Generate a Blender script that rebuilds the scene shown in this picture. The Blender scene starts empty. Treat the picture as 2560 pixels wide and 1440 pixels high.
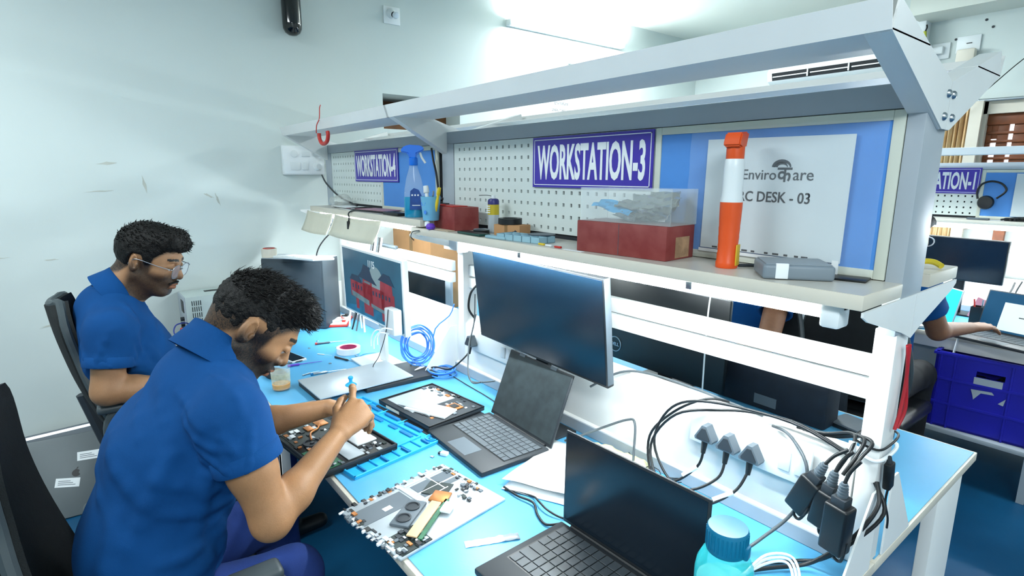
import bpy, bmesh, math, random
import numpy as np
from mathutils import Vector, Matrix, Euler
random.seed(7); rng = np.random.RandomState(11)
R = math.radians; PI = math.pi
SC = bpy.context.scene
COL = SC.collection

# ------------------------------------------------------------ camera, world, exposure, fill lights
cam_d = bpy.data.cameras.new('camera'); cam = bpy.data.objects.new('camera', cam_d); COL.objects.link(cam)
cam.location = (0, 0, 1.55)
_yaw, _pit, _rol = R(141.7375), R(-11.4409), R(.216)
_f = Vector((math.cos(_yaw)*math.cos(_pit), math.sin(_yaw)*math.cos(_pit), math.sin(_pit)))
_r = Vector((math.sin(_yaw), -math.cos(_yaw), 0)); _u = _r.cross(_f)
_r2 = _r*math.cos(_rol)+_u*math.sin(_rol); _u2 = -_r*math.sin(_rol)+_u*math.cos(_rol)
_m = Matrix((_r2, _u2, -_f)).transposed().to_4x4(); _m.translation = cam.location
cam.matrix_world = _m
cam_d.sensor_width = 36; cam_d.lens = 36*1388.06/2560; cam_d.clip_start = .02; cam_d.clip_end = 60
SC.camera = cam
w = bpy.data.worlds.new('world'); SC.world = w; w.use_nodes = True
_bg = w.node_tree.nodes['Background']; _bg.inputs[0].default_value = (.62, .8, 1, 1); _bg.inputs[1].default_value = 1.2
SC.view_settings.view_transform = 'Standard'; SC.view_settings.look = 'None'
SC.view_settings.exposure = 0.40; SC.view_settings.gamma = 1
SC.view_settings.use_curve_mapping = False
TUBE = 152.0          # tube lamps under the shelves
WALL_TUBE = 260.0     # bare tube on the left wall
TUBE_COL = (.88, .97, 1.0)

def area(name, loc, rot, sx, sy, energy, col=TUBE_COL):
    d = bpy.data.lights.new(name, 'AREA'); d.shape = 'RECTANGLE'; d.size = sx; d.size_y = sy; d.energy = energy; d.color = col
    o = bpy.data.objects.new(name, d); o.location = loc; o.rotation_euler = rot; COL.objects.link(o); return o
# added area lights that fill the room from above; no such fittings in view
area('fill_light', (-1.9, -.9, 2.70), (0, 0, 0), 1.2, .5, 40)
area('fill_light', (1.2, -.6, 2.70), (0, 0, 0), 1.2, .5, 72)
area('fill_light', (.9, 3.2, 2.55), (0, 0, 0), 1.2, .5, 24)
area('fill_light', (-2.2, 3.3, 2.70), (0, 0, 0), 1.2, .3, 50)

# ------------------------------------------------------------ helpers
def lin(h):
    if isinstance(h, str):
        h = h.lstrip('#'); c = [int(h[i:i+2], 16)/255 for i in (0, 2, 4)]
    else: c = list(h)
    return tuple(x/12.92 if x <= .04045 else ((x+.055)/1.055)**2.4 for x in c)
MATS = {}
def mat(name, col=None, rough=.5, metal=0, var=.06, vscale=6, bump=0, bscale=60, emit=0, trans=0, ior=1.45, alpha=1, spec=.5, coat=0, attr=None, sheen=0, mottle=None, sss=0):
    if name in MATS: return MATS[name]
    m = bpy.data.materials.new(name); m.use_nodes = True; MATS[name] = m
    nt = m.node_tree; b = nt.nodes['Principled BSDF']; c = lin(col) if col is not None else (1, 1, 1)
    tc = nt.nodes.new('ShaderNodeTexCoord')
    b.inputs['Roughness'].default_value = rough; b.inputs['Metallic'].default_value = metal
    b.inputs['IOR'].default_value = ior; b.inputs['Specular IOR Level'].default_value = spec
    b.inputs['Coat Weight'].default_value = coat; b.inputs['Transmission Weight'].default_value = trans
    b.inputs['Sheen Weight'].default_value = sheen; b.inputs['Alpha'].default_value = alpha
    if sss:
        b.inputs['Subsurface Weight'].default_value = sss; b.inputs['Subsurface Radius'].default_value = (.012, .005, .003)
    src = None
    if attr:
        a = nt.nodes.new('ShaderNodeVertexColor'); a.layer_name = attr; src = a.outputs[0]
    if var or mottle:
        n = nt.nodes.new('ShaderNodeTexNoise'); n.inputs['Scale'].default_value = vscale; n.inputs['Detail'].default_value = 5
        nt.links.new(tc.outputs['Object'], n.inputs['Vector'])
        mx = nt.nodes.new('ShaderNodeMix'); mx.data_type = 'RGBA'; mx.blend_type = 'MULTIPLY' if attr else 'MIX'
        if attr:
            rp = nt.nodes.new('ShaderNodeValToRGB'); rp.color_ramp.elements[0].position = .3; rp.color_ramp.elements[1].position = .7
            rp.color_ramp.elements[0].color = (1-var*2,)*3+(1,); rp.color_ramp.elements[1].color = (1, 1, 1, 1)
            nt.links.new(n.outputs['Fac'], rp.inputs['Fac']); mx.inputs[0].default_value = 1
            nt.links.new(src, mx.inputs[6]); nt.links.new(rp.outputs[0], mx.inputs[7])
        else:
            rp = nt.nodes.new('ShaderNodeMapRange'); rp.inputs[1].default_value = .35; rp.inputs[2].default_value = .65
            nt.links.new(n.outputs['Fac'], rp.inputs[0]); nt.links.new(rp.outputs[0], mx.inputs[0])
            c2 = lin(mottle) if mottle else tuple(x*(1-2*var) for x in c)
            mx.inputs[6].default_value = c2+(1,); mx.inputs[7].default_value = c+(1,)
        src = mx.outputs[2]
    if src is not None: nt.links.new(src, b.inputs['Base Color'])
    else: b.inputs['Base Color'].default_value = c+(1,)
    if emit:
        b.inputs['Emission Color'].default_value = c+(1,); b.inputs['Emission Strength'].default_value = emit
        if attr: nt.links.new(src, b.inputs['Emission Color'])
    if bump:
        n2 = nt.nodes.new('ShaderNodeTexNoise'); n2.inputs['Scale'].default_value = bscale; n2.inputs['Detail'].default_value = 3
        nt.links.new(tc.outputs['Object'], n2.inputs['Vector'])
        bp = nt.nodes.new('ShaderNodeBump'); bp.inputs['Strength'].default_value = bump; bp.inputs['Distance'].default_value = .004
        nt.links.new(n2.outputs['Fac'], bp.inputs['Height']); nt.links.new(bp.outputs[0], b.inputs['Normal'])
    return m

class MB:
    """collects shapes, each with a material slot, and links them as ONE mesh object"""
    def __init__(s): s.bm = bmesh.new()
    def _fin(s, verts, M, mi):
        if M is not None: bmesh.ops.transform(s.bm, matrix=M, verts=verts)
        fs = set(f for v in verts for f in v.link_faces)
        for f in fs: f.material_index = mi
    def box(s, x0, x1, y0, y1, z0, z1, mi=0, bev=0, seg=2, M=None):
        r = bmesh.ops.create_cube(s.bm, size=1)['verts']
        T = Matrix.Translation(((x0+x1)/2, (y0+y1)/2, (z0+z1)/2)) @ Matrix.Diagonal((abs(x1-x0), abs(y1-y0), abs(z1-z0), 1))
        bmesh.ops.transform(s.bm, matrix=T, verts=r)
        if bev:
            es = list(set(e for v in r for e in v.link_edges))
            q = bmesh.ops.bevel(s.bm, geom=es, offset=bev, segments=seg, affect='EDGES', profile=.5)
            r = list(set(q['verts']) | set(v for v in r if v.is_valid))
            fs = set(f for v in r for f in v.link_faces); r = list(set(v for f in fs for v in f.verts))
        s._fin(r, M, mi); return s
    def cyl(s, p0, p1, r0, r1=None, n=16, mi=0, cap=True, M=None):
        p0, p1 = Vector(p0), Vector(p1); r1 = r0 if r1 is None else r1
        d = p1-p0; q = d.to_track_quat('Z', 'Y').to_matrix()
        a = [s.bm.verts.new(p0+q@Vector((r0*math.cos(2*PI*i/n), r0*math.sin(2*PI*i/n), 0))) for i in range(n)]
        b = [s.bm.verts.new(p1+q@Vector((r1*math.cos(2*PI*i/n), r1*math.sin(2*PI*i/n), 0))) for i in range(n)]
        for i in range(n): s.bm.faces.new((a[i], a[(i+1) % n], b[(i+1) % n], b[i]))
        if cap: s.bm.faces.new(a[::-1]); s.bm.faces.new(b)
        s._fin(a+b, M, mi); return s
    def lathe(s, prof, c=(0, 0, 0), n=24, mi=0, M=None, sy=1):
        """prof: [(r,z)...] bottom to top, around Z"""
        rings = []; allv = []
        for r, z in prof:
            if r < 1e-6: rg = [s.bm.verts.new((c[0], c[1], c[2]+z))]
            else: rg = [s.bm.verts.new((c[0]+r*math.cos(2*PI*i/n), c[1]+sy*r*math.sin(2*PI*i/n), c[2]+z)) for i in range(n)]
            rings.append(rg); allv += rg
        for a, b in zip(rings, rings[1:]):
            for i in range(n):
                j = (i+1) % n
                if len(a) == 1 and len(b) == 1: continue
                if len(a) == 1: s.bm.faces.new((a[0], b[j], b[i]))
                elif len(b) == 1: s.bm.faces.new((a[i], a[j], b[0]))
                else: s.bm.faces.new((a[i], a[j], b[j], b[i]))
        s._fin(allv, M, mi); return s
    def prism(s, pts, axis, a0, a1, mi=0, M=None):
        """polygon pts in the plane across 'axis' (x: (y,z), y: (x,z), z: (x,y)), from a0 to a1"""
        f = {'x': lambda p, a: (a, p[0], p[1]), 'y': lambda p, a: (p[0], a, p[1]), 'z': lambda p, a: (p[0], p[1], a)}[axis]
        A = [s.bm.verts.new(f(p, a0)) for p in pts]; B = [s.bm.verts.new(f(p, a1)) for p in pts]
        n = len(pts); fs = [s.bm.faces.new(A), s.bm.faces.new(B[::-1])]
        for i in range(n): fs.append(s.bm.faces.new((A[i], B[i], B[(i+1) % n], A[(i+1) % n])))
        bmesh.ops.recalc_face_normals(s.bm, faces=fs)
        s._fin(A+B, M, mi); return s
    def tube(s, pts, r, n=8, mi=0, M=None, closed=False, smooth=6):
        """round tube through control points (Catmull-Rom)"""
        P = [Vector(p) for p in pts]
        if smooth and len(P) > 2:
            Q = []; m = len(P)
            for i in range(m if closed else m-1):
                p0, p1, p2, p3 = (P[(i-1) % m] if closed or i > 0 else P[0], P[i], P[(i+1) % m], P[(i+2) % m] if closed or i < m-2 else P[-1])
                for k in range(smooth):
                    t = k/smooth
                    Q.append(.5*((2*p1)+(-p0+p2)*t+(2*p0-5*p1+4*p2-p3)*t*t+(-p0+3*p1-3*p2+p3)*t**3))
            if not closed: Q.append(P[-1])
            P = Q
        m = len(P); rings = []; nrm = None
        for i, p in enumerate(P):
            t = (P[(i+1) % m]-P[i-1]) if (closed or 0 < i < m-1) else (P[1]-P[0] if i == 0 else P[-1]-P[-2])
            if t.length < 1e-9: t = Vector((0, 0, 1))
            t.normalize()
            if nrm is None: nrm = t.orthogonal().normalized()
            else:
                nrm = nrm-t*nrm.dot(t); nrm = t.orthogonal().normalized() if nrm.length < 1e-6 else nrm.normalized()
            b = t.cross(nrm); rr = r[min(i, len(r)-1)] if isinstance(r, (list, tuple)) else r
            rings.append([s.bm.verts.new(p+nrm*rr*math.cos(2*PI*k/n)+b*rr*math.sin(2*PI*k/n)) for k in range(n)])
        for i in range(m if closed else m-1):
            a, b = rings[i], rings[(i+1) % m]
            for k in range(n): s.bm.faces.new((a[k], a[(k+1) % n], b[(k+1) % n], b[k]))
        if not closed: s.bm.faces.new(rings[0][::-1]); s.bm.faces.new(rings[-1])
        s._fin([v for rg in rings for v in rg], M, mi); return s
    def quad(s, pts, mi=0):
        v = [s.bm.verts.new(p) for p in pts]; s.bm.faces.new(v).material_index = mi; return s
    def build(s, name, mats, parent=None, world=False, smooth=35, fix=False):
        if fix: bmesh.ops.recalc_face_normals(s.bm, faces=s.bm.faces)
        me = bpy.data.meshes.new(name)
        if world and parent is not None:
            s.bm.transform(parent.matrix_world_i.inverted() if hasattr(parent, 'matrix_world_i') else wmat(parent).inverted())
        s.bm.to_mesh(me); s.bm.free()
        for m in (mats if isinstance(mats, (list, tuple)) else [mats]): me.materials.append(m)
        if smooth:
            me.polygons.foreach_set('use_smooth', [True]*len(me.polygons)); me.set_sharp_from_angle(angle=R(smooth))
        o = bpy.data.objects.new(name, me); COL.objects.link(o)
        if parent is not None: o.parent = parent
        return o
def wmat(o):
    m = Matrix.Translation(o.location) @ o.rotation_euler.to_matrix().to_4x4()
    return wmat(o.parent) @ m if o.parent else m
def tag(o, label=None, cat=None, group=None, kind=None):
    if label: o['label'] = label
    if cat: o['category'] = cat
    if group: o['group'] = group
    if kind: o['kind'] = kind
    return o
def thing(name, label, cat, loc=(0, 0, 0), rotz=0, group=None, rot=None):
    o = bpy.data.objects.new(name, None); o.empty_display_size = .05; COL.objects.link(o)
    o.location = loc; o.rotation_euler = rot if rot else (0, 0, rotz)
    return tag(o, label, cat, group)
def copy_tree(o, parent=None):
    c = o.copy(); COL.objects.link(c); c.parent = parent
    for ch in o.children: copy_tree(ch, c)
    return c
def text(name, s, size, m, parent, M, bold=0, sx=1, align='CENTER', thick=.0006, world=False, fit=None):
    cu = bpy.data.curves.new(name, 'FONT'); cu.body = s; cu.size = size; cu.align_x = align; cu.align_y = 'CENTER'
    cu.extrude = thick; cu.offset = bold; cu.resolution_u = 3
    t = bpy.data.objects.new('tmp', cu); COL.objects.link(t)
    dg = bpy.context.evaluated_depsgraph_get(); dg.update()
    me = bpy.data.meshes.new_from_object(t.evaluated_get(dg)); bpy.data.objects.remove(t)
    if fit:
        xs = [v.co.x for v in me.vertices]; ys = [v.co.y for v in me.vertices]
        me.transform(Matrix.Diagonal((fit[0]/(max(xs)-min(xs)), fit[1]/(max(ys)-min(ys)), 1, 1)) @ Matrix.Translation((-(max(xs)+min(xs))/2, -(max(ys)+min(ys))/2, 0)))
    me.transform(M @ Matrix.Diagonal((sx, 1, 1, 1)))
    if world: me.transform(wmat(parent).inverted())
    me.materials.clear(); me.materials.append(m); me.name = name
    o = bpy.data.objects.new(name, me); COL.objects.link(o); o.parent = parent
    return o
# text standing on a plane y=const facing -Y (towards the viewer side)
def MY(x, y, z): return Matrix.Translation((x, y, z)) @ Matrix.Rotation(PI/2, 4, 'X')

# ------------------------------------------------------------ materials
m_wall = mat('painted_plaster', '#d0d9d6', .85, var=.025, vscale=1.3, bump=.12, bscale=25)
m_ceil = mat('ceiling_paint', '#dfe2d8', .9, var=.02, vscale=1)
m_floor = mat('blue_floor_coating', '#0d5078', .42, var=.08, vscale=3, bump=.05)
m_frame = mat('white_powder_coated_steel', '#e9eae8', .42, var=.02)
m_grey = mat('grey_powder_coated_steel', '#a4adb5', .45, var=.02)
m_cream = mat('cream_laminate', '#d6cfc0', .5, var=.03)
m_shelf = mat('beige_laminate_top', '#c9c5bb', .3, var=.03)
m_esd = mat('blue_antistatic_mat', '#58a8d4', .32, var=.05, vscale=4, bump=.05, bscale=200)
m_peg = mat('perforated_white_panel', '#d5dedb', .5, var=.02)
m_dark = mat('dark_gap', '#11151a', .8, var=0)
m_board = mat('blue_display_board', '#4f90dc', .55, var=.05, vscale=5)
m_sign = mat('violet_sign_plate', '#3f2fa6', .35, var=.02)
m_white = mat('white_print', '#eef2f4', .4, var=0)
m_bframe = mat('cream_board_frame', '#cfd3c6', .45, var=.02)
m_black = mat('black_plastic', '#15181b', .4, var=.1)
m_matt = mat('dark_grey_plastic', '#2a3036', .6, var=.08)
m_midgrey = mat('mid_grey_plastic', '#59636b', .5, var=.06)
m_wplast = mat('white_plastic', '#e6ebec', .35, var=.02)
m_tube = mat('lit_tube', (.88**.4545, .97**.4545, 1), .4, var=0, emit=TUBE)
m_tubew = mat('lit_wall_tube', (.88**.4545, .97**.4545, 1), .4, var=0, emit=WALL_TUBE)
m_steel = mat('brushed_steel', '#b9bfc4', .3, metal=1, var=.05)
m_silver = mat('silver_metal_sheet', '#bcc5cb', .38, metal=.35, var=.04)
m_copper = mat('copper', '#c9824a', .4, metal=.6, var=.12)
m_paper = mat('white_paper', '#e9edee', .7, var=.02, bump=.1, bscale=12)
m_clear = mat('clear_plastic', '#eef6f6', .12, var=0, alpha=.15, spec=.8)
m_card = mat('brown_cardboard', '#b98a5e', .8, var=.08, bump=.1)
m_maroon = mat('maroon_painted_board', '#7d2d2c', .6, var=.14, vscale=18, bump=.1, mottle='#8d4440')

# ------------------------------------------------------------ room
XW, YB, YR, XR, ZC = -3.32, 4.85, -3.2, 2.6, 2.79
def struct(o): o['kind'] = 'structure'; return o
floor = struct(MB().box(XW-.1, XR+.1, YR-.1, YB+.1, -.1, 0).build('floor', m_floor))
ceiling = struct(MB().box(XW-.1, XR+.1, YR-.1, YB+.1, ZC, ZC+.1).build('ceiling', m_ceil))
# left wall with a recessed loft opening
m = MB(); ny0, ny1, nz0, nz1 = 1.595, 2.16, 1.835, 2.045
m.box(XW-.1, XW, YR, ny0, 0, ZC); m.box(XW-.1, XW, ny1, YB, 0, ZC); m.box(XW-.1, XW, ny0, ny1, 0, nz0); m.box(XW-.1, XW, ny0, ny1, nz1, ZC)
wl = struct(m.build('wall_left', m_wall))
m = MB(); m.box(XW-.36, XW-.34, ny0-.05, ny1+.05, nz0-.05, nz1+.05, 0); m.box(XW-.36, XW-.1, ny0-.02, ny0, nz0, nz1, 1); m.box(XW-.36, XW-.1, ny1, ny1+.02, nz0, nz1, 1)
m.box(XW-.36, XW-.1, ny0, ny1, nz0-.02, nz0, 1); m.box(XW-.36, XW-.1, ny0, ny1, nz1, nz1+.02, 1); m.box(XW-.2, XW-.18, ny0, ny1, nz0, nz0+.16, 0)
struct(m.build('window_1', [mat('brown_wood_board', '#7a4f2c', .6, var=.15, vscale=14), m_wall]))
# back wall with a tall louvred window at its right part
wx0, wx1, wz0, wz1 = -1.08, -.62, 1.25, 1.97
m = MB(); m.box(XW-.1, wx0, YB, YB+.12, 0, ZC); m.box(wx1, XR, YB, YB+.12, 0, ZC); m.box(wx0, wx1, YB, YB+.12, 0, wz0); m.box(wx0, wx1, YB, YB+.12, wz1, ZC)
struct(m.build('wall_back', m_wall))
struct(MB().box(XR, XR+.1, YR, YB, 0, ZC).build('wall_right', m_wall))
struct(MB().box(XW-.1, XR+.1, YR-.1, YR, 0, ZC).build('wall_front', m_wall))
struct(MB().box(-1.5, XR, 4.55, YB, 2.6, ZC).build('trim_1', m_ceil))
# window: frame, brown louvre slats, daylight behind
m_wood = mat('brown_louvre_wood', '#7c421f', .5, var=.15, vscale=20)
win = struct(thing('window_2', None, None, (wx0, YB, wz0)))
m = MB(); 
for a, b, c, d in ((wx0-.05, wx0+.02, wz0-.05, wz1+.07), (wx1-.02, wx1+.05, wz0-.05, wz1+.07), (wx0, wx1, wz1-.01, wz1+.07), (wx0, wx1, wz0-.05, wz0+.02)):
    m.box(a, b, YB-.03, YB+.05, c, d)
m.build('window_frame', m_cream, win, world=True)
for a, b in ((wx0+.02, -1.032), (-1.002, -.945), (-.922, -.82), (-.79, wx1-.02)):
    MB().box(a, b, YB+.02, YB+.045, wz0, wz1, bev=.004).build('shutter_board', m_wood, win, world=True)
MB().box(-1.034, -1.0, YB+.02, YB+.045, 1.80, wz1, bev=.004).build('shutter_board', m_wood, win, world=True)
MB().box(wx0+.02, wx1-.02, YB+.005, YB+.03, 1.89, wz1-.01, bev=.004).build('shutter_rail', m_wood, win, world=True)
z = wz0+.03
while z < 1.87:
    MB().box(wx0+.03, wx1-.03, YB+.008, YB+.022, z, z+.018, bev=.003).build('slat', m_wood, win, world=True); z += .055
m = MB(); m.box(wx0-.05, wx1+.05, YB+.1, YB+.105, wz0-.05, wz1+.05)
m.build('daylight_pane', mat('daylight_sky', (.93, .97, 1), .5, var=0, emit=2.2), win, world=True)
# skirting on the left wall
struct(MB().box(XW, XW+.012, YR, YB, 0, .09).build('baseboard_left', mat('skirting', '#b9c0bd', .6, var=.03)))

# wooden striped curtain panels left of the window
m_curt = mat('beige_curtain_cloth', '#ddcba4', .85, var=.12, vscale=5, mottle='#bf9d70')
cu = thing('curtain', 'beige and tan curtain hanging beside the brown louvred window', 'curtain', (-1.3, 4.78, 1.0))
for k in range(2):
    bm = MB(); N = 60; x0 = -1.66+.24*k+.05
    fr = [(x0+.24*i/N, 4.795+.014*math.sin(i*.9+k)+.006*math.sin(i*2.3)) for i in range(N+1)]
    top = [bm.bm.verts.new((x, y, 2.03)) for x, y in fr]; bot = [bm.bm.verts.new((x, y*1.0, .95)) for x, y in fr]
    for i in range(N): bm.bm.faces.new((bot[i], bot[i+1], top[i+1], top[i]))
    bm.build('curtain_panel', m_curt, cu, world=True)
MB().cyl((-1.75, 4.79, 2.05), (-.4, 4.79, 2.04), .011).build('curtain_rod', m_steel, cu, world=True)
for k, (a, b, r_) in enumerate((((-1.095, 4.77, .9), (-1.095, 4.77, 2.05), .03),)):
    MB().box(-1.14, -1.075, 4.76, 4.79, .9, 2.04).build('side_post', m_cream, cu, world=True)
# ------------------------------------------------------------ workbench frames
def pegboard(m, x0, x1, y, z0, z1, px, pz, ox, oz, hw=.0042, t=.006):
    """real perforated sheet facing -Y"""
    xs = []; x = x0+ox
    while x < x1-hw*2: xs.append(x); x += px
    zs = []; z = z1-oz
    while z > z0+hw*2: zs.append(z); z -= pz
    zs = zs[::-1]
    gx = [x0]+[v for c in xs for v in (c-hw, c+hw)]+[x1]; gz = [z0]+[v for c in zs for v in (c-hw*1.25, c+hw*1.25)]+[z1]
    V = [[m.bm.verts.new((a, y, b)) for b in gz] for a in gx]
    for i in range(len(gx)-1):
        for j in range(len(gz)-1):
            if i % 2 == 1 and j % 2 == 1:
                a = [V[i][j], V[i+1][j], V[i+1][j+1], V[i][j+1]]; b = [m.bm.verts.new(v.co+Vector((0, t, 0))) for v in a]
                for k in range(4): m.bm.faces.new((a[k], b[k], b[(k+1) % 4], a[(k+1) % 4]))
                f = m.bm.faces.new(b); f.material_index = 1
            else: m.bm.faces.new((V[i][j], V[i+1][j], V[i+1][j+1], V[i][j+1]))
YC = 1.2475
def bench(label, x0, x1, oy=0, double=True, xpl=None, shelf=(None, None), dz=0, tip=1.634, seam=None, left_post=True, right_post=True, tx0=None, legs=(None,)):
    t = thing('workbench', label, 'workbench', ((x0+x1)/2, oy+.5, 0))
    W = dict(parent=t, world=True)
    sides = (1, -1) if double else (1,)
    def yy(y, s): return oy+(y if s == 1 else 2*YC-y)
    tx0 = x0 if tx0 is None else tx0
    for s in sides:
        a, b = sorted((yy(.464, s), yy(1.2475, s)))
        MB().box(tx0, x1, a, b, .722, .748, bev=.002).build('tabletop', m_cream, **W)
        a, b = sorted((yy(.476, s), yy(1.235, s)))
        MB().box(tx0+.002, x1-.006, a, b, .748, .7505).build('table_mat', m_esd, **W)
        ps = ([x1-.038] if right_post else [])+([x0] if left_post else [])
        for px in ps+list(l for l in legs if l is not None):
            a, b = sorted((yy(.472, s), yy(.502, s))) if s == 1 else sorted((yy(.58, s), yy(.80, s)))
            MB().box(px+.004, px+.034, a, b, 0, .722, bev=.002).build('leg', m_midgrey if False else m_frame, **W)
        a, b = sorted((yy(.5, s), yy(.53, s))); 
        MB().box(tx0+.02, x1-.02, a, b, .66, .722, bev=.002).build('apron', m_frame, **W)
        # shelf with its brackets
        sx0, sx1 = shelf
        a, b = sorted((yy(.992, s), yy(1.172, s)))
        if s == 1 or dz == 0:
            m = MB().box(sx0, sx1, a, b, 1.3345+dz, 1.360+dz, 0, bev=.0015); m.box(sx0+.002, sx1-.002, a+.002, b-.002, 1.3595+dz, 1.3605+dz, 1)
            m.build('shelf', [m_cream, m_shelf], **W)
        else:
            MB().box(sx0, sx1, a, b, 1.3345, 1.360, bev=.0015).build('shelf', m_cream, **W)
        # lamp rail along the top, an L of folded sheet
        c = yy(.943, s); d = yy(.930, s); e = yy(1.109, s)
        poly = [(c, 1.7555), (d, 1.797), (d+.002*s, 1.798), (c+.0025*s, 1.758), (e, 1.758), (e, 1.7555)]
        MB().prism(poly, 'x', x0-.01 if tip else x0, x1+.007).build('top_rail', m_frame, **W)
        ends = ([(x1, 1)] if right_post else [])+([(x0, -1)] if left_post else [])
        for px, sd in ends:
            zt = tip if sd == 1 else min(tip, 1.60)
            pl = [(yy(.945, s), 1.755), (yy(.962, s), 1.803), (yy(1.2465, s), 1.715), (yy(1.2465, s), zt), (yy(1.225, s), zt)]
            X = px+.004 if sd == 1 else px+.036
            m = MB().prism(pl, 'x', X, X+.003)
            fl = [(yy(.947, s), 1.754), (yy(1.225, s), zt-.001), (yy(1.225, s), zt+.003), (yy(.947, s), 1.758)]
            m.prism(fl, 'x', X-.034, X); fl = [(p[0], p[1]+.046) if i in (0, 3) else (p[0], 1.722+(.003 if i == 2 else 0)) for i, p in enumerate(fl)]
            m.prism([(yy(.962, s), 1.80), (yy(1.2465, s), 1.712), (yy(1.2465, s), 1.715), (yy(.962, s), 1.803)], 'x', X-.034, X)
            m.build('rail_arm', m_frame, **W)
            for by, bz in ((1.234, 1.694), (1.226, 1.655)):
                MB().lathe([(0.0075, 0), (.0068, .003), (.004, .0055), (0, .006)], n=12, M=Matrix.Translation((X+.003, yy(by, s), bz)) @ Matrix.Rotation(PI/2, 4, 'Y')).build('bolt', m_steel, **W)
            X2 = px-.002 if sd == 1 else px+.036
            pl = [(yy(.995, s), 1.332+dz), (yy(1.2465, s), 1.332+dz), (yy(1.2465, s), 1.245), (yy(1.20, s), 1.262), (yy(1.02, s), 1.312+dz), (yy(.995, s), 1.324+dz)]
            MB().prism(pl, 'x', X2, X2+.004).build('shelf_bracket', m_frame, **W)
            g0 = 1.045
            pl = [(yy(g0, s), .7515), (yy(1.18, s), .935), (yy(1.212, s), .935), (yy(1.212, s), .7515)]
            MB().prism(pl, 'x', px-.004 if sd == 1 else px+.012, px if sd == 1 else px+.016).build('gusset', m_frame, **W)
        # perforated panel and pin board
        yf = 1.168
        y_ = yy(yf, s)
        sm = seam if s == 1 else (x0+x1)/2
        if s == 1:
            m = MB(); pegboard(m, xpl, sm, y_, 1.375+dz, 1.6665, .0335, .0362, .036, .022); m.build('pegboard', [m_peg, m_dark], **W)
        else: MB().box(xpl, sm, min(y_, y_-.004*s), max(y_, y_-.004*s), 1.36, 1.6665).build('pegboard', m_peg, **W)
        a, b = sorted((y_-.004*s, y_+.006*s))
        MB().box(sm+.016, x1-.048, a+.003, b-.002, 1.378+dz, 1.650).build('pin_board', m_board, **W)
        m = MB(); xr = x1-.030
        for q in ((sm, sm+.017, 1.362+dz, 1.6665), (xr-.019, xr, 1.362+dz, 1.6665), (sm+.017, xr-.019, 1.649, 1.6665), (sm+.017, xr-.019, 1.362+dz, 1.379+dz)):
            m.box(q[0], q[1], a, b, q[2], q[3], bev=.0012)
        m.build('board_frame', m_bframe, **W)
    # centre panel core, header, end boxes, rails, trunking
    a, b = (oy+1.166, oy+1.329) if double else (oy+1.166, oy+1.26)
    MB().box(xpl-.002, x1-.029, a+.010, b-.010, 1.33, 1.67).build('panel_core', m_matt, **W)
    MB().box(x0+.0, x1, a, b, 1.668, 1.712, bev=.002).build('header', m_grey, **W)
    for px0, px1 in ([(x1-.029, x1)] if right_post else [])+([(x0, xpl-.003)] if left_post else []):
        MB().box(px0, px1, a, min(b, oy+1.275), 1.26, 1.668, bev=.002).build('end_box', m_grey, **W)
        MB().box(px0 if px1 == x1 else px1-.04, px0+.038 if px1 == x1 else px1, oy+1.203, oy+1.27, .752, 1.26, bev=.002).build('post', m_frame, **W) if px1 != x1 else \
            MB().box(x1-.045, x1-.007, oy+1.203, oy+1.27, .752, 1.262, bev=.002).build('post', m_frame, **W)
    for z0, z1 in ((1.105, 1.147), (1.154, 1.197)):
        MB().box(x0+.03, x1-.045, oy+1.228, oy+1.252, z0, z1, bev=.003).build('cross_rail', m_frame, **W)
    tp = [(1.192, .7515), (1.192, .783), (1.203, .790), (1.209, .955), (1.232, .985)]
    pr = [(oy+p[0], p[1]) for p in tp]
    pr += [(2*YC+oy-p[0], p[1]) for p in tp[::-1]] if double else [(oy+1.25, .985), (oy+1.25, .7515)]
    MB().prism(pr, 'x', x0+.035, x1-.05).build('cable_trunking', m_frame, **W)
    MB().box(x0+.04, x1-.05, oy+1.186, oy+1.192, .752, .786).build('trunking_shade_strip', m_grey, **W)  # shade on the trunking's lower ledge, put in as a grey strip
    MB().box(x0+.04, x1-.06, oy+1.235, oy+1.25, .12, .72).build('modesty_panel', m_grey, **W)
    return t
b3 = bench('double sided grey and white workbench bay under the WORKSTATION-3 sign', -1.925, -.337, xpl=-1.838, shelf=(-1.872, -.337), seam=-.9, legs=(-1.93,), left_post=True)
b4 = bench('double sided workbench bay against the left wall under the WORKSTATION-4 sign', -3.19, -1.927, xpl=-3.105, shelf=(-2.98, -1.80), dz=.03, seam=-2.475, right_post=False, tx0=-3.315, legs=(-3.2,), tip=1.62)
b1 = bench('workbench in the back of the room under the WORKSTATION-1 sign', -1.93, .55, oy=3.04, double=False, xpl=-1.838, shelf=(-1.872, .55), seam=-.90, tip=1.634)

for c in b1.children:
    for v in c.data.vertices:
        if v.co.z > .752: v.co.z = .752+(v.co.z-.752)*.92

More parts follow.
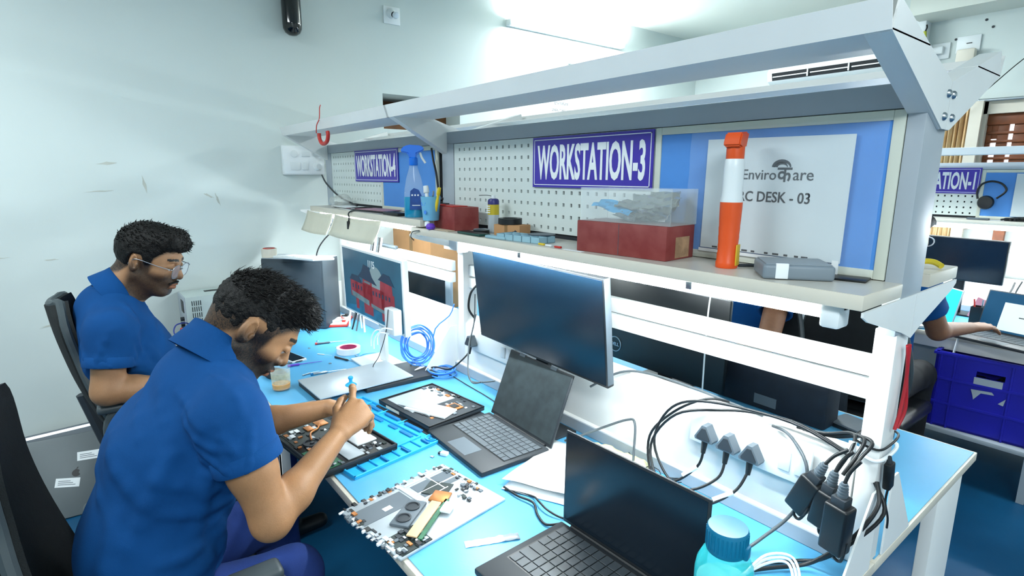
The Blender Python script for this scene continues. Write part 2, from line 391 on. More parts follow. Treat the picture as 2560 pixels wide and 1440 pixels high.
# bench signs
def sign(label, word, num, xc, y, zc, w=.465, h=.15, tilt=0):
    s = thing('sign', label, 'sign', (xc, y, zc), rot=(0, R(tilt), 0))
    MB().box(-w/2, w/2, -.0015, .0015, -h/2, h/2).build('plate', m_sign, s)
    m = MB(); e = .007; l = .0022
    for a, b, c, d in ((-w/2+e, w/2-e, h/2-e-l, h/2-e), (-w/2+e, w/2-e, -h/2+e, -h/2+e+l), (-w/2+e, -w/2+e+l, -h/2+e, h/2-e), (w/2-e-l, w/2-e, -h/2+e, h/2-e)):
        m.box(a, b, -.0022, -.0014, c, d)
    m.build('border_line', m_white, s)
    text('lettering', word, .148, m_white, s, MY(0, -.002, 0), bold=.0042, fit=(w*.90, .104))
    return s
sign('violet sign reading WORKSTATION-3 on the pegboard of the near bench', 'WORKSTATION-3', 3, -1.136, 1.163, 1.590)
sign('violet sign reading WORKSTATION-4 on the pegboard next to the left wall', 'WORKSTATION-4', 4, -2.53, 1.163, 1.594, w=.475)
sign('violet sign reading WORKSTATION-1 on the bench in the back of the room', 'WORKSTATION-1', 1, -1.136, 4.203, 1.53)

# tube lamps under the shelves
def shelf_lamp(label, xa, xb, y, z):
    t = thing('tube_lamp', label, 'lamp', ((xa+xb)/2, y, z)); L = (xb-xa)/2
    MB().box(-L, L, -.010, .022, .004, .017, bev=.003).build('lamp_body', m_wplast, t)
    MB().cyl((-L+.02, -.004, -.003), (L-.024, -.004, -.003), .0095, n=14).build('tube', m_tube, t)
    for x in (-L, L):
        s = 1 if x > 0 else -1
        MB().box(x-(.034 if s > 0 else -.012), x+(.012 if s < 0 else 0)-(.0 if s > 0 else .012), -.022, .022, -.026, .0165, bev=.006).build('end_cap', m_wplast, t)
    for x in (-L*.45, L*.5): MB().box(x-.008, x+.008, -.018, -.012, -.004, .016, bev=.002).build('clip', m_steel, t)
    return t
shelf_lamp('lit tube lamp under the shelf above the large black monitor', -1.585, -.375, 1.03, 1.3175)
shelf_lamp('lit tube lamp behind the hanging paper sheets under the left shelf', -2.95, -1.86, 1.05, 1.3475)
shelf_lamp('lit tube lamp under the shelf of the back bench', -1.6, .4, 4.07, 1.272)
# bare tube lamp on the left wall
t = thing('wall_tube_lamp', 'bright bare tube lamp high on the left wall', 'lamp', (XW+.03, 3.15, 2.60))
MB().box(-.03, 0, -.6, .6, -.02, .02, bev=.004).build('lamp_body', m_wplast, t)
MB().cyl((.018, -.585, 0), (.018, .585, 0), .014, n=14).build('tube', m_tubew, t)
for s in (-1, 1): MB().box(-.005, .028, s*.59-.012, s*.59+.012, -.018, .018, bev=.004).build('lamp_holder', m_wplast, t)
# ------------------------------------------------------------ smooth body surfaces: distance fields meshed by surface nets
class Field:
    def __init__(s): s.p = []
    def _add(s, **k):
        s.p.append(k); return s
    def cap(s, a, b, r1, r2=None, k=.02, op='u'):
        a = np.array(a, float); b = np.array(b, float); r2 = r1 if r2 is None else r2
        return s._add(t='c', a=a, b=b, r1=r1, r2=r2, k=k, op=op, c=(a+b)/2, R=np.linalg.norm(b-a)/2+max(r1, r2))
    def chain(s, pts, rs, k=.015):
        for i in range(len(pts)-1): s.cap(pts[i], pts[i+1], rs[i], rs[i+1], k)
        return s
    def ell(s, c, r, M=None, k=.02, op='u'):
        r = np.array(r, float); M = np.eye(3) if M is None else np.array(M, float)
        return s._add(t='e', c=np.array(c, float), r=r, M=M, k=k, op=op, R=float(r.max()))
    def plane(s, c, n, k=.004):           # cuts away the side the normal points to
        n = np.array(n, float); n /= np.linalg.norm(n)
        return s._add(t='p', c=np.array(c, float), n=n, k=k, op='i', R=1e9)
    def cutnear(s, c, n, rad, k=.003):    # plane cut that acts only within rad of c
        n = np.array(n, float); n /= np.linalg.norm(n)
        return s._add(t='q', c=np.array(c, float), n=n, k=k, op='q', R=rad, rad=rad)
    def fold(s, a, b, wd, amp, n=4):
        pr = [q for q in s.p if q['op'] != 'f']
        P = np.array(a, float)+(np.array(b, float)-np.array(a, float))*np.linspace(0, 1, n+1)[:, None]
        for _ in range(5):
            d = s.ev(P, pr); e = np.eye(3)*.004
            g = np.stack([s.ev(P+e[i], pr)-s.ev(P-e[i], pr) for i in range(3)], 1); g /= np.linalg.norm(g, axis=1)[:, None]+1e-9
            P = P-g*d[:, None]
        for i in range(n): s._fold(P[i], P[i+1], wd, amp/1.35)
        return s
    def _fold(s, a, b, wd, amp):
        a = np.array(a, float); b = np.array(b, float)
        return s._add(t='f', a=a, b=b, wd=wd, amp=amp, op='f', c=(a+b)/2, R=np.linalg.norm(b-a)/2+2.2*wd, k=0)
    def local(s, fn, k=.004):
        return s._add(t='L', fn=fn, op='i', R=1e9, c=np.zeros(3), k=k)
    def noise(s, amp, fr, seed=0):
        return s._add(t='n', amp=amp, fr=fr, op='n', c=np.zeros(3), R=1e9, k=0, seed=seed)
    def ev(s, P, prims=None):
        d = np.full(len(P), 9., np.float32)
        for q in (s.p if prims is None else prims):
            t = q['t']
            if t in 'cf':
                ba = q['b']-q['a']; pa = P-q['a']; h = np.clip(pa@ba/max(ba@ba, 1e-12), 0, 1)
                x = np.sqrt(((pa-h[:, None]*ba)**2).sum(1))
                if t == 'f':
                    d = d-q['amp']*np.exp(-(x/q['wd'])**2)*(np.abs(d) < .05); continue
                x = x-(q['r1']+(q['r2']-q['r1'])*h)
            elif t == 'e':
                l = (P-q['c'])@q['M']; k0 = np.sqrt(((l/q['r'])**2).sum(1)); k1 = np.sqrt(((l/q['r']**2)**2).sum(1))+1e-9
                x = k0*(k0-1)/k1
            elif t == 'L': x = q['fn'](P)
            elif t in 'pq': x = (P-q['c'])@q['n']
            elif t == 'n':
                f = q['fr']; sd = q['seed']
                x = (np.sin(P[:, 0]*f+sd+1.3*np.sin(P[:, 1]*f*.7))*np.sin(P[:, 1]*f*1.1+2+sd)*np.sin(P[:, 2]*f*.9+sd*2+1.1*np.sin(P[:, 0]*f*.8))
                     + .5*np.sin(P[:, 0]*f*2.3+P[:, 2]*f*1.7+sd)*np.sin(P[:, 1]*f*2.1-P[:, 2]*f*1.2))
                d = d+q['amp']*x; continue
            k = q['k']; op = q['op']
            if op == 'u':
                h = np.clip(.5+.5*(x-d)/k, 0, 1); d = x+(d-x)*h-k*h*(1-h)
            elif op == 's':
                x = -x; h = np.clip(.5-.5*(x-d)/k, 0, 1); d = x+(d-x)*h+k*h*(1-h)
            elif op == 'i':
                h = np.clip(.5-.5*(x-d)/k, 0, 1); d = x+(d-x)*h+k*h*(1-h)
            elif op == 'q':
                msk = ((P-q['c'])**2).sum(1) < q['rad']**2
                h = np.clip(.5-.5*(x-d)/k, 0, 1); d2 = x+(d-x)*h+k*h*(1-h); d = np.where(msk, d2, d)
        return d
    def mesh(s, lo, hi, res):
        """surface nets inside the box lo..hi at grid size res"""
        lo = np.array(lo, float); hi = np.array(hi, float); B = 10
        nb = np.ceil((hi-lo)/(res*B)).astype(int); n = nb*B+1
        G = np.full(n, 1., np.float32)
        bi = np.stack(np.meshgrid(*[np.arange(k) for k in nb], indexing='ij'), -1).reshape(-1, 3)
        cen = lo+(bi+.5)*B*res; half = B*res*.5*1.7321
        dc = s.ev(cen); act = bi[np.abs(dc) < half*1.5+.012]
        sgn = dc.reshape(nb)
        for b in np.argwhere(sgn < 0): G[b[0]*B:(b[0]+1)*B+1, b[1]*B:(b[1]+1)*B+1, b[2]*B:(b[2]+1)*B+1] = -1
        loc = np.stack(np.meshgrid(*[np.arange(B+1)]*3, indexing='ij'), -1).reshape(-1, 3)
        for b in act:
            c = lo+(b+.5)*B*res
            pr = [q for q in s.p if q['R'] > 1e8 or ((c-q['c'])**2).sum() < (q['R']+half+q['k']+.03)**2]
            P = lo+(b*B+loc)*res
            G[b[0]*B:(b[0]+1)*B+1, b[1]*B:(b[1]+1)*B+1, b[2]*B:(b[2]+1)*B+1] = s.ev(P, pr).reshape(B+1, B+1, B+1)
        I = (G < 0)
        c = I[:-1, :-1, :-1].astype(np.int8)
        for dx in (0, 1):
            for dy in (0, 1):
                for dz in (0, 1):
                    if dx+dy+dz: c = c+I[dx:n[0]-1+dx, dy:n[1]-1+dy, dz:n[2]-1+dz]
        cells = np.argwhere((c > 0) & (c < 8))
        if not len(cells): return np.zeros((0, 3)), np.zeros((0, 4), int)
        m1 = n-1; flat = (cells[:, 0]*m1[1]+cells[:, 1])*m1[2]+cells[:, 2]
        cs = np.array([(a, b_, d_) for a in (0, 1) for b_ in (0, 1) for d_ in (0, 1)])
        V = G[cells[:, 0, None]+cs[:, 0], cells[:, 1, None]+cs[:, 1], cells[:, 2, None]+cs[:, 2]]
        acc = np.zeros((len(cells), 3)); cnt = np.zeros(len(cells))
        for i in range(8):
            for j in range(i+1, 8):
                if np.abs(cs[i]-cs[j]).sum() == 1:
                    a, b_ = V[:, i], V[:, j]; x = (a < 0) != (b_ < 0)
                    t = np.where(x, a/np.where(x, a-b_, 1), 0)
                    acc += x[:, None]*(cs[i]+t[:, None]*(cs[j]-cs[i])); cnt += x
        verts = lo+(cells+acc/cnt[:, None])*res
        faces = []
        for ax in range(3):
            o1, o2 = [(1, 2), (2, 0), (0, 1)][ax]
            sl = [slice(1, n[k]-1) for k in range(3)]; sl[ax] = slice(0, n[ax]-1)
            sh = list(sl); sh[ax] = slice(1, n[ax])
            A = I[tuple(sl)]; Bm = I[tuple(sh)]; e = np.argwhere(A != Bm)
            if not len(e): continue
            off = np.array([1, 1, 1]); off[ax] = 0; p = e+off
            ins = A[e[:, 0], e[:, 1], e[:, 2]]
            q = []
            for u, v in ((-1, -1), (0, -1), (0, 0), (-1, 0)):
                w_ = p.copy(); w_[:, o1] += u; w_[:, o2] += v
                q.append(np.searchsorted(flat, (w_[:, 0]*m1[1]+w_[:, 1])*m1[2]+w_[:, 2]))
            q = np.stack(q, 1); q[~ins] = q[~ins][:, ::-1]; faces.append(q)
        return verts, np.concatenate(faces)
def fine(F, lo, hi, res, boxes):
    """one surface in several grids: coarse everywhere, finer inside the given boxes"""
    v, f = F.mesh(lo, hi, res); out = []
    c = v[f].mean(1); keep = np.ones(len(f), bool)
    for blo, bhi, r in boxes:
        blo, bhi = np.array(blo, float), np.array(bhi, float)
        keep &= ~((c > blo+res*.8) & (c < bhi-res*.8)).all(1); out.append(F.mesh(blo, bhi, r))
    return [(v, f[keep])]+out
def np_object(name, parts, mats, parent=None, color=None, extra=None):
    """parts: list of (verts, quads); joined into one mesh object in the parent's space"""
    vs, fs, o = [], [], 0
    for v, f in parts: vs.append(v); fs.append(f+o); o += len(v)
    v = np.concatenate(vs); f = np.concatenate(fs)
    if parent is not None:
        M = np.array(wmat(parent).inverted()); vv = v@M[:3, :3].T+M[:3, 3]
    else: vv = v
    me = bpy.data.meshes.new(name); me.vertices.add(len(vv)); me.vertices.foreach_set('co', vv.astype(np.float32).ravel())
    me.loops.add(f.size); me.loops.foreach_set('vertex_index', f.astype(np.int32).ravel())
    me.polygons.add(len(f)); me.polygons.foreach_set('loop_start', np.arange(0, f.size, 4, dtype=np.int32))
    me.polygons.foreach_set('use_smooth', np.ones(len(f), bool))
    me.update(calc_edges=True); me.validate()
    if color is not None:
        c = me.color_attributes.new('tone', 'FLOAT_COLOR', 'POINT'); a = np.ones((len(v), 4), np.float32); a[:, :3] = color(v)
        c.data.foreach_set('color', a.ravel())
    for m in (mats if isinstance(mats, list) else [mats]): me.materials.append(m)
    ob = bpy.data.objects.new(name, me); COL.objects.link(ob); ob.parent = parent
    return ob
def rotm(yaw, pitch, roll=0):
    """columns: forward, left, up; yaw about Z (0 = +X), pitch down positive"""
    cy, sy, cp, sp = math.cos(yaw), math.sin(yaw), math.cos(pitch), math.sin(pitch)
    f = np.array([cy*cp, sy*cp, -sp]); l = np.array([-sy, cy, 0]); u = np.cross(f, l)
    c, s_ = math.cos(roll), math.sin(roll)
    return np.stack([f, l*c+u*s_, u*c-l*s_], 1)
def sstep(a, b, x):
    t = np.clip((x-a)/(b-a), 0, 1); return t*t*(3-2*t)

class Person:
    def __init__(s, label, base, head_c, yaw, pitch, roll=0, hs=1.0, skin='#8d5c3b', group=None):
        s.fade0, s.fade1 = -.030, .002
        s.root = thing('person', label, 'person', base, group=group)
        s.hc = np.array(head_c, float); s.M = rotm(yaw, pitch, roll); s.hs = hs
        s.F = Field(); s.skin = np.array(lin(skin))
    def H(s, x, y, z): return s.hc+s.M@(np.array([x, y, z])*s.hs)
    def head(s, lids=.4, beardy=0):
        F, H, h, M = s.F, s.H, s.hs, s.M
        E = lambda c, r, k=.02, op='u', A=M: F.ell(H(*c), np.array(r)*h, A, k, op)
        E((-.014, 0, .034), (.096, .077, .090), .03)
        E((.030, 0, .004), (.062, .063, .088), .03)
        E((.028, 0, -.055), (.058, .054, .052), .03)
        F.cap(H(.070, -.008, -.094), H(.070, .008, -.094), .020*h, k=.022)
        for y in (-1, 1):
            F.cap(H(-.004, .056*y, -.048), H(.058, .022*y, -.092), .017*h, .016*h, .028)
            E((.056, .043*y, -.020), (.024, .020, .020), .022)
        F.cap(H(.084, -.030, .030), H(.084, .030, .030), .0105*h, k=.014)
        for y in (-1, 1): E((.100, .030*y, .006), (.015, .0175, .0125), .012, 's')
        F.cap(H(.088, 0, .022), H(.107, 0, -.020), .0078*h, .0100*h, .012)
        F.cap(H(.106, 0, -.025), H(.109, 0, -.027), .0115*h, k=.008)
        for y in (-1, 1): F.cap(H(.096, .011*y, -.031), H(.100, .0115*y, -.031), .0085*h, k=.006)
        for y in (-1, 1): E((.104, .0075*y, -.0405), (.004, .0035, .004), .003, 's')
        E((.074, 0, -.055), (.026, .030, .026), .016)
        F.cap(H(.0955, -.020, -.0585), H(.1025, 0, -.0555), .0052*h, .0066*h, .005); F.cap(H(.0955, .020, -.0585), H(.1025, 0, -.0555), .0052*h, .0066*h, .005)
        F.cap(H(.093, -.016, -.069), H(.098, 0, -.070), .0058*h, .0072*h, .005); F.cap(H(.093, .016, -.069), H(.098, 0, -.070), .0058*h, .0072*h, .005)
        F.cap(H(.098, -.024, -.0625), H(.107, 0, -.0628), .0016*h, k=.003, op='s'); F.cap(H(.098, .024, -.0625), H(.107, 0, -.0628), .0016*h, k=.003, op='s')
        # ears
        for y in (-1, 1):
            T = M@rotm(R(16)*y, R(-10))
            E((-.014, .0795*y, -.001), (.0165, .0055, .0300), .004, 'u', T)
            E((-.016, .0745*y, -.010), (.012, .010, .020), .010, 'u', T)
            E((-.009, .0850*y, .002), (.0100, .0062, .0205), .003, 's', T)
            E((-.002, .0850*y, -.004), (.005, .0055, .006), .003, 's', T)
            F.cap(H(-.001, .0830*y, -.004), H(-.002, .082*y, -.010), .004*h, k=.004)
        # eyelids over eyeballs
        for y in (-1, 1):
            E((.0830, .0305*y, .0085), (.0138, .0160, .0105), .004)
            F.cap(H(.0935, .019*y, .0030), H(.0900, .043*y, .0020), .0022*h, k=.003)
        s.beardy = beardy
    HLX = [-.13, -.090, -.060, -.034, -.018, .000, .010, .018, .032, .040, .050, .066, .12]
    HLZ = [-.060, -.052, -.040, -.010, .030, .036, .022, .006, .008, .034, .046, .066, .074]
    def hline(s, off=0, fr=0):
        def fn(P):
            l = ((P-s.hc)@s.M)/s.hs
            return (np.interp(l[:, 0], s.HLX, s.HLZ)+off+fr*np.clip(l[:, 0], 0, .1)-l[:, 2])*s.hs
        return fn
    def colour(s, beard=.8, fade=True, mous=1.):
        sk, M, hc, h = s.skin, s.M, s.hc, s.hs
        dark = np.array(lin('#0e0b09'))
        def f(v):
            l = ((v-hc)@M)/h; x, y, z = l.T; ay = np.abs(y)
            r = np.sqrt((l**2).sum(1)); on = r < .17
            n = np.random.RandomState(5).uniform(-1, 1, len(v))*.7
            c = np.tile(sk, (len(v), 1))
            c = c*(1+.05*n[:, None])
            # warmer lips, ear, nose
            lip = on & (x > .088) & (ay < .022) & (z < -.0535) & (z > -.0765)
            c[lip] = sk*np.array([.85, .62, .60])
            # beard: jaw, chin, moustache
            jaw = sstep(-.006, -.042, z-.30*np.clip(.05-x, 0, .1)+.0)*sstep(-.045, -.015, x)
            side = sstep(.052, .060, ay)*sstep(.030, .012, np.abs(x-.018))*sstep(.03, .0, z)*sstep(-.1, -.03, z)
            ms = sstep(.030, .022, ay)*sstep(-.043, -.047, z+ay*.18)*sstep(-.062, -.057, z+ay*.25)*(x > .08)*mous
            gap = (lip) | ((ay < .010) & (x > .088) & (z < -.076) & (z > -.082))
            bd = np.clip(np.maximum(np.maximum(jaw*beard, side*beard), ms), 0, 1)*on*(~gap)
            bd = np.clip(bd*(.97+.12*n), 0, 1)*(z > -.14)
            c = c*(1-bd[:, None])+dark*bd[:, None]
            # scalp fade
            hl = z-np.interp(x, s.HLX, s.HLZ)
            fd = sstep(s.fade0, s.fade1, hl)*on*(~((ay > .0740) & (np.abs(x+.010) < .024) & (z < .034)))
            fd = np.clip(fd*(.9+.2*n), 0, 1)
            c = c*(1-fd[:, None])+dark*fd[:, None]
            # eyebrows
            br = on & (x > .060) & (ay > .010) & (ay < .048) & (np.abs(z-(.0315+.004*np.sin((ay-.01)*80))) < .0042)
            c[br] = dark*1.2
            lash = on & (x > .084) & (ay > .018) & (ay < .044) & (np.abs(z-.0022) < .0016)
            c[lash] = dark
            return c
        return f
    def eyes(s, look=-.3):
        for y in (-.0305, .0305):
            e = MB(); T = Matrix(np.vstack([np.column_stack([s.M, s.H(.0780, y, .0025)]), [0, 0, 0, 1]]).tolist())
            vs = bmesh.ops.create_uvsphere(e.bm, u_segments=18, v_segments=12, radius=.0128*s.hs, matrix=T)['verts']
            ax = Vector(s.M@np.array([math.cos(look), 0, math.sin(look)])); c = Vector(s.H(.0780, y, .0025))
            for f in set(f for v in vs for f in v.link_faces):
                f.material_index = 1 if (f.calc_center_median()-c).normalized().dot(ax) > .90 else 0
            e.build('eye', [mat('eye_white', '#c9c4bd', .25, var=0), mat('eye_iris', '#1c120c', .15, var=0)], s.root, world=True)

def curl(bm_parts, F, res, lo, hi): return F.mesh(lo, hi, res)
m_skin = mat('skin', None, .52, var=.05, vscale=30, attr='tone', bump=.12, bscale=350, sss=.08)
m_hair = mat('black_hair', '#0b0908', .55, var=.3, vscale=120, bump=.7, bscale=260, spec=.28)
m_polo = mat('blue_polo_knit', '#07437c', .85, var=.07, vscale=7, bump=.35, bscale=900, spec=.2)
m_jean = mat('dark_blue_denim', '#1d3a80', .85, var=.14, vscale=9, bump=.3, bscale=500)

def tufts(verts, faces, n, ln, flow, lift, seed, wd=.0016, keep=None):
    """short tapering strands rising from a hair surface, as quads"""
    r = np.random.RandomState(seed)
    q = verts[faces]; cen = q.mean(1); nn = np.cross(q[:, 1]-q[:, 0], q[:, 2]-q[:, 0]); nn /= np.linalg.norm(nn, axis=1)[:, None]+1e-9
    ok = np.arange(len(faces)) if keep is None else np.where(keep(cen))[0]
    idx = r.choice(ok, n); V, Fq = [], []
    for i in idx:
        c = cen[i]; u = nn[i]; f = flow(c); f = f-u*f.dot(u); f /= np.linalg.norm(f)+1e-9
        f = f+r.normal(0, .35, 3); side = np.cross(f, u); side /= np.linalg.norm(side)+1e-9
        L = ln*r.uniform(.5, 1.2); o = len(V); w0 = wd*r.uniform(.7, 1.5)
        pts = [c-u*.003, c+f*L*.4+u*lift*L*.7, c+f*L+u*lift*L*r.uniform(.3, 1.0)]
        for p, ww in zip(pts, (w0, w0*.8, w0*.15)):
            V += [p+side*ww, p+u*ww, p-side*ww]
        for a in (0, 3):
            for b in range(3):
                d = (b+1) % 3; Fq.append((o+a+b, o+a+d, o+a+3+d, o+a+3+b))
    return np.array(V), np.array(Fq)

def collar(person, nb, ax, rx, ry, name='collar', fwd=(0, 1, 0), drop=.040, spread=.024):
    """folded polo collar round the neck: nb neck base, ax neck axis (up)"""
    ax = Vector(ax).normalized(); f = Vector(fwd); f = (f-ax*f.dot(ax)).normalized(); l = ax.cross(f)
    m = MB(); N = 40; rings = []
    prof = [(-.004, -.012), (-.003, .018), (.001, .024), (.006, .022), (.010, .004), (spread, -drop), (spread-.003, -drop-.001), (.006, .002)]
    for i in range(N+1):
        a = PI*.045+(2*PI-.09*PI)*i/N; ca, sa = math.cos(a), math.sin(a)
        pt = 1+.5*max(0, math.cos(a))**6
        base = Vector(nb)-ax*(.030*max(0, ca)**1.5)+ax*.010*max(0, -ca)
        rings.append([m.bm.verts.new(base+f*(rx+o)*ca+l*(ry+o)*sa+ax*(z*(pt if z < -.02 else 1))) for o, z in prof])
    k = len(prof)
    for a, b in zip(rings, rings[1:]):
        for j in range(k): m.bm.faces.new((a[j], a[(j+1) % k], b[(j+1) % k], b[j]))
    m.bm.faces.new(rings[0]); m.bm.faces.new(rings[-1][::-1])
    return m.build(name, m_polo, person.root, world=True, fix=True, smooth=60)

def hand(F, wrist, d, up, side, curls, splay, thumb, ln=.185, tw=.9):
    """five-fingered hand. d: direction wrist->knuckles, up: back of the hand, side: towards the thumb.
    curls: per finger (index..little) three bend angles; thumb: three relative points"""
    d = np.array(d, float); d /= np.linalg.norm(d); up = np.array(up, float); up -= d*up.dot(d); up /= np.linalg.norm(up)
    sd = np.array(side, float); sd -= d*sd.dot(d)+up*sd.dot(up); sd /= np.linalg.norm(sd)
    w_ = np.array(wrist, float); P = ln*.50; tips = []
    kn = [w_+d*P*(1.0-.06*abs(i-1))+sd*(.030-.0205*i)+up*(.004-.003*abs(i-1.3)) for i in range(4)]
    for i in range(4): F.cap(w_+sd*(.014-.009*i), kn[i], .0150, .0108-.0005*i, .012)
    F.ell(w_+d*P*.55-up*.002, (P*.52, .036, .0150), np.stack([d, sd, up], 1), .014)
    F.ell(w_+d*P*.32+sd*.020-up*.008, (.032, .014, .013), np.stack([d, sd, up], 1), .014)
    for i in range(4):
        L = [(.043, .026, .021), (.047, .029, .022), (.044, .027, .021), (.034, .021, .018)][i]
        p = kn[i]; ang = 0; r0 = (.0096, .0098, .0092, .0082)[i]; dd = d*math.cos(splay[i])+sd*math.sin(splay[i])
        for j in range(3):
            ang += curls[i][j]; q = p+(dd*math.cos(ang)-up*math.sin(ang))*L[j]*tw
            F.cap(p, q, r0*(1-.09*j), r0*(1-.09*(j+1)), .0035)
            F.ell(p, (r0*1.06,)*3, k=.003); p = q
        tips.append(p)
    t0 = w_+d*P*.22+sd*.026-up*.008
    t = [t0]+[t0+d*a*.9+sd*b+up*c for a, b, c in thumb]
    F.cap(w_+sd*.008, t0, .013, .014, .012)
    for a, b, r1, r2 in zip(t, t[1:], (.0135, .0112, .0100), (.0112, .0100, .0086)): F.cap(a, b, r1, r2, .004)
    return kn, tips, t

def office_chair(label, x, y, rz, arms=True, tilt=12, mesh_m=None, z0=.46, bw=.235, ay=(-.16, .155), az=.326):
    t = thing('office_chair', label, 'chair', (x, y, 0), rz)
    # seat faces local +Y
    m = MB().box(-.235, .235, -.22, .23, z0-.07, z0, bev=.03, seg=4); m.build('seat', mesh_m or m_black, t)
    N, K = 14, 20; f = MB(); V = []
    T = Matrix.Translation((0, -.215, z0+.06)) @ Matrix.Rotation(R(tilt), 4, 'X')
    for i in range(K+1):
        v = i/K; z = .60*v; hw = bw*(.80+.20*math.sin(PI*min(1, v*1.25+.12)))*(1 if v < .82 else math.sqrt(max(.0, 1-((v-.82)/.18)**2*.75)))
        row = []
        for j in range(N+1):
            u = -1+2*j/N; yv = .035*u*u-.03*math.sin(PI*v)+.012
            row.append((u*hw, yv, z))
        V.append(row)
    def sheet(off, mi, m):
        g = [[m.bm.verts.new((a[0]*(1 if not mi else 1), a[1]+off, a[2])) for a in r_] for r_ in V]
        return g
    g0, g1 = sheet(.020, 0, f), sheet(-.022, 0, f)
    for i in range(K):
        for j in range(N):
            f.bm.faces.new((g0[i][j+1], g0[i][j], g0[i+1][j], g0[i+1][j+1])); f.bm.faces.new((g1[i][j], g1[i][j+1], g1[i+1][j+1], g1[i+1][j]))
    bd = [(i, 0) for i in range(K+1)]+[(K, j) for j in range(1, N+1)]+[(i, N) for i in range(K-1, -1, -1)]+[(0, j) for j in range(N-1, 0, -1)]
    for a, b in zip(bd, bd[1:]+bd[:1]): f.bm.faces.new((g0[a[0]][a[1]], g1[a[0]][a[1]], g1[b[0]][b[1]], g0[b[0]][b[1]]))
    bmesh.ops.recalc_face_normals(f.bm, faces=f.bm.faces)
    bmesh.ops.transform(f.bm, matrix=T, verts=f.bm.verts); f.build('backrest', mat('black_mesh_fabric', '#0d1315', .85, var=.15, vscale=40, bump=.5, bscale=500), t, smooth=50)
    fr = MB(); rim = [T@Vector((V[a][b][0], V[a][b][1]-.004, V[a][b][2])) for a, b in bd]
    fr.tube(rim[::2], .014, n=8, closed=True, smooth=2); fr.build('back_rim', mat('dark_grey_chair_frame', '#3c4549', .45, var=.06), t)
    MB().tube([(0, -.08, z0-.09), (0, -.24, z0-.07), (0, -.275, z0+.05), T@Vector((0, -.045, .25))], [.024]*18, smooth=5).build('back_support', m_matt, t)
    if arms:
        for sx in (-1, 1):
            X = .262*sx; a = MB(); y0, y1 = ay; zt = z0+az-.026
            a.tube([(X, y1-.025, zt), (X, y1, zt-.06), (X, y1-.06, z0+.03), (X*.95, y1-.1, z0-.05), (X*.95, y0+.1, z0-.05), (X, y0+.04, z0+.06), (X, y0+.025, zt-.06), (X, y0+.06, zt)], .0165, smooth=5, n=10)
            a.build('arm_loop', MATS['dark_grey_chair_frame'], t)
            MB().box(X-.030, X+.030, y0, y1, zt-.004, zt+.026, bev=.013, seg=3).build('arm_pad', MATS['dark_grey_chair_frame'], t)
    MB().cyl((0, 0, .10), (0, 0, z0-.07), .028).build('gas_lift', m_black, t)
    for k in range(5):
        a = 2*PI*k/5+.3; c, s_ = math.cos(a), math.sin(a)
        MB().tube([(0, 0, .105), (.15*c, .15*s_, .095), (.29*c, .29*s_, .075)], .018, smooth=2).build('base_arm', m_black, t)
        o = MB(); o.cyl((.30*c-.012*s_, .30*s_+.012*c, .03), (.30*c-.03*s_, .30*s_+.03*c, .03), .03, n=14); o.cyl((.30*c+.012*s_, .30*s_-.012*c, .03), (.30*c+.03*s_, .30*s_-.03*c, .03), .03, n=14); o.cyl((.295*c, .295*s_, .03), (.295*c, .295*s_, .085), .008, n=8)
        o.build('castor', m_black, t)
    return t

def legs_and_shoes(p, hipL, hipR, kneeL, kneeR, ankL, ankR, fwd, res=.009, m_=None):
    Fp = Field(); hipL, hipR, kneeL, kneeR, ankL, ankR = [np.array(a, float) for a in (hipL, hipR, kneeL, kneeR, ankL, ankR)]
    c = (hipL+hipR)/2
    Fp.ell(c+np.array([0, 0, .03]), (.175, .145, .12), k=.04)
    for h, k, a in ((hipL, kneeL, ankL), (hipR, kneeR, ankR)):
        Fp.cap(h, k, .095, .068, .05); Fp.cap(k, a+(0, 0, .04), .066, .052, .03)
        Fp.plane
    for k, a in ((kneeL, ankL), (kneeR, ankR)):
        for j in range(4): Fp.fold(k+(0, -.06-.03*j, .06), k+(.05, -.02-.03*j, -.04), .012, .006)
    pts = np.array([hipL, hipR, kneeL, kneeR, ankL, ankR]); lo = pts.min(0)-.2; hi = pts.max(0)+.2; lo[2] = max(lo[2], .03)
    np_object('trousers', [Fp.mesh(lo, hi, res)], m_ or m_jean, p.root)
    fw = np.array(fwd, float)
    for a in (ankL, ankR):
        Fs = Field(); Fs.cap(a+(0, 0, -.0), a-(0, 0, .03), .04, .038, .02); g = a.copy(); g[2] = .038
        Fs.cap(g-fw*.04, g+fw*.13, .036, .032, .03); Fs.plane((0, 0, .002), (0, 0, -1))
        np_object('shoe', [Fs.mesh(a-.22, a+.22, .008)], m_black, p.root)
# ------------------------------------------------------------ the man repairing the laptop (nearest)
def V3(*a): return np.array(a, float)
P1 = Person('man in a blue polo shirt bending over the opened laptop', (-1.43, 0, 0), (-1.425, .316, 1.188), R(78), R(46), R(0), hs=1.05, skin='#a0744f')
P1.head()
F = P1.F
nk = P1.H(-.040, 0, -.075); nb = V3(-1.43, .215, 1.118)
F.cap(P1.H(-.035, 0, -.03), nb, .056, .062, .03)
F.cap(P1.H(.02, 0, -.075), nb+(0, .03, -.02), .040, .050, .03)
shR, elR, wrR = V3(-1.235, .215, 1.045), V3(-1.175, .262, .812), V3(-1.300, .462, .900)
shL, elL, wrL = V3(-1.625, .235, 1.045), V3(-1.690, .335, .815), V3(-1.560, .535, .868)
for sh, el, wr in ((shR, elR, wrR), (shL, elL, wrL)):
    F.cap(nb+(0, .01, -.03), sh, .048, .052, .04)
    mid = sh+(el-sh)*.5
    F.cap(sh, mid, .053, .047, .03); F.cap(mid, el, .047, .041, .03)
    m2 = el+(wr-el)*.30; F.cap(el, m2, .040, .042, .02); F.cap(m2, wr, .042, .0255, .02)
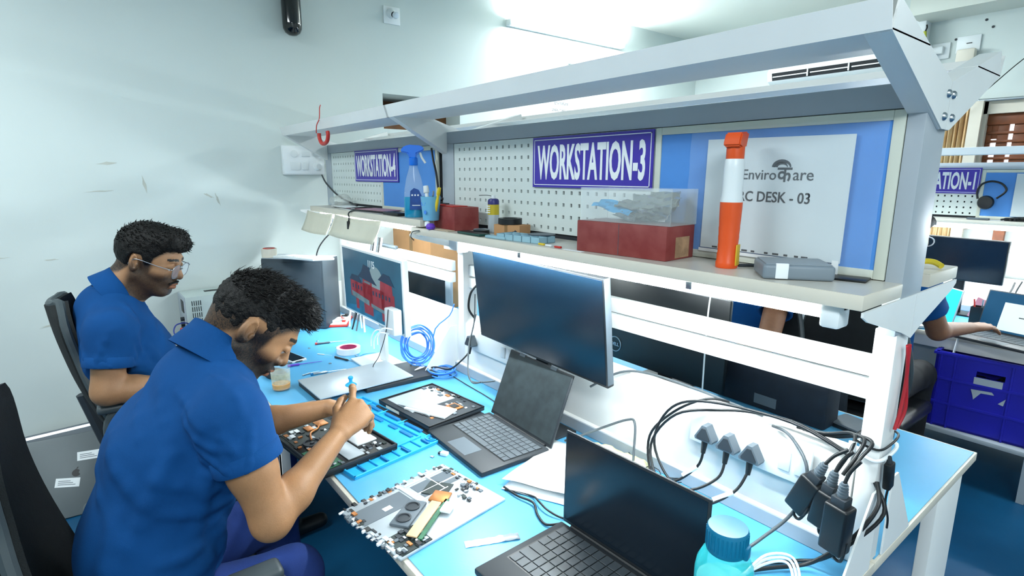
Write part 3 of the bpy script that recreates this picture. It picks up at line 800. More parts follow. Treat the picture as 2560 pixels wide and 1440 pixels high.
F.ell((-1.43, .17, .95), (.17, .11, .16), rotm(R(90), R(-30)), k=.05) if False else F.cap((-1.43, .195, 1.00), (-1.43, .10, .72), .09, .10, .05)
# right hand: back of the hand to the camera, fingers reaching forward and down over the board
dR = V3(-.30, .62, .30)
kR, tR, thR = hand(F, wrR+V3(-.004, .014, .010), dR, V3(.62, -.10, .62), V3(-.72, -.05, .66),
    [(.25, .45, .35), (1.15, 1.15, .6), (1.25, 1.3, .7), (1.25, 1.35, .8)], (.55, .02, -.02, -.06),
    [(.030, .022, -.004), (.060, .030, -.010), (.082, .030, -.018)], ln=.178)
kL, tL, thL = hand(F, wrL+V3(.008, .010, .0), V3(.62, .62, .05), V3(-.2, .2, .9), V3(.6, -.6, 0),
    [(.5, .6, .4), (.7, .8, .4), (.8, .9, .5), (.9, 1.0, .5)], (.05, .02, -.02, -.08),
    [(.030, .016, -.012), (.055, .020, -.022), (.076, .016, -.030)], ln=.178)
col = P1.colour(beard=1, mous=.9)
parts = [F.mesh((-1.72, .03, .66), (-1.10, .62, 1.02), .0045)] if False else []
hl, hh = P1.hc-.155, P1.hc+.155
body = fine(F, (-1.80, -.12, .55), (-1.08, .72, 1.36), .0042, [(P1.hc-V3(.125, .135, .150), P1.hc+V3(.125, .165, .150), .0022), ((-1.50, .43, .80), (-1.24, .66, 1.06), .0024)])
ob = np_object('body', body, m_skin, P1.root, color=col)
# hair
FH = Field(); H = P1.H; Mh = P1.M
FH.ell(H(-.014, 0, .034), (.1045, .0830, .0965), Mh, .03); FH.ell(H(.020, 0, .066), (.080, .066, .058), Mh, .03)
FH.cap(H(.052, -.034, .098), H(.052, .034, .098), .034, k=.03); FH.cap(H(.086, -.022, .090), H(.086, .024, .090), .018, k=.02)
FH.local(P1.hline(.004), .004)
for y in (-1, 1): FH.ell(H(-.014, .082*y, -.002), (.024, .02, .036), Mh, .006, 's')
FH.noise(.0028, 190, 1)
hv, hf = FH.mesh(hl-.01, hh+.03, .0030)
fw = Mh@V3(1, 0, .15)
tf = tufts(hv, hf, 2600, .015, lambda c: fw, .30, 3, keep=lambda c: (((c-P1.hc)@Mh)[:, 2] > .055))
np_object('hair', [(hv, hf), tf], m_hair, P1.root)
P1.eyes(-.75)
# polo shirt
FS = Field()
hemR, hemL = shR+(elR-shR)*.44, shL+(elL-shL)*.44
for sh, el, hem in ((shR, elR, hemR), (shL, elL, hemL)):
    d_ = (el-sh)/np.linalg.norm(el-sh); FS.cap(sh, hem+d_*.03, .067, .071, .035); FS.cutnear(hem, d_, .2)
for a, b, r1, r2 in (((-1.43, .03, .56), (-1.43, .055, .72), .150, .148), ((-1.43, .055, .72), (-1.43, .135, .92), .148, .155), ((-1.43, .135, .92), (-1.43, .20, 1.02), .155, .125)):
    for dx in (-.045, .045): FS.cap(V3(*a)+(dx, 0, 0), V3(*b)+(dx, 0, 0), r1*.86, r2*.86, .05)
FS.cap(nb+(0, -.02, -.040), shR+(-.015, -.005, -.0), .080, .066, .05); FS.cap(nb+(0, -.02, -.040), shL+(.015, -.005, -.0), .080, .066, .05)
ax = (P1.H(-.03, 0, -.06)-nb); ax /= np.linalg.norm(ax)
fo = FS.fold
for a, b, wd, am in [(q[0], q[1], q[2], q[3]*1.15) for q in (((-1.26, .10, .98), (-1.30, .03, .80), .018, .009), ((-1.24, .16, .93), (-1.26, .12, .76), .016, .010), ((-1.24, .20, .90), (-1.29, .22, .78), .014, .009),
                     ((-1.30, .16, .80), (-1.33, .19, .66), .018, .012), ((-1.28, .10, .74), (-1.30, .15, .62), .016, .010), ((-1.30, .02, .72), (-1.28, .12, .63), .016, .009),
                     ((-1.20, .20, 1.03), (-1.17, .24, .93), .010, .005), ((-1.22, .16, 1.0), (-1.16, .20, .95), .010, .005), ((-1.26, .14, 1.06), (-1.19, .21, 1.0), .010, .005),
                     ((-1.36, .10, 1.09), (-1.24, .10, .99), .014, .004), ((-1.40, .04, .98), (-1.27, .04, .90), .020, .005), ((-1.30, .0, .86), (-1.29, -.04, .66), .024, .008), ((-1.28, .2, 1.09), (-1.20, .22, 1.06), .010, .004))]:
    fo(a, b, wd, am)
for i in range(5): fo((-1.29, .20-.03*i, .70-.015*i), (-1.27, .08-.03*i, .66-.02*i), .010, .006)
for a, b, wd, am in (((-1.24, .26, .90), (-1.22, .14, 1.00), .012, .006), ((-1.22, .22, .86), (-1.22, .06, .94), .014, .007), ((-1.2, .25, .80), (-1.2, .05, .86), .014, .008), ((-1.2, .24, .74), (-1.2, .06, .76), .014, .008), ((-1.2, .22, .68), (-1.2, .02, .70), .016, .009),
                     ((-1.2, .2, .63), (-1.2, .0, .62), .014, .008), ((-1.16, .24, 1.05), (-1.14, .22, .95), .009, .004), ((-1.17, .18, 1.06), (-1.15, .17, .96), .009, .004), ((-1.3, .1, 1.12), (-1.2, .16, 1.05), .010, .004), ((-1.45, .05, 1.1), (-1.25, .05, 1.0), .014, .004), ((-1.5, .0, .95), (-1.25, .0, .80), .018, .005)): FS.fold(a, b, wd, am)
FS.noise(.0022, 27, 2)
for sh, el, hem in ((shR, elR, hemR), (shL, elL, hemL)):
    d_ = (el-sh)/np.linalg.norm(el-sh); FS.cap(hem-d_*.04, hem+d_*.05, .056, .061, .004, 's')
FS.cap(nb-ax*.035, nb+ax*.08, .060, .068, .006, 's')
FS.plane((-1.43, 0, .545), (0, 0, -1))
sv = FS.mesh((-1.80, -.20, .52), (-1.08, .45, 1.22), .0046)
np_object('polo_shirt', [sv], m_polo, P1.root)
for sh, el, hem in ((shR, elR, hemR), (shL, elL, hemL)):   # ribbed sleeve cuffs
    d_ = Vector((el-sh)/np.linalg.norm(el-sh)); hem = Vector(hem)
    Mq = Matrix.Translation(hem) @ d_.to_track_quat('Z', 'Y').to_matrix().to_4x4()
    MB().lathe([(.0690, -.034), (.0715, -.032), (.0720, -.002), (.0700, .002), (.0660, .0), (.0650, -.03)], n=36, M=Mq).build('sleeve_cuff', m_polo, P1.root, world=True, fix=True, smooth=60)
collar(P1, nb+ax*.046+V3(0, -.004, 0), ax, .066, .069, fwd=(0, 1, -.2), drop=.046, spread=.030)
legs_and_shoes(P1, (-1.53, .02, .56), (-1.33, .02, .56), (-1.60, .36, .565), (-1.285, .325, .575), (-1.60, .40, .09), (-1.30, .36, .09), (0, 1, 0))
# ring on the finger, wrist thread
mgold = mat('gold_ring', '#d9c08a', .25, metal=1, var=0)
def ring_at(p, d, r, name='ring'):
    q = Vector(d).to_track_quat('Z', 'Y').to_matrix().to_4x4()
    pts = [(r*math.cos(2*PI*i/16), r*math.sin(2*PI*i/16), 0) for i in range(16)]
    MB().tube(pts, .0016, n=6, closed=True, smooth=0, M=Matrix.Translation(Vector(p)) @ q).build(name, mgold, P1.root, world=True)
ring_at(kR[0]+(tR[0]-kR[0])*.35, tR[0]-kR[0], .0100)
ring_at(kR[2]+V3(-.008, .012, -.006), kR[2]-wrR+V3(0, 0, -.08), .0105)
ch1 = office_chair('black office chair of the man repairing the laptop, its arm at the bottom edge', -1.44, .10, R(0), tilt=10, z0=.455, ay=(-.17, .175), az=.25)
# ------------------------------------------------------------ second man, with glasses, by the wall
P2 = Person('man with glasses and beard in a blue polo shirt sitting by the wall', (-2.42, 0, 0), (-2.40, .205, 1.243), R(58), R(20), R(0), hs=1.02, skin='#98704f')
P2.head(); P2.fade0, P2.fade1 = -.014, .002
P2.HLZ = [-.066, -.060, -.048, -.018, .020, .034, .016, -.002, .002, .030, .044, .064, .072]
F = P2.F; nb = V3(-2.43, .075, 1.120)
F.cap(P2.H(-.035, 0, -.03), nb, .058, .064, .03); F.cap(P2.H(.015, 0, -.08), nb+(0.01, .035, -.02), .040, .05, .03)
shR, elR, wrR = V3(-2.225, .055, 1.035), V3(-2.190, .022, .845), V3(-2.20, .265, .815)
shL, elL, wrL = V3(-2.635, .035, 1.035), V3(-2.665, .10, .82), V3(-2.52, .32, .80)
for sh, el, wr in ((shR, elR, wrR), (shL, elL, wrL)):
    F.cap(nb+(0, .01, -.03), sh, .048, .053, .04); F.cap(sh, el, .055, .046, .03)
    m2 = el+(wr-el)*.30; F.cap(el, m2, .043, .044, .02); F.cap(m2, wr, .044, .027, .02)
F.cap((-2.42, .08, .98), (-2.42, .18, .66), .09, .10, .05)
hand(F, wrR+V3(0, .012, 0), V3(-.25, .95, -.05), V3(.1, 0, 1), V3(-1, -.1, 0), [(.3, .5, .3)]*4, (.1, .02, -.04, -.1), [(.03, .018, -.008), (.055, .024, -.014), (.075, .024, -.018)])
hand(F, wrL+V3(.006, .012, 0), V3(.45, .85, -.05), V3(0, 0, 1), V3(1, -.3, 0), [(.3, .5, .3)]*4, (.1, .02, -.04, -.1), [(.03, .018, -.008), (.055, .024, -.014), (.075, .024, -.018)])
ob = np_object('body', fine(F, (-2.80, -.14, .52), (-2.08, .56, 1.42), .0052, [(P2.hc-V3(.135, .135, .150), P2.hc+V3(.135, .155, .150), .0026)]), m_skin, P2.root, color=P2.colour(beard=.85, mous=1.0))
FH = Field(); H = P2.H; Mh = P2.M
FH.ell(H(-.016, 0, .036), (.1065, .0870, .1000), Mh, .03); FH.ell(H(.030, 0, .078), (.080, .070, .054), Mh, .03)
FH.cap(H(.058, -.036, .100), H(.062, .036, .100), .030, k=.03); FH.cap(H(.096, -.034, .082), H(.092, .026, .084), .017, k=.02)
FH.local(P2.hline(.000), .004)
for y in (-1, 1): FH.ell(H(-.014, .084*y, -.002), (.024, .02, .036), Mh, .006, 's')
FH.noise(.0016, 170, 5)
hv, hf = FH.mesh(P2.hc-.165, P2.hc+.175, .0036); fw2 = Mh@V3(1, -.5, .1)
tf = tufts(hv, hf, 1500, .014, lambda c: fw2, .10, 4, keep=lambda c: (((c-P2.hc)@Mh)[:, 2] > .05))
np_object('hair', [(hv, hf), tf], m_hair, P2.root)
P2.eyes(-.5)
# moustache and chin beard as raised tufts
FB = Field(); FB.cap(H(.106, -.004, -.0480), H(.094, -.027, -.0560), .0045, .0034, .004); FB.cap(H(.106, .004, -.0480), H(.094, .027, -.0560), .0045, .0034, .004); FB.noise(.0008, 600, 3)
np_object('moustache', [FB.mesh(H(.1, 0, -.05)-.04, H(.1, 0, -.05)+.04, .0018)], m_hair, P2.root)
# glasses
def glasses(p):
    T = Matrix(np.vstack([np.column_stack([p.M, p.hc]), [0, 0, 0, 1]]).tolist())
    m = MB(); mm = mat('thin_metal_spectacle_frame', '#8f9499', .3, metal=.8, var=0)
    gl = MB()
    for y in (-1, 1):
        pts = []
        for i in range(20):
            a = 2*PI*i/20; c, s_ = math.cos(a), math.sin(a); e = .75
            pts.append((.110-.06*abs(.034+.026*abs(c)**e*(1 if c > 0 else -1)-.034), y*(.034+.0285*abs(c)**e*(1 if c > 0 else -1)), -.004+.0250*abs(s_)**e*(1 if s_ > 0 else -1)))
        m.tube(pts, .0011, n=6, closed=True, smooth=2)
        f = gl.bm.faces.new([gl.bm.verts.new(q) for q in pts])
        m.tube([(.1085, y*.0585, .008), (.104, y*.072, .009), (.06, y*.0785, .010), (.0, y*.083, .014), (-.018, y*.083, .008), (-.032, y*.080, -.012)], .0015, n=6)
    m.tube([(.1105, -.0085, .002), (.1145, 0, .006), (.1105, .0085, .002)], .0013, n=6)
    bmesh.ops.transform(m.bm, matrix=T, verts=m.bm.verts); bmesh.ops.transform(gl.bm, matrix=T, verts=gl.bm.verts)
    g = m.build('glasses', mm, p.root, world=True)
    o = gl.build('lenses', mat('tinted_lens', '#dfe2f2', .05, var=0, alpha=.22, spec=1), p.root, world=True); o.parent = g
glasses(P2)
FS = Field()
hemR, hemL = shR+(elR-shR)*.58, shL+(elL-shL)*.58
for sh, el, hem in ((shR, elR, hemR), (shL, elL, hemL)):
    d_ = (el-sh)/np.linalg.norm(el-sh); FS.cap(sh, hem+d_*.03, .068, .073, .035); FS.cutnear(hem, d_, .2)
for a, b, r1, r2 in (((-2.42, .20, .54), (-2.42, .18, .72), .155, .155), ((-2.42, .18, .72), (-2.42, .09, .92), .155, .155), ((-2.42, .09, .92), (-2.42, .075, 1.00), .155, .125)):
    for dx in (-.05, .05): FS.cap(V3(*a)+(dx, 0, 0), V3(*b)+(dx, 0, 0), r1*.88, r2*.88, .05)
FS.cap(nb+(0, -.01, -.042), shR+(-.012, 0, -.004), .084, .066, .05); FS.cap(nb+(0, -.01, -.042), shL+(.012, 0, -.004), .084, .066, .05)
for a, b, wd, am in [(q[0], q[1], q[2], q[3]*1.1) for q in (((-2.20, .12, 1.0), (-2.25, .15, .86), .014, .008), ((-2.25, .15, .96), (-2.3, .19, .80), .015, .009), ((-2.18, .10, .78), (-2.38, .20, .74), .012, .009), ((-2.2, .10, .84), (-2.38, .20, .80), .012, .008), ((-2.22, .1, .90), (-2.36, .2, .86), .012, .007),
                     ((-2.17, .05, 1.05), (-2.15, .0, .94), .010, .005), ((-2.3, .09, 1.09), (-2.2, .1, 1.02), .012, .005), ((-2.38, .16, 1.02), (-2.3, .19, .95), .012, .004))]: FS.fold(a, b, wd, am)
for a, b, wd, am in (((-2.16, .12, .98), (-2.2, .2, .84), .011, .006), ((-2.15, .15, .92), (-2.25, .28, .86), .011, .006), ((-2.15, .1, .80), (-2.25, .3, .80), .011, .007), ((-2.15, .1, .74), (-2.3, .32, .76), .011, .007), ((-2.12, .0, 1.02), (-2.12, .05, .92), .009, .004), ((-2.3, -.06, 1.05), (-2.15, -.04, .95), .012, .005), ((-2.4, .2, 1.08), (-2.25, .2, 1.0), .010, .004)): FS.fold(a, b, wd, am)
FS.noise(.0020, 28, 4)
for sh, el, hem in ((shR, elR, hemR), (shL, elL, hemL)):
    d_ = (el-sh)/np.linalg.norm(el-sh); FS.cap(hem-d_*.04, hem+d_*.05, .057, .062, .004, 's')
ax = (P2.H(-.03, 0, -.06)-nb); ax /= np.linalg.norm(ax)
FS.cap(nb-ax*.035, nb+ax*.08, .062, .070, .006, 's'); FS.plane((-2.43, 0, .53), (0, 0, -1))
np_object('polo_shirt', [FS.mesh((-2.85, -.22, .5), (-2.05, .35, 1.24), .0050)], m_polo, P2.root)
for sh, el, hem in ((shR, elR, hemR), (shL, elL, hemL)):
    d_ = Vector((el-sh)/np.linalg.norm(el-sh)); hem = Vector(hem)
    Mq = Matrix.Translation(hem) @ d_.to_track_quat('Z', 'Y').to_matrix().to_4x4()
    MB().lathe([(.0700, -.034), (.0735, -.032), (.0740, -.002), (.0720, .002), (.0690, .0), (.0680, -.03)], n=36, M=Mq).build('sleeve_cuff', m_polo, P2.root, world=True, fix=True, smooth=60)
collar(P2, nb+ax*.042, ax, .067, .070, fwd=(.3, 1, 0), drop=.046, spread=.028)
legs_and_shoes(P2, (-2.52, .20, .56), (-2.32, .20, .56), (-2.60, .56, .56), (-2.28, .56, .56), (-2.60, .58, .09), (-2.28, .58, .09), (0, 1, 0), res=.012)
ch2 = office_chair('black office chair of the man with glasses beside the left wall', -2.475, .285, R(-3), tilt=17, z0=.47, bw=.215, ay=(-.285, -.10), az=.32)
# ------------------------------------------------------------ things on the bench
T0 = .7507
def rz(a): return Matrix.Rotation(a, 4, 'Z')
def circuit(parent, x0, x1, y0, y1, z, n, seed, mats, hmax=.004, name='electronic_component', smin=.005, smax=.02):
    """small rectangular components, each a part of its own"""
    r = random.Random(seed)
    for i in range(n):
        w_, d_ = r.uniform(smin, smax), r.uniform(smin, smax*.7); x, y = r.uniform(x0, x1-w_), r.uniform(y0, y1-d_)
        MB().box(x, x+w_, y, y+d_, z, z+r.uniform(.0012, hmax)).build(name, r.choice(mats), parent)
def cable(name, label, pts, r=.0028, m=None, group=None, cat='cable', plug=None, **k):
    if name.endswith('cord') or name.endswith('lead'): name = 'cable'
    t = MB().tube(pts, r, n=8, **k).build(name, m or m_black, smooth=60); tag(t, label, cat, group); return t
m_lap = mat('dark_laptop_shell', '#262b30', .5, var=.06, vscale=14)
m_key = mat('laptop_key', '#4a5157', .5, var=.03)
m_keyd = mat('dark_laptop_key', '#3a4147', .45, var=.04)
m_scr = mat('dark_glossy_screen', '#0b1a26', .2, var=0, spec=.6)
m_scrd = mat('dusty_dark_screen', '#2a3336', .45, var=.2, vscale=30)
m_pcb = mat('dark_circuit_board', '#1b2b2a', .5, var=.25, vscale=60)
m_pcbg = mat('green_circuit_board', '#2d6b4c', .5, var=.2, vscale=60)
m_teal = mat('blue_silicone', '#25a5dc', .5, var=.03)
m_teald = mat('deep_blue_silicone', '#0a6fa8', .5, var=.03)
CM = [m_silver, m_black, m_matt, m_white, m_pcb, m_copper, m_steel, m_midgrey]

def laptop(label, loc, rot, w_, d_, lid, ang, base_m, key_m, scr_m, rows=6, cols=14, pad=True, keyarea=(.05, .95, .36, .93), hook=None):
    t = thing('laptop', label, 'laptop', loc, rot)     # origin on the hinge line, base runs towards -Y
    MB().box(-w_/2, w_/2, -d_, 0, .001, .016, bev=.004).build('base', base_m, t)
    kx0, kx1, ky0, ky1 = -w_/2+w_*keyarea[0], -w_/2+w_*keyarea[1], -d_+d_*keyarea[2], -d_+d_*keyarea[3]
    MB().box(kx0-.003, kx1+.003, ky0-.003, ky1+.003, .0155, .0162).build('keyboard_tray', m_black, t)
    if pad: MB().box(-w_*.16, w_*.16, -d_+.012, -d_+d_*.30, .0158, .0166, bev=.0003, seg=1).build('touchpad', m_midgrey, t)
    px, py = (kx1-kx0)/cols, (ky1-ky0)/rows; cache = {}
    for r in range(rows):
        c = 0
        while c < cols:
            s = 1
            if r == 0 and c == 4: s = 5
            elif (r in (1, 2)) and c in (0, cols-2): s = 2
            wd = round(px*s-.0022, 5)
            if wd not in cache:
                cache[wd] = MB().box(-wd/2, wd/2, -(py-.0022)/2, (py-.0022)/2, 0, .0017, bev=.0005, seg=1).build('key', key_m, t); k = cache[wd]
            else: k = cache[wd].copy(); COL.objects.link(k)
            k.location = (kx0+px*(c+s/2), ky0+py*(r+.5), .0162); c += s
    L = bpy.data.objects.new('lid', None)
    Mx = Matrix.Translation((0, .004, .014)) @ Matrix.Rotation(R(ang-90), 4, 'X').inverted()
    m = MB().box(-w_/2, w_/2, 0, .006, 0, lid, bev=.003, M=Mx); o = m.build('lid', base_m, t)
    MB().box(-w_/2+.006, w_/2-.006, -.0008, .0004, .010, lid-.006, M=Mx).build('screen', scr_m, o)
    MB().cyl((-w_*.42, .004, .012), (w_*.42, .004, .012), .006, n=10).build('hinge', m_black, t)
    if hook:
        for x in hook: MB().box(x-.014, x+.014, -.0015, .0070, lid-.008, lid+.0015, M=Mx).build('rubber_tab', m_midgrey, o)
    return t
laptop('black laptop with grey keys standing open below the large black monitor', (-1.268, 1.024, T0), R(-2.5), .318, .236, .224, 112, m_lap, m_key, m_scrd, rows=6, cols=14, hook=(-.09, .07))
laptop('black laptop standing open at the front edge of the near bench, screen dark', (-.655, .812, T0), R(1.5), .36, .250, .226, 91, m_lap, m_keyd, m_scr, rows=6, cols=15, pad=False, keyarea=(.055, .945, .30, .95))

# silicone work mat with trays
t = thing('silicone_work_mat', 'blue silicone repair mat with small parts trays under the opened laptop', 'mat', (-1.575, .625, T0), R(9))
MB().box(-.235, .235, -.155, .17, 0, .004, bev=.0018).build('base_sheet', m_teal, t)
def ridge(x0, x1, y0, y1, h=.010, m=m_teal, nm='rim'): return MB().box(x0, x1, y0, y1, .0035, h, bev=.0012, seg=1).build(nm, m, t)
for a in ((.170, .235, -.155, -.149), (.170, .235, .164, .170), (.229, .235, -.155, .17), (.165, .171, -.155, .115), (-.235, .165, .164, .170), (-.235, .171, .112, .118), (-.235, -.229, .112, .17)): ridge(*a)
for i in range(6): ridge(.171, .229, -.115+.038*i, -.111+.038*i, .009, nm='divider')
for i in range(5): MB().box(.176, .224, -.148+.0385*i, -.120+.0385*i, .0036, .0044).build('tray_floor', m_teal, t)
for i in range(4): MB().box(.188, .226, -.118+.0385*i*1.9, -.113+.0385*i*1.9, .004, .0102).build('tray_slot', m_teald, t)
for x in (-.17, -.07, .04): ridge(x, x+.004, .118, .164, .009, nm='divider')
for a in ((-.215, -.185), (-.15, -.085), (-.05, .025), (.060, .145)): MB().box(a[0], a[1], .134, .146, .004, .0105, bev=.001, seg=1).build('magnet_slot', m_teald, t)
for a in ((-.20, -.12), (-.09, -.01), (.03, .07), (.09, .15)): MB().box(a[0], a[1], .092, .104, .004, .0085, bev=.001, seg=1).build('magnet_slot', m_teald, t)
MB().lathe([(.020, .003), (.022, .010), (.018, .010), (.017, .005), (.0, .005)], c=(.203, .135, 0), n=28).build('round_well', m_teal, t)
MB().lathe([(.011, .005), (.012, .009), (.009, .009), (.0088, .005)], c=(.203, .135, 0), n=20).build('magnifier_ring', m_teald, t)

# the opened laptop on the mat
t = thing('opened_laptop', 'opened black laptop base with bare circuit boards on the blue silicone mat', 'laptop', (-1.552, .535, T0+.0042), R(7.5))
W_, D_ = .345, .235
MB().box(-W_/2, W_/2, -D_/2, D_/2, 0, .014, bev=.004).build('chassis', m_black, t)
m = MB()
for a in ((-W_/2, W_/2, -D_/2, -D_/2+.006), (-W_/2, W_/2, D_/2-.006, D_/2), (-W_/2, -W_/2+.006, -D_/2, D_/2), (W_/2-.006, W_/2, -D_/2, D_/2)): m.box(a[0], a[1], a[2], a[3], .012, .020, bev=.0015)
m.build('chassis_rim', m_matt, t)
MB().box(-.05, .095, .030, .095, .014, .0185, bev=.001).build('battery', m_white, t)
MB().box(.03, .150, -.030, .022, .014, .0170, bev=.001).build('metal_shield', m_silver, t)
MB().box(-.155, -.03, -.10, .06, .014, .0152).build('circuit_board', m_pcb, t)
MB().box(.02, .155, -.105, -.045, .014, .0150).build('circuit_board', m_pcbg, t)
MB().lathe([(.026, 0), (.026, .006), (.021, .0062), (.020, .002), (.006, .002), (.006, .006), (0, .006)], c=(-.015, -.055, .014), n=28).build('fan', m_matt, t)
MB().tube([(-.12, .02, .019), (-.09, .0, .019), (-.075, -.03, .019), (-.03, -.05, .020)], .003).build('heat_pipe', m_copper, t)
MB().box(-.145, -.105, .01, .045, .0152, .018, bev=.001).build('copper_plate', m_copper, t)
MB().box(-.130, -.095, -.03, -.008, .0152, .019, bev=.001).build('copper_plate', m_copper, t)
circuit(t, -.16, .0, -.105, .105, .0152, 42, 5, CM); circuit(t, .0, .16, -.110, -.04, .0150, 30, 6, CM); circuit(t, .10, .165, .02, .108, .014, 14, 8, CM)
for i, (x, y) in enumerate(((-.13, -.06), (-.105, -.085), (-.07, .075), (-.12, .08), (.05, -.09), (.11, -.085))): MB().box(x, x+.022, y, y+.012, .018, .0195).build('white_label', m_white, t)

# two stacked laptop bases
t = thing('stripped_laptop', 'stripped laptop bases stacked with bare boards left of the open black laptop', 'laptop', (-1.593, .900, T0), R(6))
W_, D_ = .300, .232
MB().box(-W_/2-.002, W_/2+.012, -D_/2-.012, D_/2-.01, 0, .007, bev=.003).build('lower_cover', m_lap, t)
MB().box(-W_/2, W_/2, -D_/2, D_/2, .0105, .023, bev=.003).build('chassis', m_matt, t)
MB().box(-W_/2+.01, W_/2-.01, -D_/2+.01, D_/2-.01, .007, .0106).build('spacer', m_black, t)
m = MB()
for a in ((-W_/2, W_/2, -D_/2, -D_/2+.005), (-W_/2, W_/2, D_/2-.005, D_/2), (-W_/2, -W_/2+.005, -D_/2, D_/2), (W_/2-.005, W_/2, -D_/2, D_/2)): m.box(a[0], a[1], a[2], a[3], .021, .027, bev=.0015)
m.build('chassis_rim', m_black, t)
MB().box(-.135, .02, -.09, .09, .023, .0245).build('metal_plate', m_silver, t)
MB().box(-.05, .115, -.085, -.01, .0245, .031, bev=.001, M=rz(R(18))).build('battery', m_white, t)
MB().box(-.085, .05, -.075, -.028, .031, .033, bev=.0008, M=rz(R(18))).build('metal_shield', m_silver, t)
MB().box(.055, .105, .02, .06, .023, .027, bev=.001).build('heat_sink', m_copper, t); MB().box(.066, .094, .028, .052, .027, .0285).build('chip', m_black, t)
MB().box(-W_/2-.0015, -W_/2, -.09, -.02, .012, .021).build('green_connector', m_pcbg, t); MB().box(-.10, -.02, -D_/2-.0015, -D_/2, .012, .021).build('pale_connector', m_bframe, t)
circuit(t, .02, .14, -.1, .1, .023, 34, 12, CM); circuit(t, -.14, .0, .05, .10, .0245, 14, 13, CM); circuit(t, -.14, .14, .092, .108, .023, 12, 14, CM, smax=.012)

# silver chassis plate with loose boards, at the front edge
t = thing('laptop_chassis', 'silver laptop chassis plate with dark panels and loose boards at the bench front edge', 'chassis', (-1.097, .596, T0), R(8))
m = MB(); m.box(-.125, .122, -.158, .158, 0, .006, bev=.002); m.build('plate', m_silver, t)
MB().box(-.095, -.030, -.150, -.010, .006, .0068).build('dark_panel', m_midgrey, t); MB().box(-.060, -.045, -.085, -.062, .0068, .0076, bev=.0003, seg=1).build('white_label', m_white, t)
for a in ((-.090, -.055, .02, .075), (-.045, -.02, .02, .075), (-.090, -.030, .085, .140)): MB().box(*a, .006, .0068).build('dark_panel', m_midgrey, t)
for a in ((-.100, -.018, .078, .082), (-.050, -.047, .0, .145), (-.103, -.099, .01, .15), (-.022, -.018, .0, .09), (-.12, -.02, -.004, .004), (-.12, -.02, .146, .150)): MB().box(*a, .006, .0092, bev=.0006, seg=1).build('frame_strip', m_white, t)
q = Matrix.Translation((.035, -.035, 0)) @ rz(R(28))
MB().box(-.058, -.010, -.055, .050, .007, .015, bev=.003, M=q).build('speaker_box', m_midgrey, t)
for yy_ in (-.028, .020): MB().lathe([(.017, 0), (.018, .003), (.014, .0035), (.013, .001), (0, .001)], c=(-.034, yy_, .0145), n=24, M=q).build('speaker_cone', m_matt, t)
MB().box(.000, .026, -.085, .055, .013, .017, bev=.001, M=q).build('tan_strip', mat('tan_plastic', '#d9b78d', .5, var=.05), t)
MB().box(.028, .038, -.085, .075, .010, .014, M=q).build('green_strip', m_pcbg, t)
MB().box(-.012, .034, .060, .105, .009, .014, bev=.001, M=q).build('copper_module', m_copper, t)
MB().box(-.045, .020, .090, .150, .007, .009, M=q).build('circuit_board', m_pcb, t)
MB().box(.045, .118, -.150, -.070, .006, .008).build('circuit_board', m_pcb, t)
MB().box(.035, .062, .02, .06, .012, .019, bev=.002, M=q).build('white_block', m_white, t)
r_ = random.Random(4)
circuit(t, -.125, -.105, -.155, .155, .006, 24, 21, CM, smax=.014); circuit(t, -.12, .12, -.158, -.135, .006, 30, 22, CM, smax=.018); circuit(t, .03, .122, -.15, -.06, .008, 26, 23, CM, smax=.016)
circuit(t, -.12, .06, .130, .158, .006, 26, 24, CM, smax=.014); circuit(t, -.02, .08, .07, .15, .008, 18, 25, CM, smax=.014)
for i in range(12):
    x = -.12+.02*i+r_.uniform(-.004, .004); w_ = r_.uniform(.005, .012)
    MB().box(x, x+w_, -.164-r_.uniform(0, .004), -.152, .002, .006+r_.uniform(0, .003), bev=.001, seg=1).build('edge_connector', r_.choice([m_white, m_silver, m_midgrey, m_black, m_steel]), t)
    y = -.15+.025*i; MB().box(-.130-r_.uniform(0, .004), -.118, y, y+w_, .002, .006+r_.uniform(0, .003), bev=.001, seg=1).build('edge_connector', r_.choice([m_white, m_silver, m_black, m_midgrey]), t)

# silver lid lying on a dark laptop, with suction cup
t = thing('dark_laptop', 'closed black laptop lying under the silver lid beside the blue cable coil', 'laptop', (-1.965, .940, T0), R(-3))
MB().box(-.10, .105, -.15, .15, 0, .018, bev=.005).build('body', m_lap, t)
t = thing('silver_laptop_lid', 'large silver laptop lid lying flat with a blue suction cup on it', 'laptop lid', (-1.985, .80, T0+.020), rot=(R(-2.2)*0, R(0), R(1)))
MB().box(-.118, .118, -.192, .180, 0, .006, bev=.0025).build('lid_plate', m_silver, t)
MB().box(-.114, .114, -.19, -.15, -.018, 0, bev=.002).build('lid_stop', m_matt, t)
t = thing('suction_cup', 'small blue suction cup standing on the silver laptop lid', 'suction cup', (-1.922, .747, T0+.0262))
MB().lathe([(.021, 0), (.0205, .003), (.012, .009), (.0065, .012), (.006, .020), (.009, .026), (.0095, .031), (.006, .035), (0, .036)], n=24).build('cup', m_teal, t)

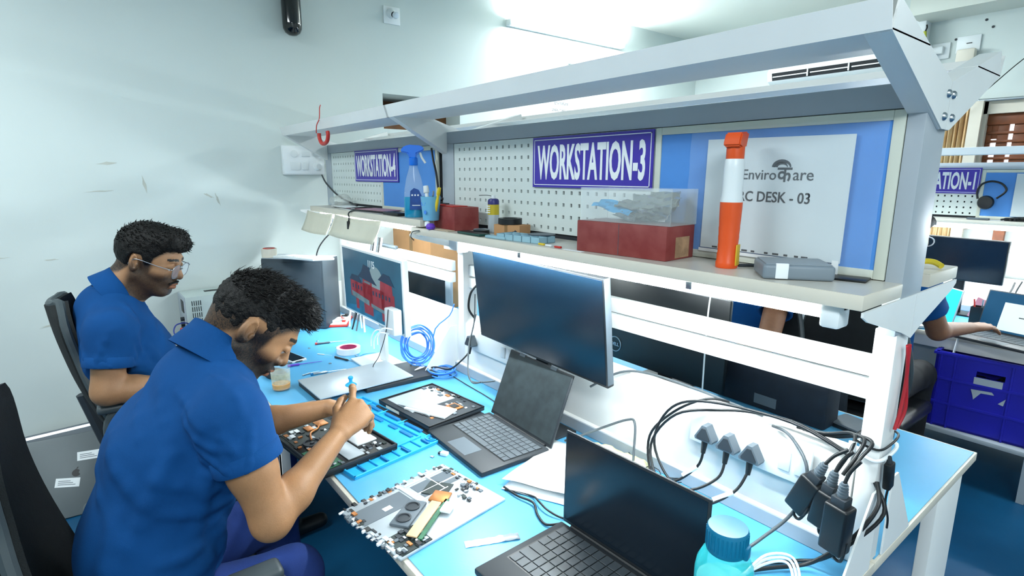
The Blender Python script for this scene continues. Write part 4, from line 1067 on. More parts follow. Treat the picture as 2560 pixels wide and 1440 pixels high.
# beaker of amber liquid, mouse, tape roll, hand tools
t = thing('glass_beaker', 'clear glass beaker with amber liquid in front of the bearded man', 'beaker', (-2.108, .548, T0))
m_glass = mat('clear_glass', '#f3f7f2', .04, var=0, alpha=.13, spec=1)
MB().lathe([(0, .001), (.030, .001), (.033, .004), (.034, .060), (.036, .085), (.038, .088), (.0345, .085), (.0325, .060), (.0315, .006), (0, .005)], n=32).build('glass_wall', m_glass, t)
MB().lathe([(0, .0055), (.0312, .006), (.0325, .024), (0, .0245)], n=32).build('liquid', mat('amber_liquid', '#e0960a', .15, var=0, spec=.8), t)
MB().lathe([(.0325, .028), (.0332, .028), (.0345, .070), (.0335, .070)], n=32).build('paper_label', mat('pale_frosted_label', '#dfe6c8', .6, var=.15, vscale=60, alpha=.45), t)
t = thing('computer_mouse', 'black computer mouse behind the glass beaker', 'mouse', (-2.255, .570, T0), R(20))
Fm = Field(); Fm.ell((0, 0, .006), (.060, .034, .030), k=.01); Fm.plane((0, 0, .0015), (0, 0, -1), .003)
Fm.p = Fm.p; v_, f_ = Fm.mesh((-.08, -.05, -.01), (.08, .05, .05), .0035)
o = np_object('shell', [(v_+np.array([0, 0, 0]), f_)], m_matt, None); o.parent = t
MB().cyl((.03, -.003, .0305), (.03, .003, .0305), .007, n=14).build('scroll_wheel', m_black, t)
t = thing('tape_roll', 'roll of white masking tape with pink core lying on the left bench', 'tape', (-2.385, .925, T0))
MB().lathe([(.040, .0), (.053, .0), (.053, .026), (.040, .026), (.040, .0)], n=36).build('tape', m_white, t)
MB().lathe([(.036, .001), (.0401, .001), (.0401, .0255), (.036, .0255), (.036, .001)], n=36).build('core', mat('pink_core', '#c4416a', .6, var=.05), t)
def tool(name, label, p, q, r0, hm, tm, hl=.45, cap_=None, group=None):
    p, q = Vector(p), Vector(q); d = q-p; L = d.length; a = math.atan2(d.y, d.x)
    t = thing(name, label, 'tool', tuple(p), a, group=group)
    MB().lathe([(0, 0), (r0*.9, .001), (r0, .006), (r0*.8, hl*L*.5), (r0, hl*L*.9), (r0*.5, hl*L), (0, hl*L)], n=12, M=Matrix.Translation((0, 0, r0)) @ Matrix.Rotation(PI/2, 4, 'Y')).build('handle', hm, t)
    MB().cyl((hl*L*.98, 0, r0), (L, 0, r0*.7), r0*.32, r0*.2, n=8).build('shaft', tm, t)
    if cap_: MB().cyl((-.006, 0, r0), (.004, 0, r0), r0*1.25, n=12).build('end_cap', cap_, t)
    return t
m_purple = mat('purple_plastic', '#6b3fc0', .45, var=.04); m_red = mat('red_plastic', '#c2342c', .45, var=.05)
tool('screwdriver', 'precision screwdriver with red cap lying left of the tape roll', (-2.590, .848, T0), (-2.555, .985, T0), .0050, m_midgrey, m_steel, cap_=m_red)
tool('screwdriver', 'precision screwdriver with blue end lying above the silver laptop lid', (-2.185, .690, T0), (-2.165, .825, T0), .0050, m_steel, m_steel, cap_=m_teald)
tool('pry_tool', 'purple plastic pry tool beside the glass beaker', (-2.345, .640, T0), (-2.325, .780, T0), .0055, m_purple, m_purple, hl=.35)
tool('tweezers', 'dark tweezers lying in front of the tape roll', (-2.345, .845, T0), (-2.235, .885, T0), .0045, m_matt, m_steel, hl=.75)
tool('spudger', 'thin grey spudger next to the purple pry tool', (-2.385, .640, T0), (-2.385, .735, T0), .0035, m_midgrey, m_steel, hl=.8)
tool('cotton_swab', 'small white stick lying near the tape roll on the mat', (-2.44, .80, T0), (-2.38, .845, T0), .0025, m_white, m_white, hl=.5)
tool('spudger', 'thin steel pick between screwdriver and silver laptop lid', (-2.20, .655, T0), (-2.215, .73, T0), .003, m_steel, m_steel, hl=.5)
t = thing('smartphone', 'small white framed phone lying below the face of the near man', 'phone', (-2.455, .690, T0), R(12))
MB().box(-.07, .07, -.034, .034, 0, .008, bev=.003).build('phone_body', m_wplast, t); MB().box(-.064, .064, -.030, .030, .0078, .0084).build('phone_screen', m_scr, t)
# little parts scattered on the mats
for i, (x, y) in enumerate(((-2.55, .80), (-2.49, .91), (-2.64, .87), (-2.31, .93), (-2.28, .80), (-1.315, .80), (-1.302, .735))):
    o = MB().box(-.006, .006, -.004, .004, 0, .0035, bev=.001, seg=1, M=rz(i*1.1)).build('screw_part', m_steel); o.location = (x, y, T0); tag(o, ['tiny steel part below the red capped screwdriver', 'tiny steel part in front of the tape roll, farther left', 'tiny steel part farthest left on the left bench mat', 'tiny steel part at the right of the tape roll', 'tiny steel part between tweezers and silver lid', 'tiny steel part just beyond the silicone mat corner', 'tiny steel part near the corner of the silicone mat and open laptop'][i], 'part', 'loose tiny parts on the bench mats')
t = thing('metal_clip', 'small white and metal connector at the corner of the silicone mat', 'connector', (-1.290, .770, T0), R(30))
MB().box(-.012, .010, -.008, .008, 0, .010, bev=.002).build('clip_body', m_white, t); MB().box(-.020, -.012, -.005, .005, .002, .007).build('clip_pin', m_black, t)

# paper strip, sheets, plastic bag
t = thing('foil_strip', 'white foil strip with printed end in front of the near open laptop', 'strip', (-.892, .650, T0), R(66))
m = MB(); N = 14; g = [[m.bm.verts.new((-.062+.124*i/N, -.011+.022*j, .0006+.0035*abs(math.sin(i*1.1+j))*(1 if i > 8 else .4))) for j in range(2)] for i in range(N+1)]
for i in range(N): m.bm.faces.new((g[i][0], g[i+1][0], g[i+1][1], g[i][1])).material_index = 1 if i > 9 else 0
o = m.build('strip', [m_white, m_silver], t); md = o.modifiers.new('s', 'SOLIDIFY'); md.thickness = .0006
def sheet(name, label, pts, m_=m_paper, lift=.002, cat='paper'):
    """crumpled sheet spanning four corner points"""
    N = 12; a, b, c, d = [Vector(p) for p in pts]; m = MB(); G = []
    for i in range(N+1):
        row = []
        for j in range(N+1):
            u, v = i/N, j/N; p = (a*(1-u)+b*u)*(1-v)+(d*(1-u)+c*u)*v
            p.z += lift*(1+math.sin(u*7+v*3)*math.cos(v*6-u*2))*.5; row.append(m.bm.verts.new(p))
        G.append(row)
    for i in range(N):
        for j in range(N): m.bm.faces.new((G[i][j], G[i+1][j], G[i+1][j+1], G[i][j+1]))
    o = m.build(name, m_); md = o.modifiers.new('s', 'SOLIDIFY'); md.thickness = .0005; return tag(o, label, cat)
sheet('paper_sheet', 'upper white paper sheet between the two open laptops', [(-1.062, .805, T0+.014), (-.872, .905, T0+.016), (-.985, 1.150, T0+.006), (-1.150, 1.075, T0+.006)], lift=.006)
sheet('paper_sheet', 'lower folded paper sheet under the bigger white sheet', [(-1.045, .790, T0+.001), (-.885, .872, T0+.001), (-.960, 1.080, T0+.001), (-1.12, 1.02, T0+.001)], lift=.004)
Fb = Field()
for c, r in (((0, 0, .010), (.075, .045, .020)), ((.06, .02, .014), (.05, .035, .020)), ((-.06, .0, .010), (.05, .030, .018))): Fb.ell(c, r, k=.02)
Fb.noise(.004, 90, 1); Fb.plane((0, 0, .001), (0, 0, -1))
o = np_object('plastic_bag', [Fb.mesh((-.14, -.09, -.01), (.14, .09, .06), .005)], mat('pale_yellow_plastic_film', '#e9e6b4', .3, var=.05, alpha=.8)); o.location = (-.955, 1.125, T0); o.rotation_euler = (0, 0, R(-5)); tag(o, 'crumpled pale yellow plastic bag behind the near open laptop', 'plastic bag')

# water bottle
t = thing('water_bottle', 'translucent turquoise water bottle with a teal screw cap', 'bottle', (-.405, .757, T0))
m_bot = mat('turquoise_plastic', '#3cdde6', .12, var=0, alpha=.62, spec=.9); m_cap = mat('teal_bottle_cap', '#0b6f94', .35, var=.02)
MB().lathe([(0, 0), (.040, 0), (.044, .004), (.0445, .06), (.042, .075), (.0445, .09), (.0455, .15), (.0455, .175), (.043, .192), (.036, .208), (.029, .216), (.027, .222)], n=40).build('body', m_bot, t)
MB().lathe([(0, .004), (.0405, .004), (.0415, .16), (0, .1605)], n=32).build('water', mat('turquoise_water', '#a6f2ea', .1, var=0, alpha=.8), t)
MB().lathe([(.0290, .214), (.0305, .216), (.0315, .222), (.0315, .254), (.0300, .257), (.024, .2572), (0, .2574)], n=40).build('cap', m_cap, t)
m = MB()
for i in range(30):
    a = 2*PI*i/30; m.box(-.0008, .0008, -.0008, .0008, .223, .251, M=Matrix.Translation((.0316*math.cos(a), .0316*math.sin(a), 0)))
m.build('cap_grip', m_cap, t)
MB().box(.026, .036, -.008, .008, .214, .236, bev=.003, M=rz(R(10))).build('cap_loop', m_cap, t)

# sockets with plugs on the trunking
def socket_plate(label, x0, x1, z0, z1, items, y=1.1905, nsw=2, tilt=3.4):
    t = thing('socket_plate', label, 'socket', (0, y, z0), rot=(R(-tilt), 0, 0))
    xc = (x0+x1)/2; t.location = (xc, y, z0); w_ = x1-x0; h = z1-z0
    MB().box(-w_/2, w_/2, -.006, .006, 0, h, bev=.003).build('face_plate', m_wplast, t)
    for sx in items: MB().lathe([(.017, 0), (.017, .001), (.0, .001)], c=(0, 0, 0), n=20, M=Matrix.Translation((sx-xc, -.006, h*.5)) @ Matrix.Rotation(PI/2, 4, 'X')).build('socket_face', m_white, t)
    for i in range(nsw):
        x = w_/2-.055+.036*i; MB().box(x-.013, x+.013, -.010, -.005, h*.24, h*.76, bev=.002).build('rocker_switch', mat('grey_white_switch', '#c9d2d8', .4, var=.02), t)
    return t
socket_plate('white triple socket plate with two switches on the trunking near the end post', -.760, -.462, .884, .972, (-.703, -.644, -.585))
socket_plate('white socket plate with one plug on the trunking left of the large monitor', -1.80, -1.50, .872, .952, (-1.741,))
def plug(label, x, z, cable_pts, tagw=None, y=1.186):
    t = thing('power_plug', label, 'plug', (x, y, z))
    pl = [(-.023, -.016), (.023, -.016), (.025, -.010), (.006, .024), (-.006, .024), (-.025, -.010)]
    MB().prism(pl, 'y', -.030, -.003).build('plug_body', m_midgrey, t)
    MB().prism([(a*.72, b*.72) for a, b in pl], 'y', -.033, -.029).build('plug_face', m_matt, t)
    MB().cyl((0, -.020, -.012), (.0, -.026, -.048), .0085, .0055, n=12).build('strain_relief', m_black, t)
    pts = [(0, -.024, -.040)]+[(a-x, b-y, c-z) for a, b, c in cable_pts]
    MB().tube(pts, .0034, n=8).build('cord', m_black, t, smooth=60)
    if tagw:
        a, b = Vector(pts[tagw]), Vector(pts[tagw+1]); MB().cyl(a, a+(b-a)*.55, .0058, n=10).build('cord_tag', m_white, t)
    return t
plug('left black three pin plug in the triple socket plate', -.703, .925, [(-.71, 1.15, .84), (-.76, 1.12, .785), (-.83, 1.13, .775), (-.865, 1.16, .86), (-.80, 1.17, .95), (-.73, 1.20, 1.0), (-.69, 1.24, .995)], tagw=1)
plug('middle black three pin plug in the triple socket plate', -.644, .922, [(-.648, 1.14, .84), (-.70, 1.10, .800), (-.78, 1.12, .80), (-.835, 1.14, .87), (-.80, 1.16, .965), (-.70, 1.17, 1.010), (-.52, 1.20, 1.015), (-.40, 1.205, .985)])
plug('right black three pin plug in the triple socket plate', -.585, .920, [(-.60, 1.13, .83), (-.66, 1.08, .785), (-.76, 1.08, .785), (-.83, 1.12, .86), (-.78, 1.15, .955), (-.68, 1.19, .990), (-.60, 1.21, 1.005), (-.50, 1.215, 1.01), (-.385, 1.21, .98)], tagw=1)
plug('black plug in the trunking socket left of the large monitor', -1.741, .912, [(-1.75, 1.13, .84), (-1.79, 1.10, .80), (-1.88, 1.09, .785), (-1.95, 1.08, .76)])

# cables
cable('power_cord', 'grey cord hanging in a wide loop right of the triple socket plate', [(-.565, 1.215, .985), (-.52, 1.20, .985), (-.465, 1.165, .955), (-.455, 1.155, .90), (-.47, 1.14, .84), (-.50, 1.10, .79), (-.53, 1.04, .7570), (-.58, 1.0, .7560)], .0036, mat('grey_cord', '#4a5257', .5, var=.05))
cable('power_cord', 'black cord running from the end post along the mat edge to the bottle', [(-.340, 1.195, .955), (-.325, 1.17, .92), (-.345, 1.14, .86), (-.385, 1.12, .80), (-.42, 1.10, .765), (-.47, 1.03, .758), (-.52, .93, .757)], .0042)
cable('power_cord', 'second black cord beside the one from the end post', [(-.345, 1.200, .95), (-.318, 1.185, .90), (-.355, 1.145, .83), (-.40, 1.13, .775), (-.44, 1.11, .757), (-.50, 1.01, .757), (-.54, .92, .757)], .0038)
pts = []
for k in range(3): pts += [(-.49+.004*k, .95+.01*k, T0+.004+.004*k), (-.46, 1.02, T0+.03+.01*k), (-.43, 1.05+.012*k, T0+.035), (-.405+.006*k, 1.02, T0+.014), (-.41, .96-.01*k, T0+.008), (-.45, .92, T0+.006), (-.49, .93-.02*k, T0+.010)]
cable('charging_cable', 'white cable looped several times on the mat behind the turquoise bottle', pts, .0028, m_white)
cable('laptop_cord', 'black cord leaving the white paper towards the near open laptop', [(-1.045, .80, T0+.004), (-.99, .80, T0+.006), (-.94, .81, T0+.008), (-.90, .79, T0+.004), (-.86, .78, T0+.004), (-.835, .80, T0+.010)], .0030)
cable('laptop_cord', 'second black cord crossing the one leaving the white paper', [(-1.035, .795, T0+.003), (-.97, .83, T0+.004), (-.93, .82, T0+.012), (-.89, .815, T0+.010), (-.85, .83, T0+.004), (-.83, .87, T0+.004)], .0026)
cable('monitor_cord', 'black cord arching over the trunking right of the large monitor', [(-1.12, 1.09, .765), (-1.08, 1.10, .79), (-1.02, 1.13, .83), (-.955, 1.17, .87), (-.925, 1.17, .87), (-.90, 1.14, .80), (-.885, 1.12, .765)], .0034, MATS['grey_cord'])
cable('monitor_cord', 'grey cord lying along the trunking top towards the end post', [(-1.09, 1.16, .93), (-1.02, 1.21, .985), (-.95, 1.25, .993), (-.80, 1.262, .990), (-.70, 1.25, .99), (-.60, 1.235, .992)], .0034, MATS['grey_cord'])
cable('monitor_cord', 'thin cord drooping from behind the large monitor to the open laptop', [(-1.74, 1.19, 1.10), (-1.72, 1.17, .99), (-1.68, 1.12, .93), (-1.60, 1.06, .865), (-1.53, 1.03, .84), (-1.47, 1.03, .86)], .0024, MATS['grey_cord'])
cable('monitor_cord', 'thin cord hanging in a loop beside the left trunking socket', [(-1.735, 1.19, 1.02), (-1.715, 1.15, .93), (-1.69, 1.12, .85), (-1.62, 1.08, .815), (-1.54, 1.06, .83), (-1.45, 1.07, .86)], .0026, MATS['grey_cord'])
cable('monitor_cord', 'black cord hanging beside the upright at the large monitor', [(-1.77, 1.225, 1.13), (-1.80, 1.21, 1.09), (-1.80, 1.20, 1.03), (-1.79, 1.22, .99)], .0046)
cable('thin_wires', 'tangle of thin black wires behind the near open laptop', [(-.90+.05*math.sin(i*2.1), 1.13+.045*math.cos(i*1.7), T0+.012+.010*math.sin(i*1.3)) for i in range(26)], .0013, m_black, smooth=3)
cable('thin_wires', 'second tangle of thin wires below the triple socket plate', [(-.80+.05*math.sin(i*1.6+1), 1.125+.035*math.cos(i*2.3), T0+.020+.018*math.sin(i*.9)) for i in range(26)], .0013, m_black, smooth=3)
cable('thin_cord', 'thin dark cord over the blue mat right of the blue cable coil', [(-1.86, 1.12, T0+.012), (-1.80, 1.13, T0+.004), (-1.70, 1.125, T0+.003), (-1.58, 1.12, T0+.003), (-1.48, 1.11, T0+.003), (-1.40, 1.10, T0+.003)], .0018)
m_lan = mat('blue_network_cable', '#4388e2', .4, var=.04)
def coil(label, c, nrm, r0, turns, seed, tail, squash=1., r=.0027):
    rr = random.Random(seed); q = Vector(nrm).to_track_quat('Z', 'Y').to_matrix(); pts = []
    for i in range(turns*14):
        a = 2*PI*i/14; rad = r0*(.92+.24*math.sin(a*.37+seed)+rr.uniform(-.04, .04)); off = .012*math.sin(a*.23)+rr.uniform(-.002, .002)
        pts.append(Vector(c)+q@Vector((rad*math.cos(a), squash*rad*math.sin(a), off)))
    pts += [Vector(p) for p in tail]
    return cable('network_cable', label, pts, r, m_lan, smooth=3)
coil('coil of blue network cable hanging on the gusset between the two benches', (-1.965, 1.055, .865), (1, -.35, .15), .062, 8, 1, [(-1.93, 1.12, .93), (-1.915, 1.18, .98), (-1.90, 1.195, 1.03)], 1.15)
coil('coil of blue network cable lying flat on the mat beside the gusset', (-1.868, 1.112, T0+.014), (0, 0, 1), .052, 6, 2, [(-1.95, 1.05, T0+.03), (-1.975, 1.03, T0+.06)], .95)
cable('thin_wires', 'loop of thin pale blue wire lying right of the tape roll', [(-2.28, .93, T0+.002), (-2.22, .90, T0+.004), (-2.17, .93, T0+.004), (-2.15, 1.0, T0+.004), (-2.20, 1.04, T0+.004), (-2.28, 1.02, T0+.004), (-2.31, .97, T0+.002)], .0016, m_lan, closed=True)
for k in range(3):
    cable('thin_wires', 'thin white wire, %s of three between the silver lid and the blue coil' % ['leftmost', 'middle', 'rightmost'][k], [(-2.12+.03*k, 1.02, T0+.004), (-2.06, 1.06+.015*k, T0+.012), (-2.0, 1.04, T0+.024), (-1.96+.01*k, 1.07, T0+.026), (-1.93, 1.02, T0+.022)], .0020, m_white, group='white wires between lid and coil')

# adapters bundled on the end post
def adapter(label, c, rot, s):
    t = thing('power_adapter', label, 'adapter', c, rot=rot)
    MB().box(-s[0]/2, s[0]/2, -s[1]/2, s[1]/2, -s[2]/2, s[2]/2, bev=.005, seg=3).build('case', m_black, t)
    MB().box(-s[0]*.3, s[0]*.3, -s[1]*.36, s[1]*.36, s[2]/2-.002, s[2]/2+.018, bev=.002).build('cord_socket', m_matt, t)
    MB().cyl((0, 0, s[2]/2+.016), (0, 0, s[2]/2+.048), .009, .006, n=12).build('strain_relief', m_midgrey, t)
    for k in range(4): MB().cyl((0, 0, s[2]/2+.022+.006*k), (0, 0, s[2]/2+.025+.006*k), .0102-.0006*k, n=12).build('relief_rib', m_midgrey, t)
    MB().tube([(0, 0, s[2]/2+.045), (.002, .010, s[2]/2+.07), (.012, .02, s[2]/2+.095)], .0036, n=8).build('cord', m_black, t)
    MB().tube([(0, 0, -s[2]/2+.002), (.004, .0, -s[2]/2-.016), (.018, 0, -s[2]/2-.014), (.022, 0, -s[2]/2+.03)], .0030, n=8).build('low_voltage_cord', m_black, t)
    return t
adapter('left tilted black power adapter hanging at the end post', (-.443, 1.125, .905), (0, R(22), R(-12)), (.044, .030, .088))
adapter('middle black power adapter strapped in the bundle at the end post', (-.402, 1.120, .895), (0, R(8), R(-8)), (.040, .032, .080))
adapter('largest black power adapter at the right of the bundle on the end post', (-.368, 1.100, .880), (R(4), R(4), R(-10)), (.046, .036, .105))
for i, (x, dx) in enumerate(((-.393, 0), (-.380, .004), (-.372, .010))):
    cable('power_cord', 'black cord running up from the power adapters, %s of the three' % ['left', 'middle', 'right'][i], [(x, 1.13, .975), (x+.01, 1.155, 1.01), (x+.008+dx, 1.185, 1.035), (x-.01, 1.20, 1.035), (x-.06, 1.215, 1.01), (x-.12, 1.22, 1.0)], .0036, group='cords above the adapters')
o = MB().tube([(-.388, 1.196, 1.028), (-.348, 1.192, 1.022), (-.336, 1.22, 1.026), (-.338, 1.275, 1.035), (-.375, 1.278, 1.035), (-.392, 1.24, 1.032)], .0024, closed=True).build('cable_tie', m_black); tag(o, 'black cable tie round the end post', 'cable tie')
o = MB().tube([(-.390, 1.196, 1.010), (-.350, 1.190, .998), (-.335, 1.22, 1.004), (-.338, 1.275, 1.012), (-.375, 1.278, 1.012), (-.392, 1.24, 1.012)], .0036, closed=True).build('cable_tie', m_white); tag(o, 'white strap round the end post below the black tie', 'cable tie')
o = MB().cyl((-.386, 1.178, 1.030), (-.380, 1.165, .985), .007, n=10).build('white_sleeve', m_white); tag(o, 'white sleeve round the cords above the power adapters', 'sleeve')
t = thing('cord_plug', 'small black plug hooked on the outer side of the end post', 'plug', (-.330, 1.222, .965), rot=(R(10), 0, 0)); MB().box(-.007, .008, -.012, .012, -.030, .030, bev=.004).build('plug_body', m_black, t); MB().cyl((0, 0, .028), (0, 0, .044), .006, .003, n=10).build('plug_tip', m_matt, t)
cable('power_cord', 'thin black lead dangling on the outer side of the end gusset', [(-.328, 1.225, .938), (-.332, 1.235, .90), (-.328, 1.25, .86), (-.330, 1.262, .83)], .0022)
m_redc = mat('red_strap', '#b3202b', .5, var=.05)
for k in range(2): cable('red_lanyard', ['red strap hanging along the end post, nearer the camera', 'red strap hanging along the end post, the farther one'][k], [(-.331, 1.225+.01*k, 1.235), (-.331, 1.245, 1.17), (-.331+.003*k, 1.238+.018*k, 1.10), (-.333, 1.228+.012*k, 1.06)], .0034, m_redc, group='red straps on the end post', cat='strap')

# monitors
def monitor(label, c, w_, h, yaw, tilt, roll, scr, bez=.006, stand=True, th=.022, bm_=None):
    t = thing('monitor', label, 'monitor', c, rot=(R(tilt), R(roll), yaw))
    MB().box(-w_/2, w_/2, -.004, th, -h/2, h/2, bev=.003).build('housing', bm_ or m_black, t)
    MB().box(-w_*.36, w_*.36, th-.002, th+.022, -h*.34, h*.30, bev=.008).build('back_bulge', m_matt, t)
    MB().box(-w_/2+bez, w_/2-bez, -.0052, -.0038, -h/2+bez*1.4, h/2-bez).build('screen', scr, t)
    return t
mon = monitor('large black monitor with a dark screen over the open black laptop', (-1.266, 1.083, 1.140), .606, .316, 0, 7.5, 1.4, m_scr, bm_=m_black)
MB().box(.300, .3040, -.003, .019, -.150, .157, bev=.001).build('side_trim', m_midgrey, mon)
t = thing('monitor_stand', 'black monitor stand behind the open laptop', 'monitor stand', (-1.266, 1.12, T0)); 
MB().box(-.03, .03, .0, .018, .004, .36, bev=.005).build('stand_neck', m_matt, t); MB().box(-.11, .11, -.08, .055, 0, .008, bev=.003).build('stand_foot', m_matt, t)
mon4 = monitor('monitor showing a red pagoda wallpaper on the left bench', (-2.165, .955, 1.088), .590, .300, 0, 1.5, .6, mat('wallpaper_night_sky', '#2b6075', .35, var=.3, vscale=3, mottle='#1c3d58', emit=.22), bez=.010, bm_=m_wplast)
def flat(name, polys, m_, dy): 
    for p in polys: MB().prism([(x, z) for x, z in p], 'y', -.0052-dy, -.0052-dy-.0003).build(name, m_, mon4)
m_pr = mat('wallpaper_red', '#96303a', .4, var=.2, vscale=20, emit=.2); m_pd = mat('wallpaper_dark_roof', '#24364e', .4, var=.1, emit=.15); m_pm = mat('wallpaper_moon', '#7d8f93', .4, var=.08, emit=.25); m_pg = mat('wallpaper_grey', '#6b7f83', .4, var=.2, vscale=20, emit=.2)
flat('picture_moon', [[(.055+.075*math.cos(a*PI/10), .02+.075*math.sin(a*PI/10)) for a in range(20)]], m_pm, .0001)
flat('picture_water', [[(-.28, -.140), (.28, -.140), (.28, -.105), (.0, -.090), (-.28, -.12)]], mat('wallpaper_water', '#2a6f92', .4, var=.3, vscale=12, emit=.2), .0002)
flat('picture_tower', [[(-.075, -.125), (.015, -.125), (.015, .035), (-.075, .035)], [(-.21, -.07), (.22, -.09), (.22, .0), (-.21, .01)], [(.09, -.02), (.21, -.03), (.20, .055), (.10, .05)], [(-.16, -.12), (-.13, -.12), (-.13, 0), (-.16, 0)], [(.10, -.125), (.13, -.125), (.13, 0), (.10, 0)]], m_pr, .0004)
flat('picture_roof', [[(-.125, .030), (.065, .015), (.020, .045), (-.005, .085), (-.060, .090), (-.085, .055)], [(-.22, .005), (-.08, .0), (-.12, .03), (-.19, .03)], [(.08, .045), (.225, .035), (.185, .075), (.13, .078)]], m_pd, .0007)
flat('picture_wall', [[(-.20, -.045), (-.02, -.062), (-.02, -.085), (-.20, -.068)], [(.0, -.07), (.24, -.085), (.24, -.098), (.0, -.085)], [(-.06, .012), (.0, .010), (.0, .018), (-.06, .020)]], m_pg, .0009)
flat('picture_window', [[(-.19+.03*i, -.030), (-.178+.03*i, -.030), (-.178+.03*i, -.012), (-.19+.03*i, -.012)] for i in range(13) if i not in (4, 5, 6)], m_pd, .0009)
text('clock_digits', '1115', .042, m_white, mon4, MY(.02, -.0064, .098), bold=.0006, sx=.8)
t = thing('monitor_stand', 'white stand under the monitor with the pagoda picture', 'monitor stand', (-2.165, .99, T0))
MB().box(-.03, .03, .0, .018, .004, .30, bev=.005).build('stand_neck', m_wplast, t); MB().box(-.11, .11, -.10, .06, 0, .008, bev=.003).build('stand_foot', m_wplast, t)
t = thing('network_adapter', 'white box shaped adapter with three cables at the corner of the pagoda monitor', 'adapter', (-1.905, .925, 1.005))
MB().box(-.04, .04, -.022, .015, -.055, .045, bev=.006).build('case', m_wplast, t)
for k, (x, z) in enumerate(((-.03, -.05), (-.005, -.055), (.03, -.03))): MB().tube([(x, -.02, z), (x-.025, -.05, z+.005), (x-.05, -.06, z-.03), (x-.055, -.06, z-.065)], .0028, n=7).build('cable', m_white, t)
cable('thin_cord', 'thin dark cord hanging from the white adapter to the mat', [(-1.90, .90, 1.05), (-1.93, .90, .95), (-2.0, .90, .84), (-2.06, .90, .77), (-1.98, .95, .757), (-1.93, 1.0, .757)], .0016)
# ------------------------------------------------------------ things on the shelves
S3, S4 = 1.3608, 1.3908
def obox(t, w_, d_, h, th, m_, z0=0, name='box_body', floor_=True):
    m = MB(); m.box(-w_/2, w_/2, -d_/2, -d_/2+th, z0, h); m.box(-w_/2, w_/2, d_/2-th, d_/2, z0, h); m.box(-w_/2, -w_/2+th, -d_/2+th, d_/2-th, z0, h); m.box(w_/2-th, w_/2, -d_/2+th, d_/2-th, z0, h)
    if floor_: m.box(-w_/2+th, w_/2-th, -d_/2+th, d_/2-th, z0, z0+th)
    return m.build(name, m_, t)
# big maroon box with the clear box on it
t = thing('maroon_box', 'larger faded maroon wooden box under the clear plastic box', 'box', (-.895, 1.087, S3), R(4))
MB().box(-.132, .132, -.058, .060, 0, .078, bev=.0015).build('box_body', m_maroon, t)
MB().box(-.0004, .0004, -.0588, -.058, .002, .076).build('seam', m_midgrey, t)
MB().box(.1322, .1330, -.020, .038, .004, .052).build('torn_label', mat('torn_tan_label', '#b89472', .8, var=.2, vscale=40), t)
t = thing('clear_box', 'open clear plastic box full of antistatic bags on the larger maroon box', 'box', (-.890, 1.090, S3+.0785), R(4))
obox(t, .262, .112, .082, .0022, m_clear)
MB().box(-.132, .132, -.057, -.0545, .076, .083).build('box_rim', m_clear, t)
m_bag = mat('silver_antistatic_bag', '#b9bdb4', .22, metal=.75, var=.15, vscale=15, bump=.5, bscale=30)
rr = random.Random(3)
for i in range(9):
    N = 6; m = MB(); G_ = []; w_, h_ = rr.uniform(.07, .12), rr.uniform(.045, .07)
    M_ = Matrix.Translation((rr.uniform(-.06, .06), rr.uniform(-.03, .035), .006+.006*i)) @ Euler((rr.uniform(.1, .9), rr.uniform(-.2, .2), rr.uniform(-.6, .6))).to_matrix().to_4x4()
    for a in range(N+1): G_.append([m.bm.verts.new(M_@Vector((w_*(a/N-.5), h_*(b/N-.5)*.8, .004*math.sin(a*1.7+b*2.1+i)))) for b in range(N+1)])
    for a in range(N):
        for b in range(N): m.bm.faces.new((G_[a][b], G_[a+1][b], G_[a+1][b+1], G_[a][b+1]))
    for v in m.bm.verts: v.co.x = max(-.125, min(.125, v.co.x)); v.co.y = max(-.050, min(.050, v.co.y)); v.co.z = max(.003, min(.078 if i < 8 else .10, v.co.z))
    o = m.build('antistatic_bag', [m_bag, m_paper, m_teal][0 if i not in (2, 5) else (1 if i == 2 else 2)]); o.parent = t
# spray bottle (orange)
t = thing('duster_bottle', 'orange and white bottle with a tilted orange cap on the near shelf', 'bottle', (-.634, 1.080, S3), R(12))
m_or = mat('orange_plastic', '#e5541a', .38, var=.04); 
MB().lathe([(0, 0), (.0215, 0), (.0225, .003), (.0225, .012), (.0210, .015), (.0210, .030), (.0200, .033), (.0205, .048), (.0200, .051), (.0208, .066), (.0203, .069), (.0212, .084), (.0208, .088), (.0215, .100), (.0222, .125), (.0222, .137)], n=36).build('body', m_or, t)
MB().lathe([(.0222, .137), (.0224, .139), (.0205, .150), (.0200, .160), (.0197, .205), (.0190, .222), (.017, .226)], n=36).build('clear_sleeve', m_wplast, t)
MB().lathe([(.0175, .222), (.0178, .224), (.0178, .250), (.017, .254), (0, .2545)], n=30).build('neck', m_or, t)
m = MB(); m.prism([(-.026, .249), (-.026, .258), (-.016, .276), (.022, .279), (.025, .272), (.020, .262), (.014, .246), (-.012, .246)], 'x', -.017, .017)
bmesh.ops.bevel(m.bm, geom=list(m.bm.edges), offset=.003, segments=2, affect='EDGES'); m.build('spout_cap', m_or, t)
MB().box(.0195, .0225, -.010, .010, .006, .05, bev=.001).build('yellow_label', mat('yellow_label', '#d9b22c', .5, var=.05), t)
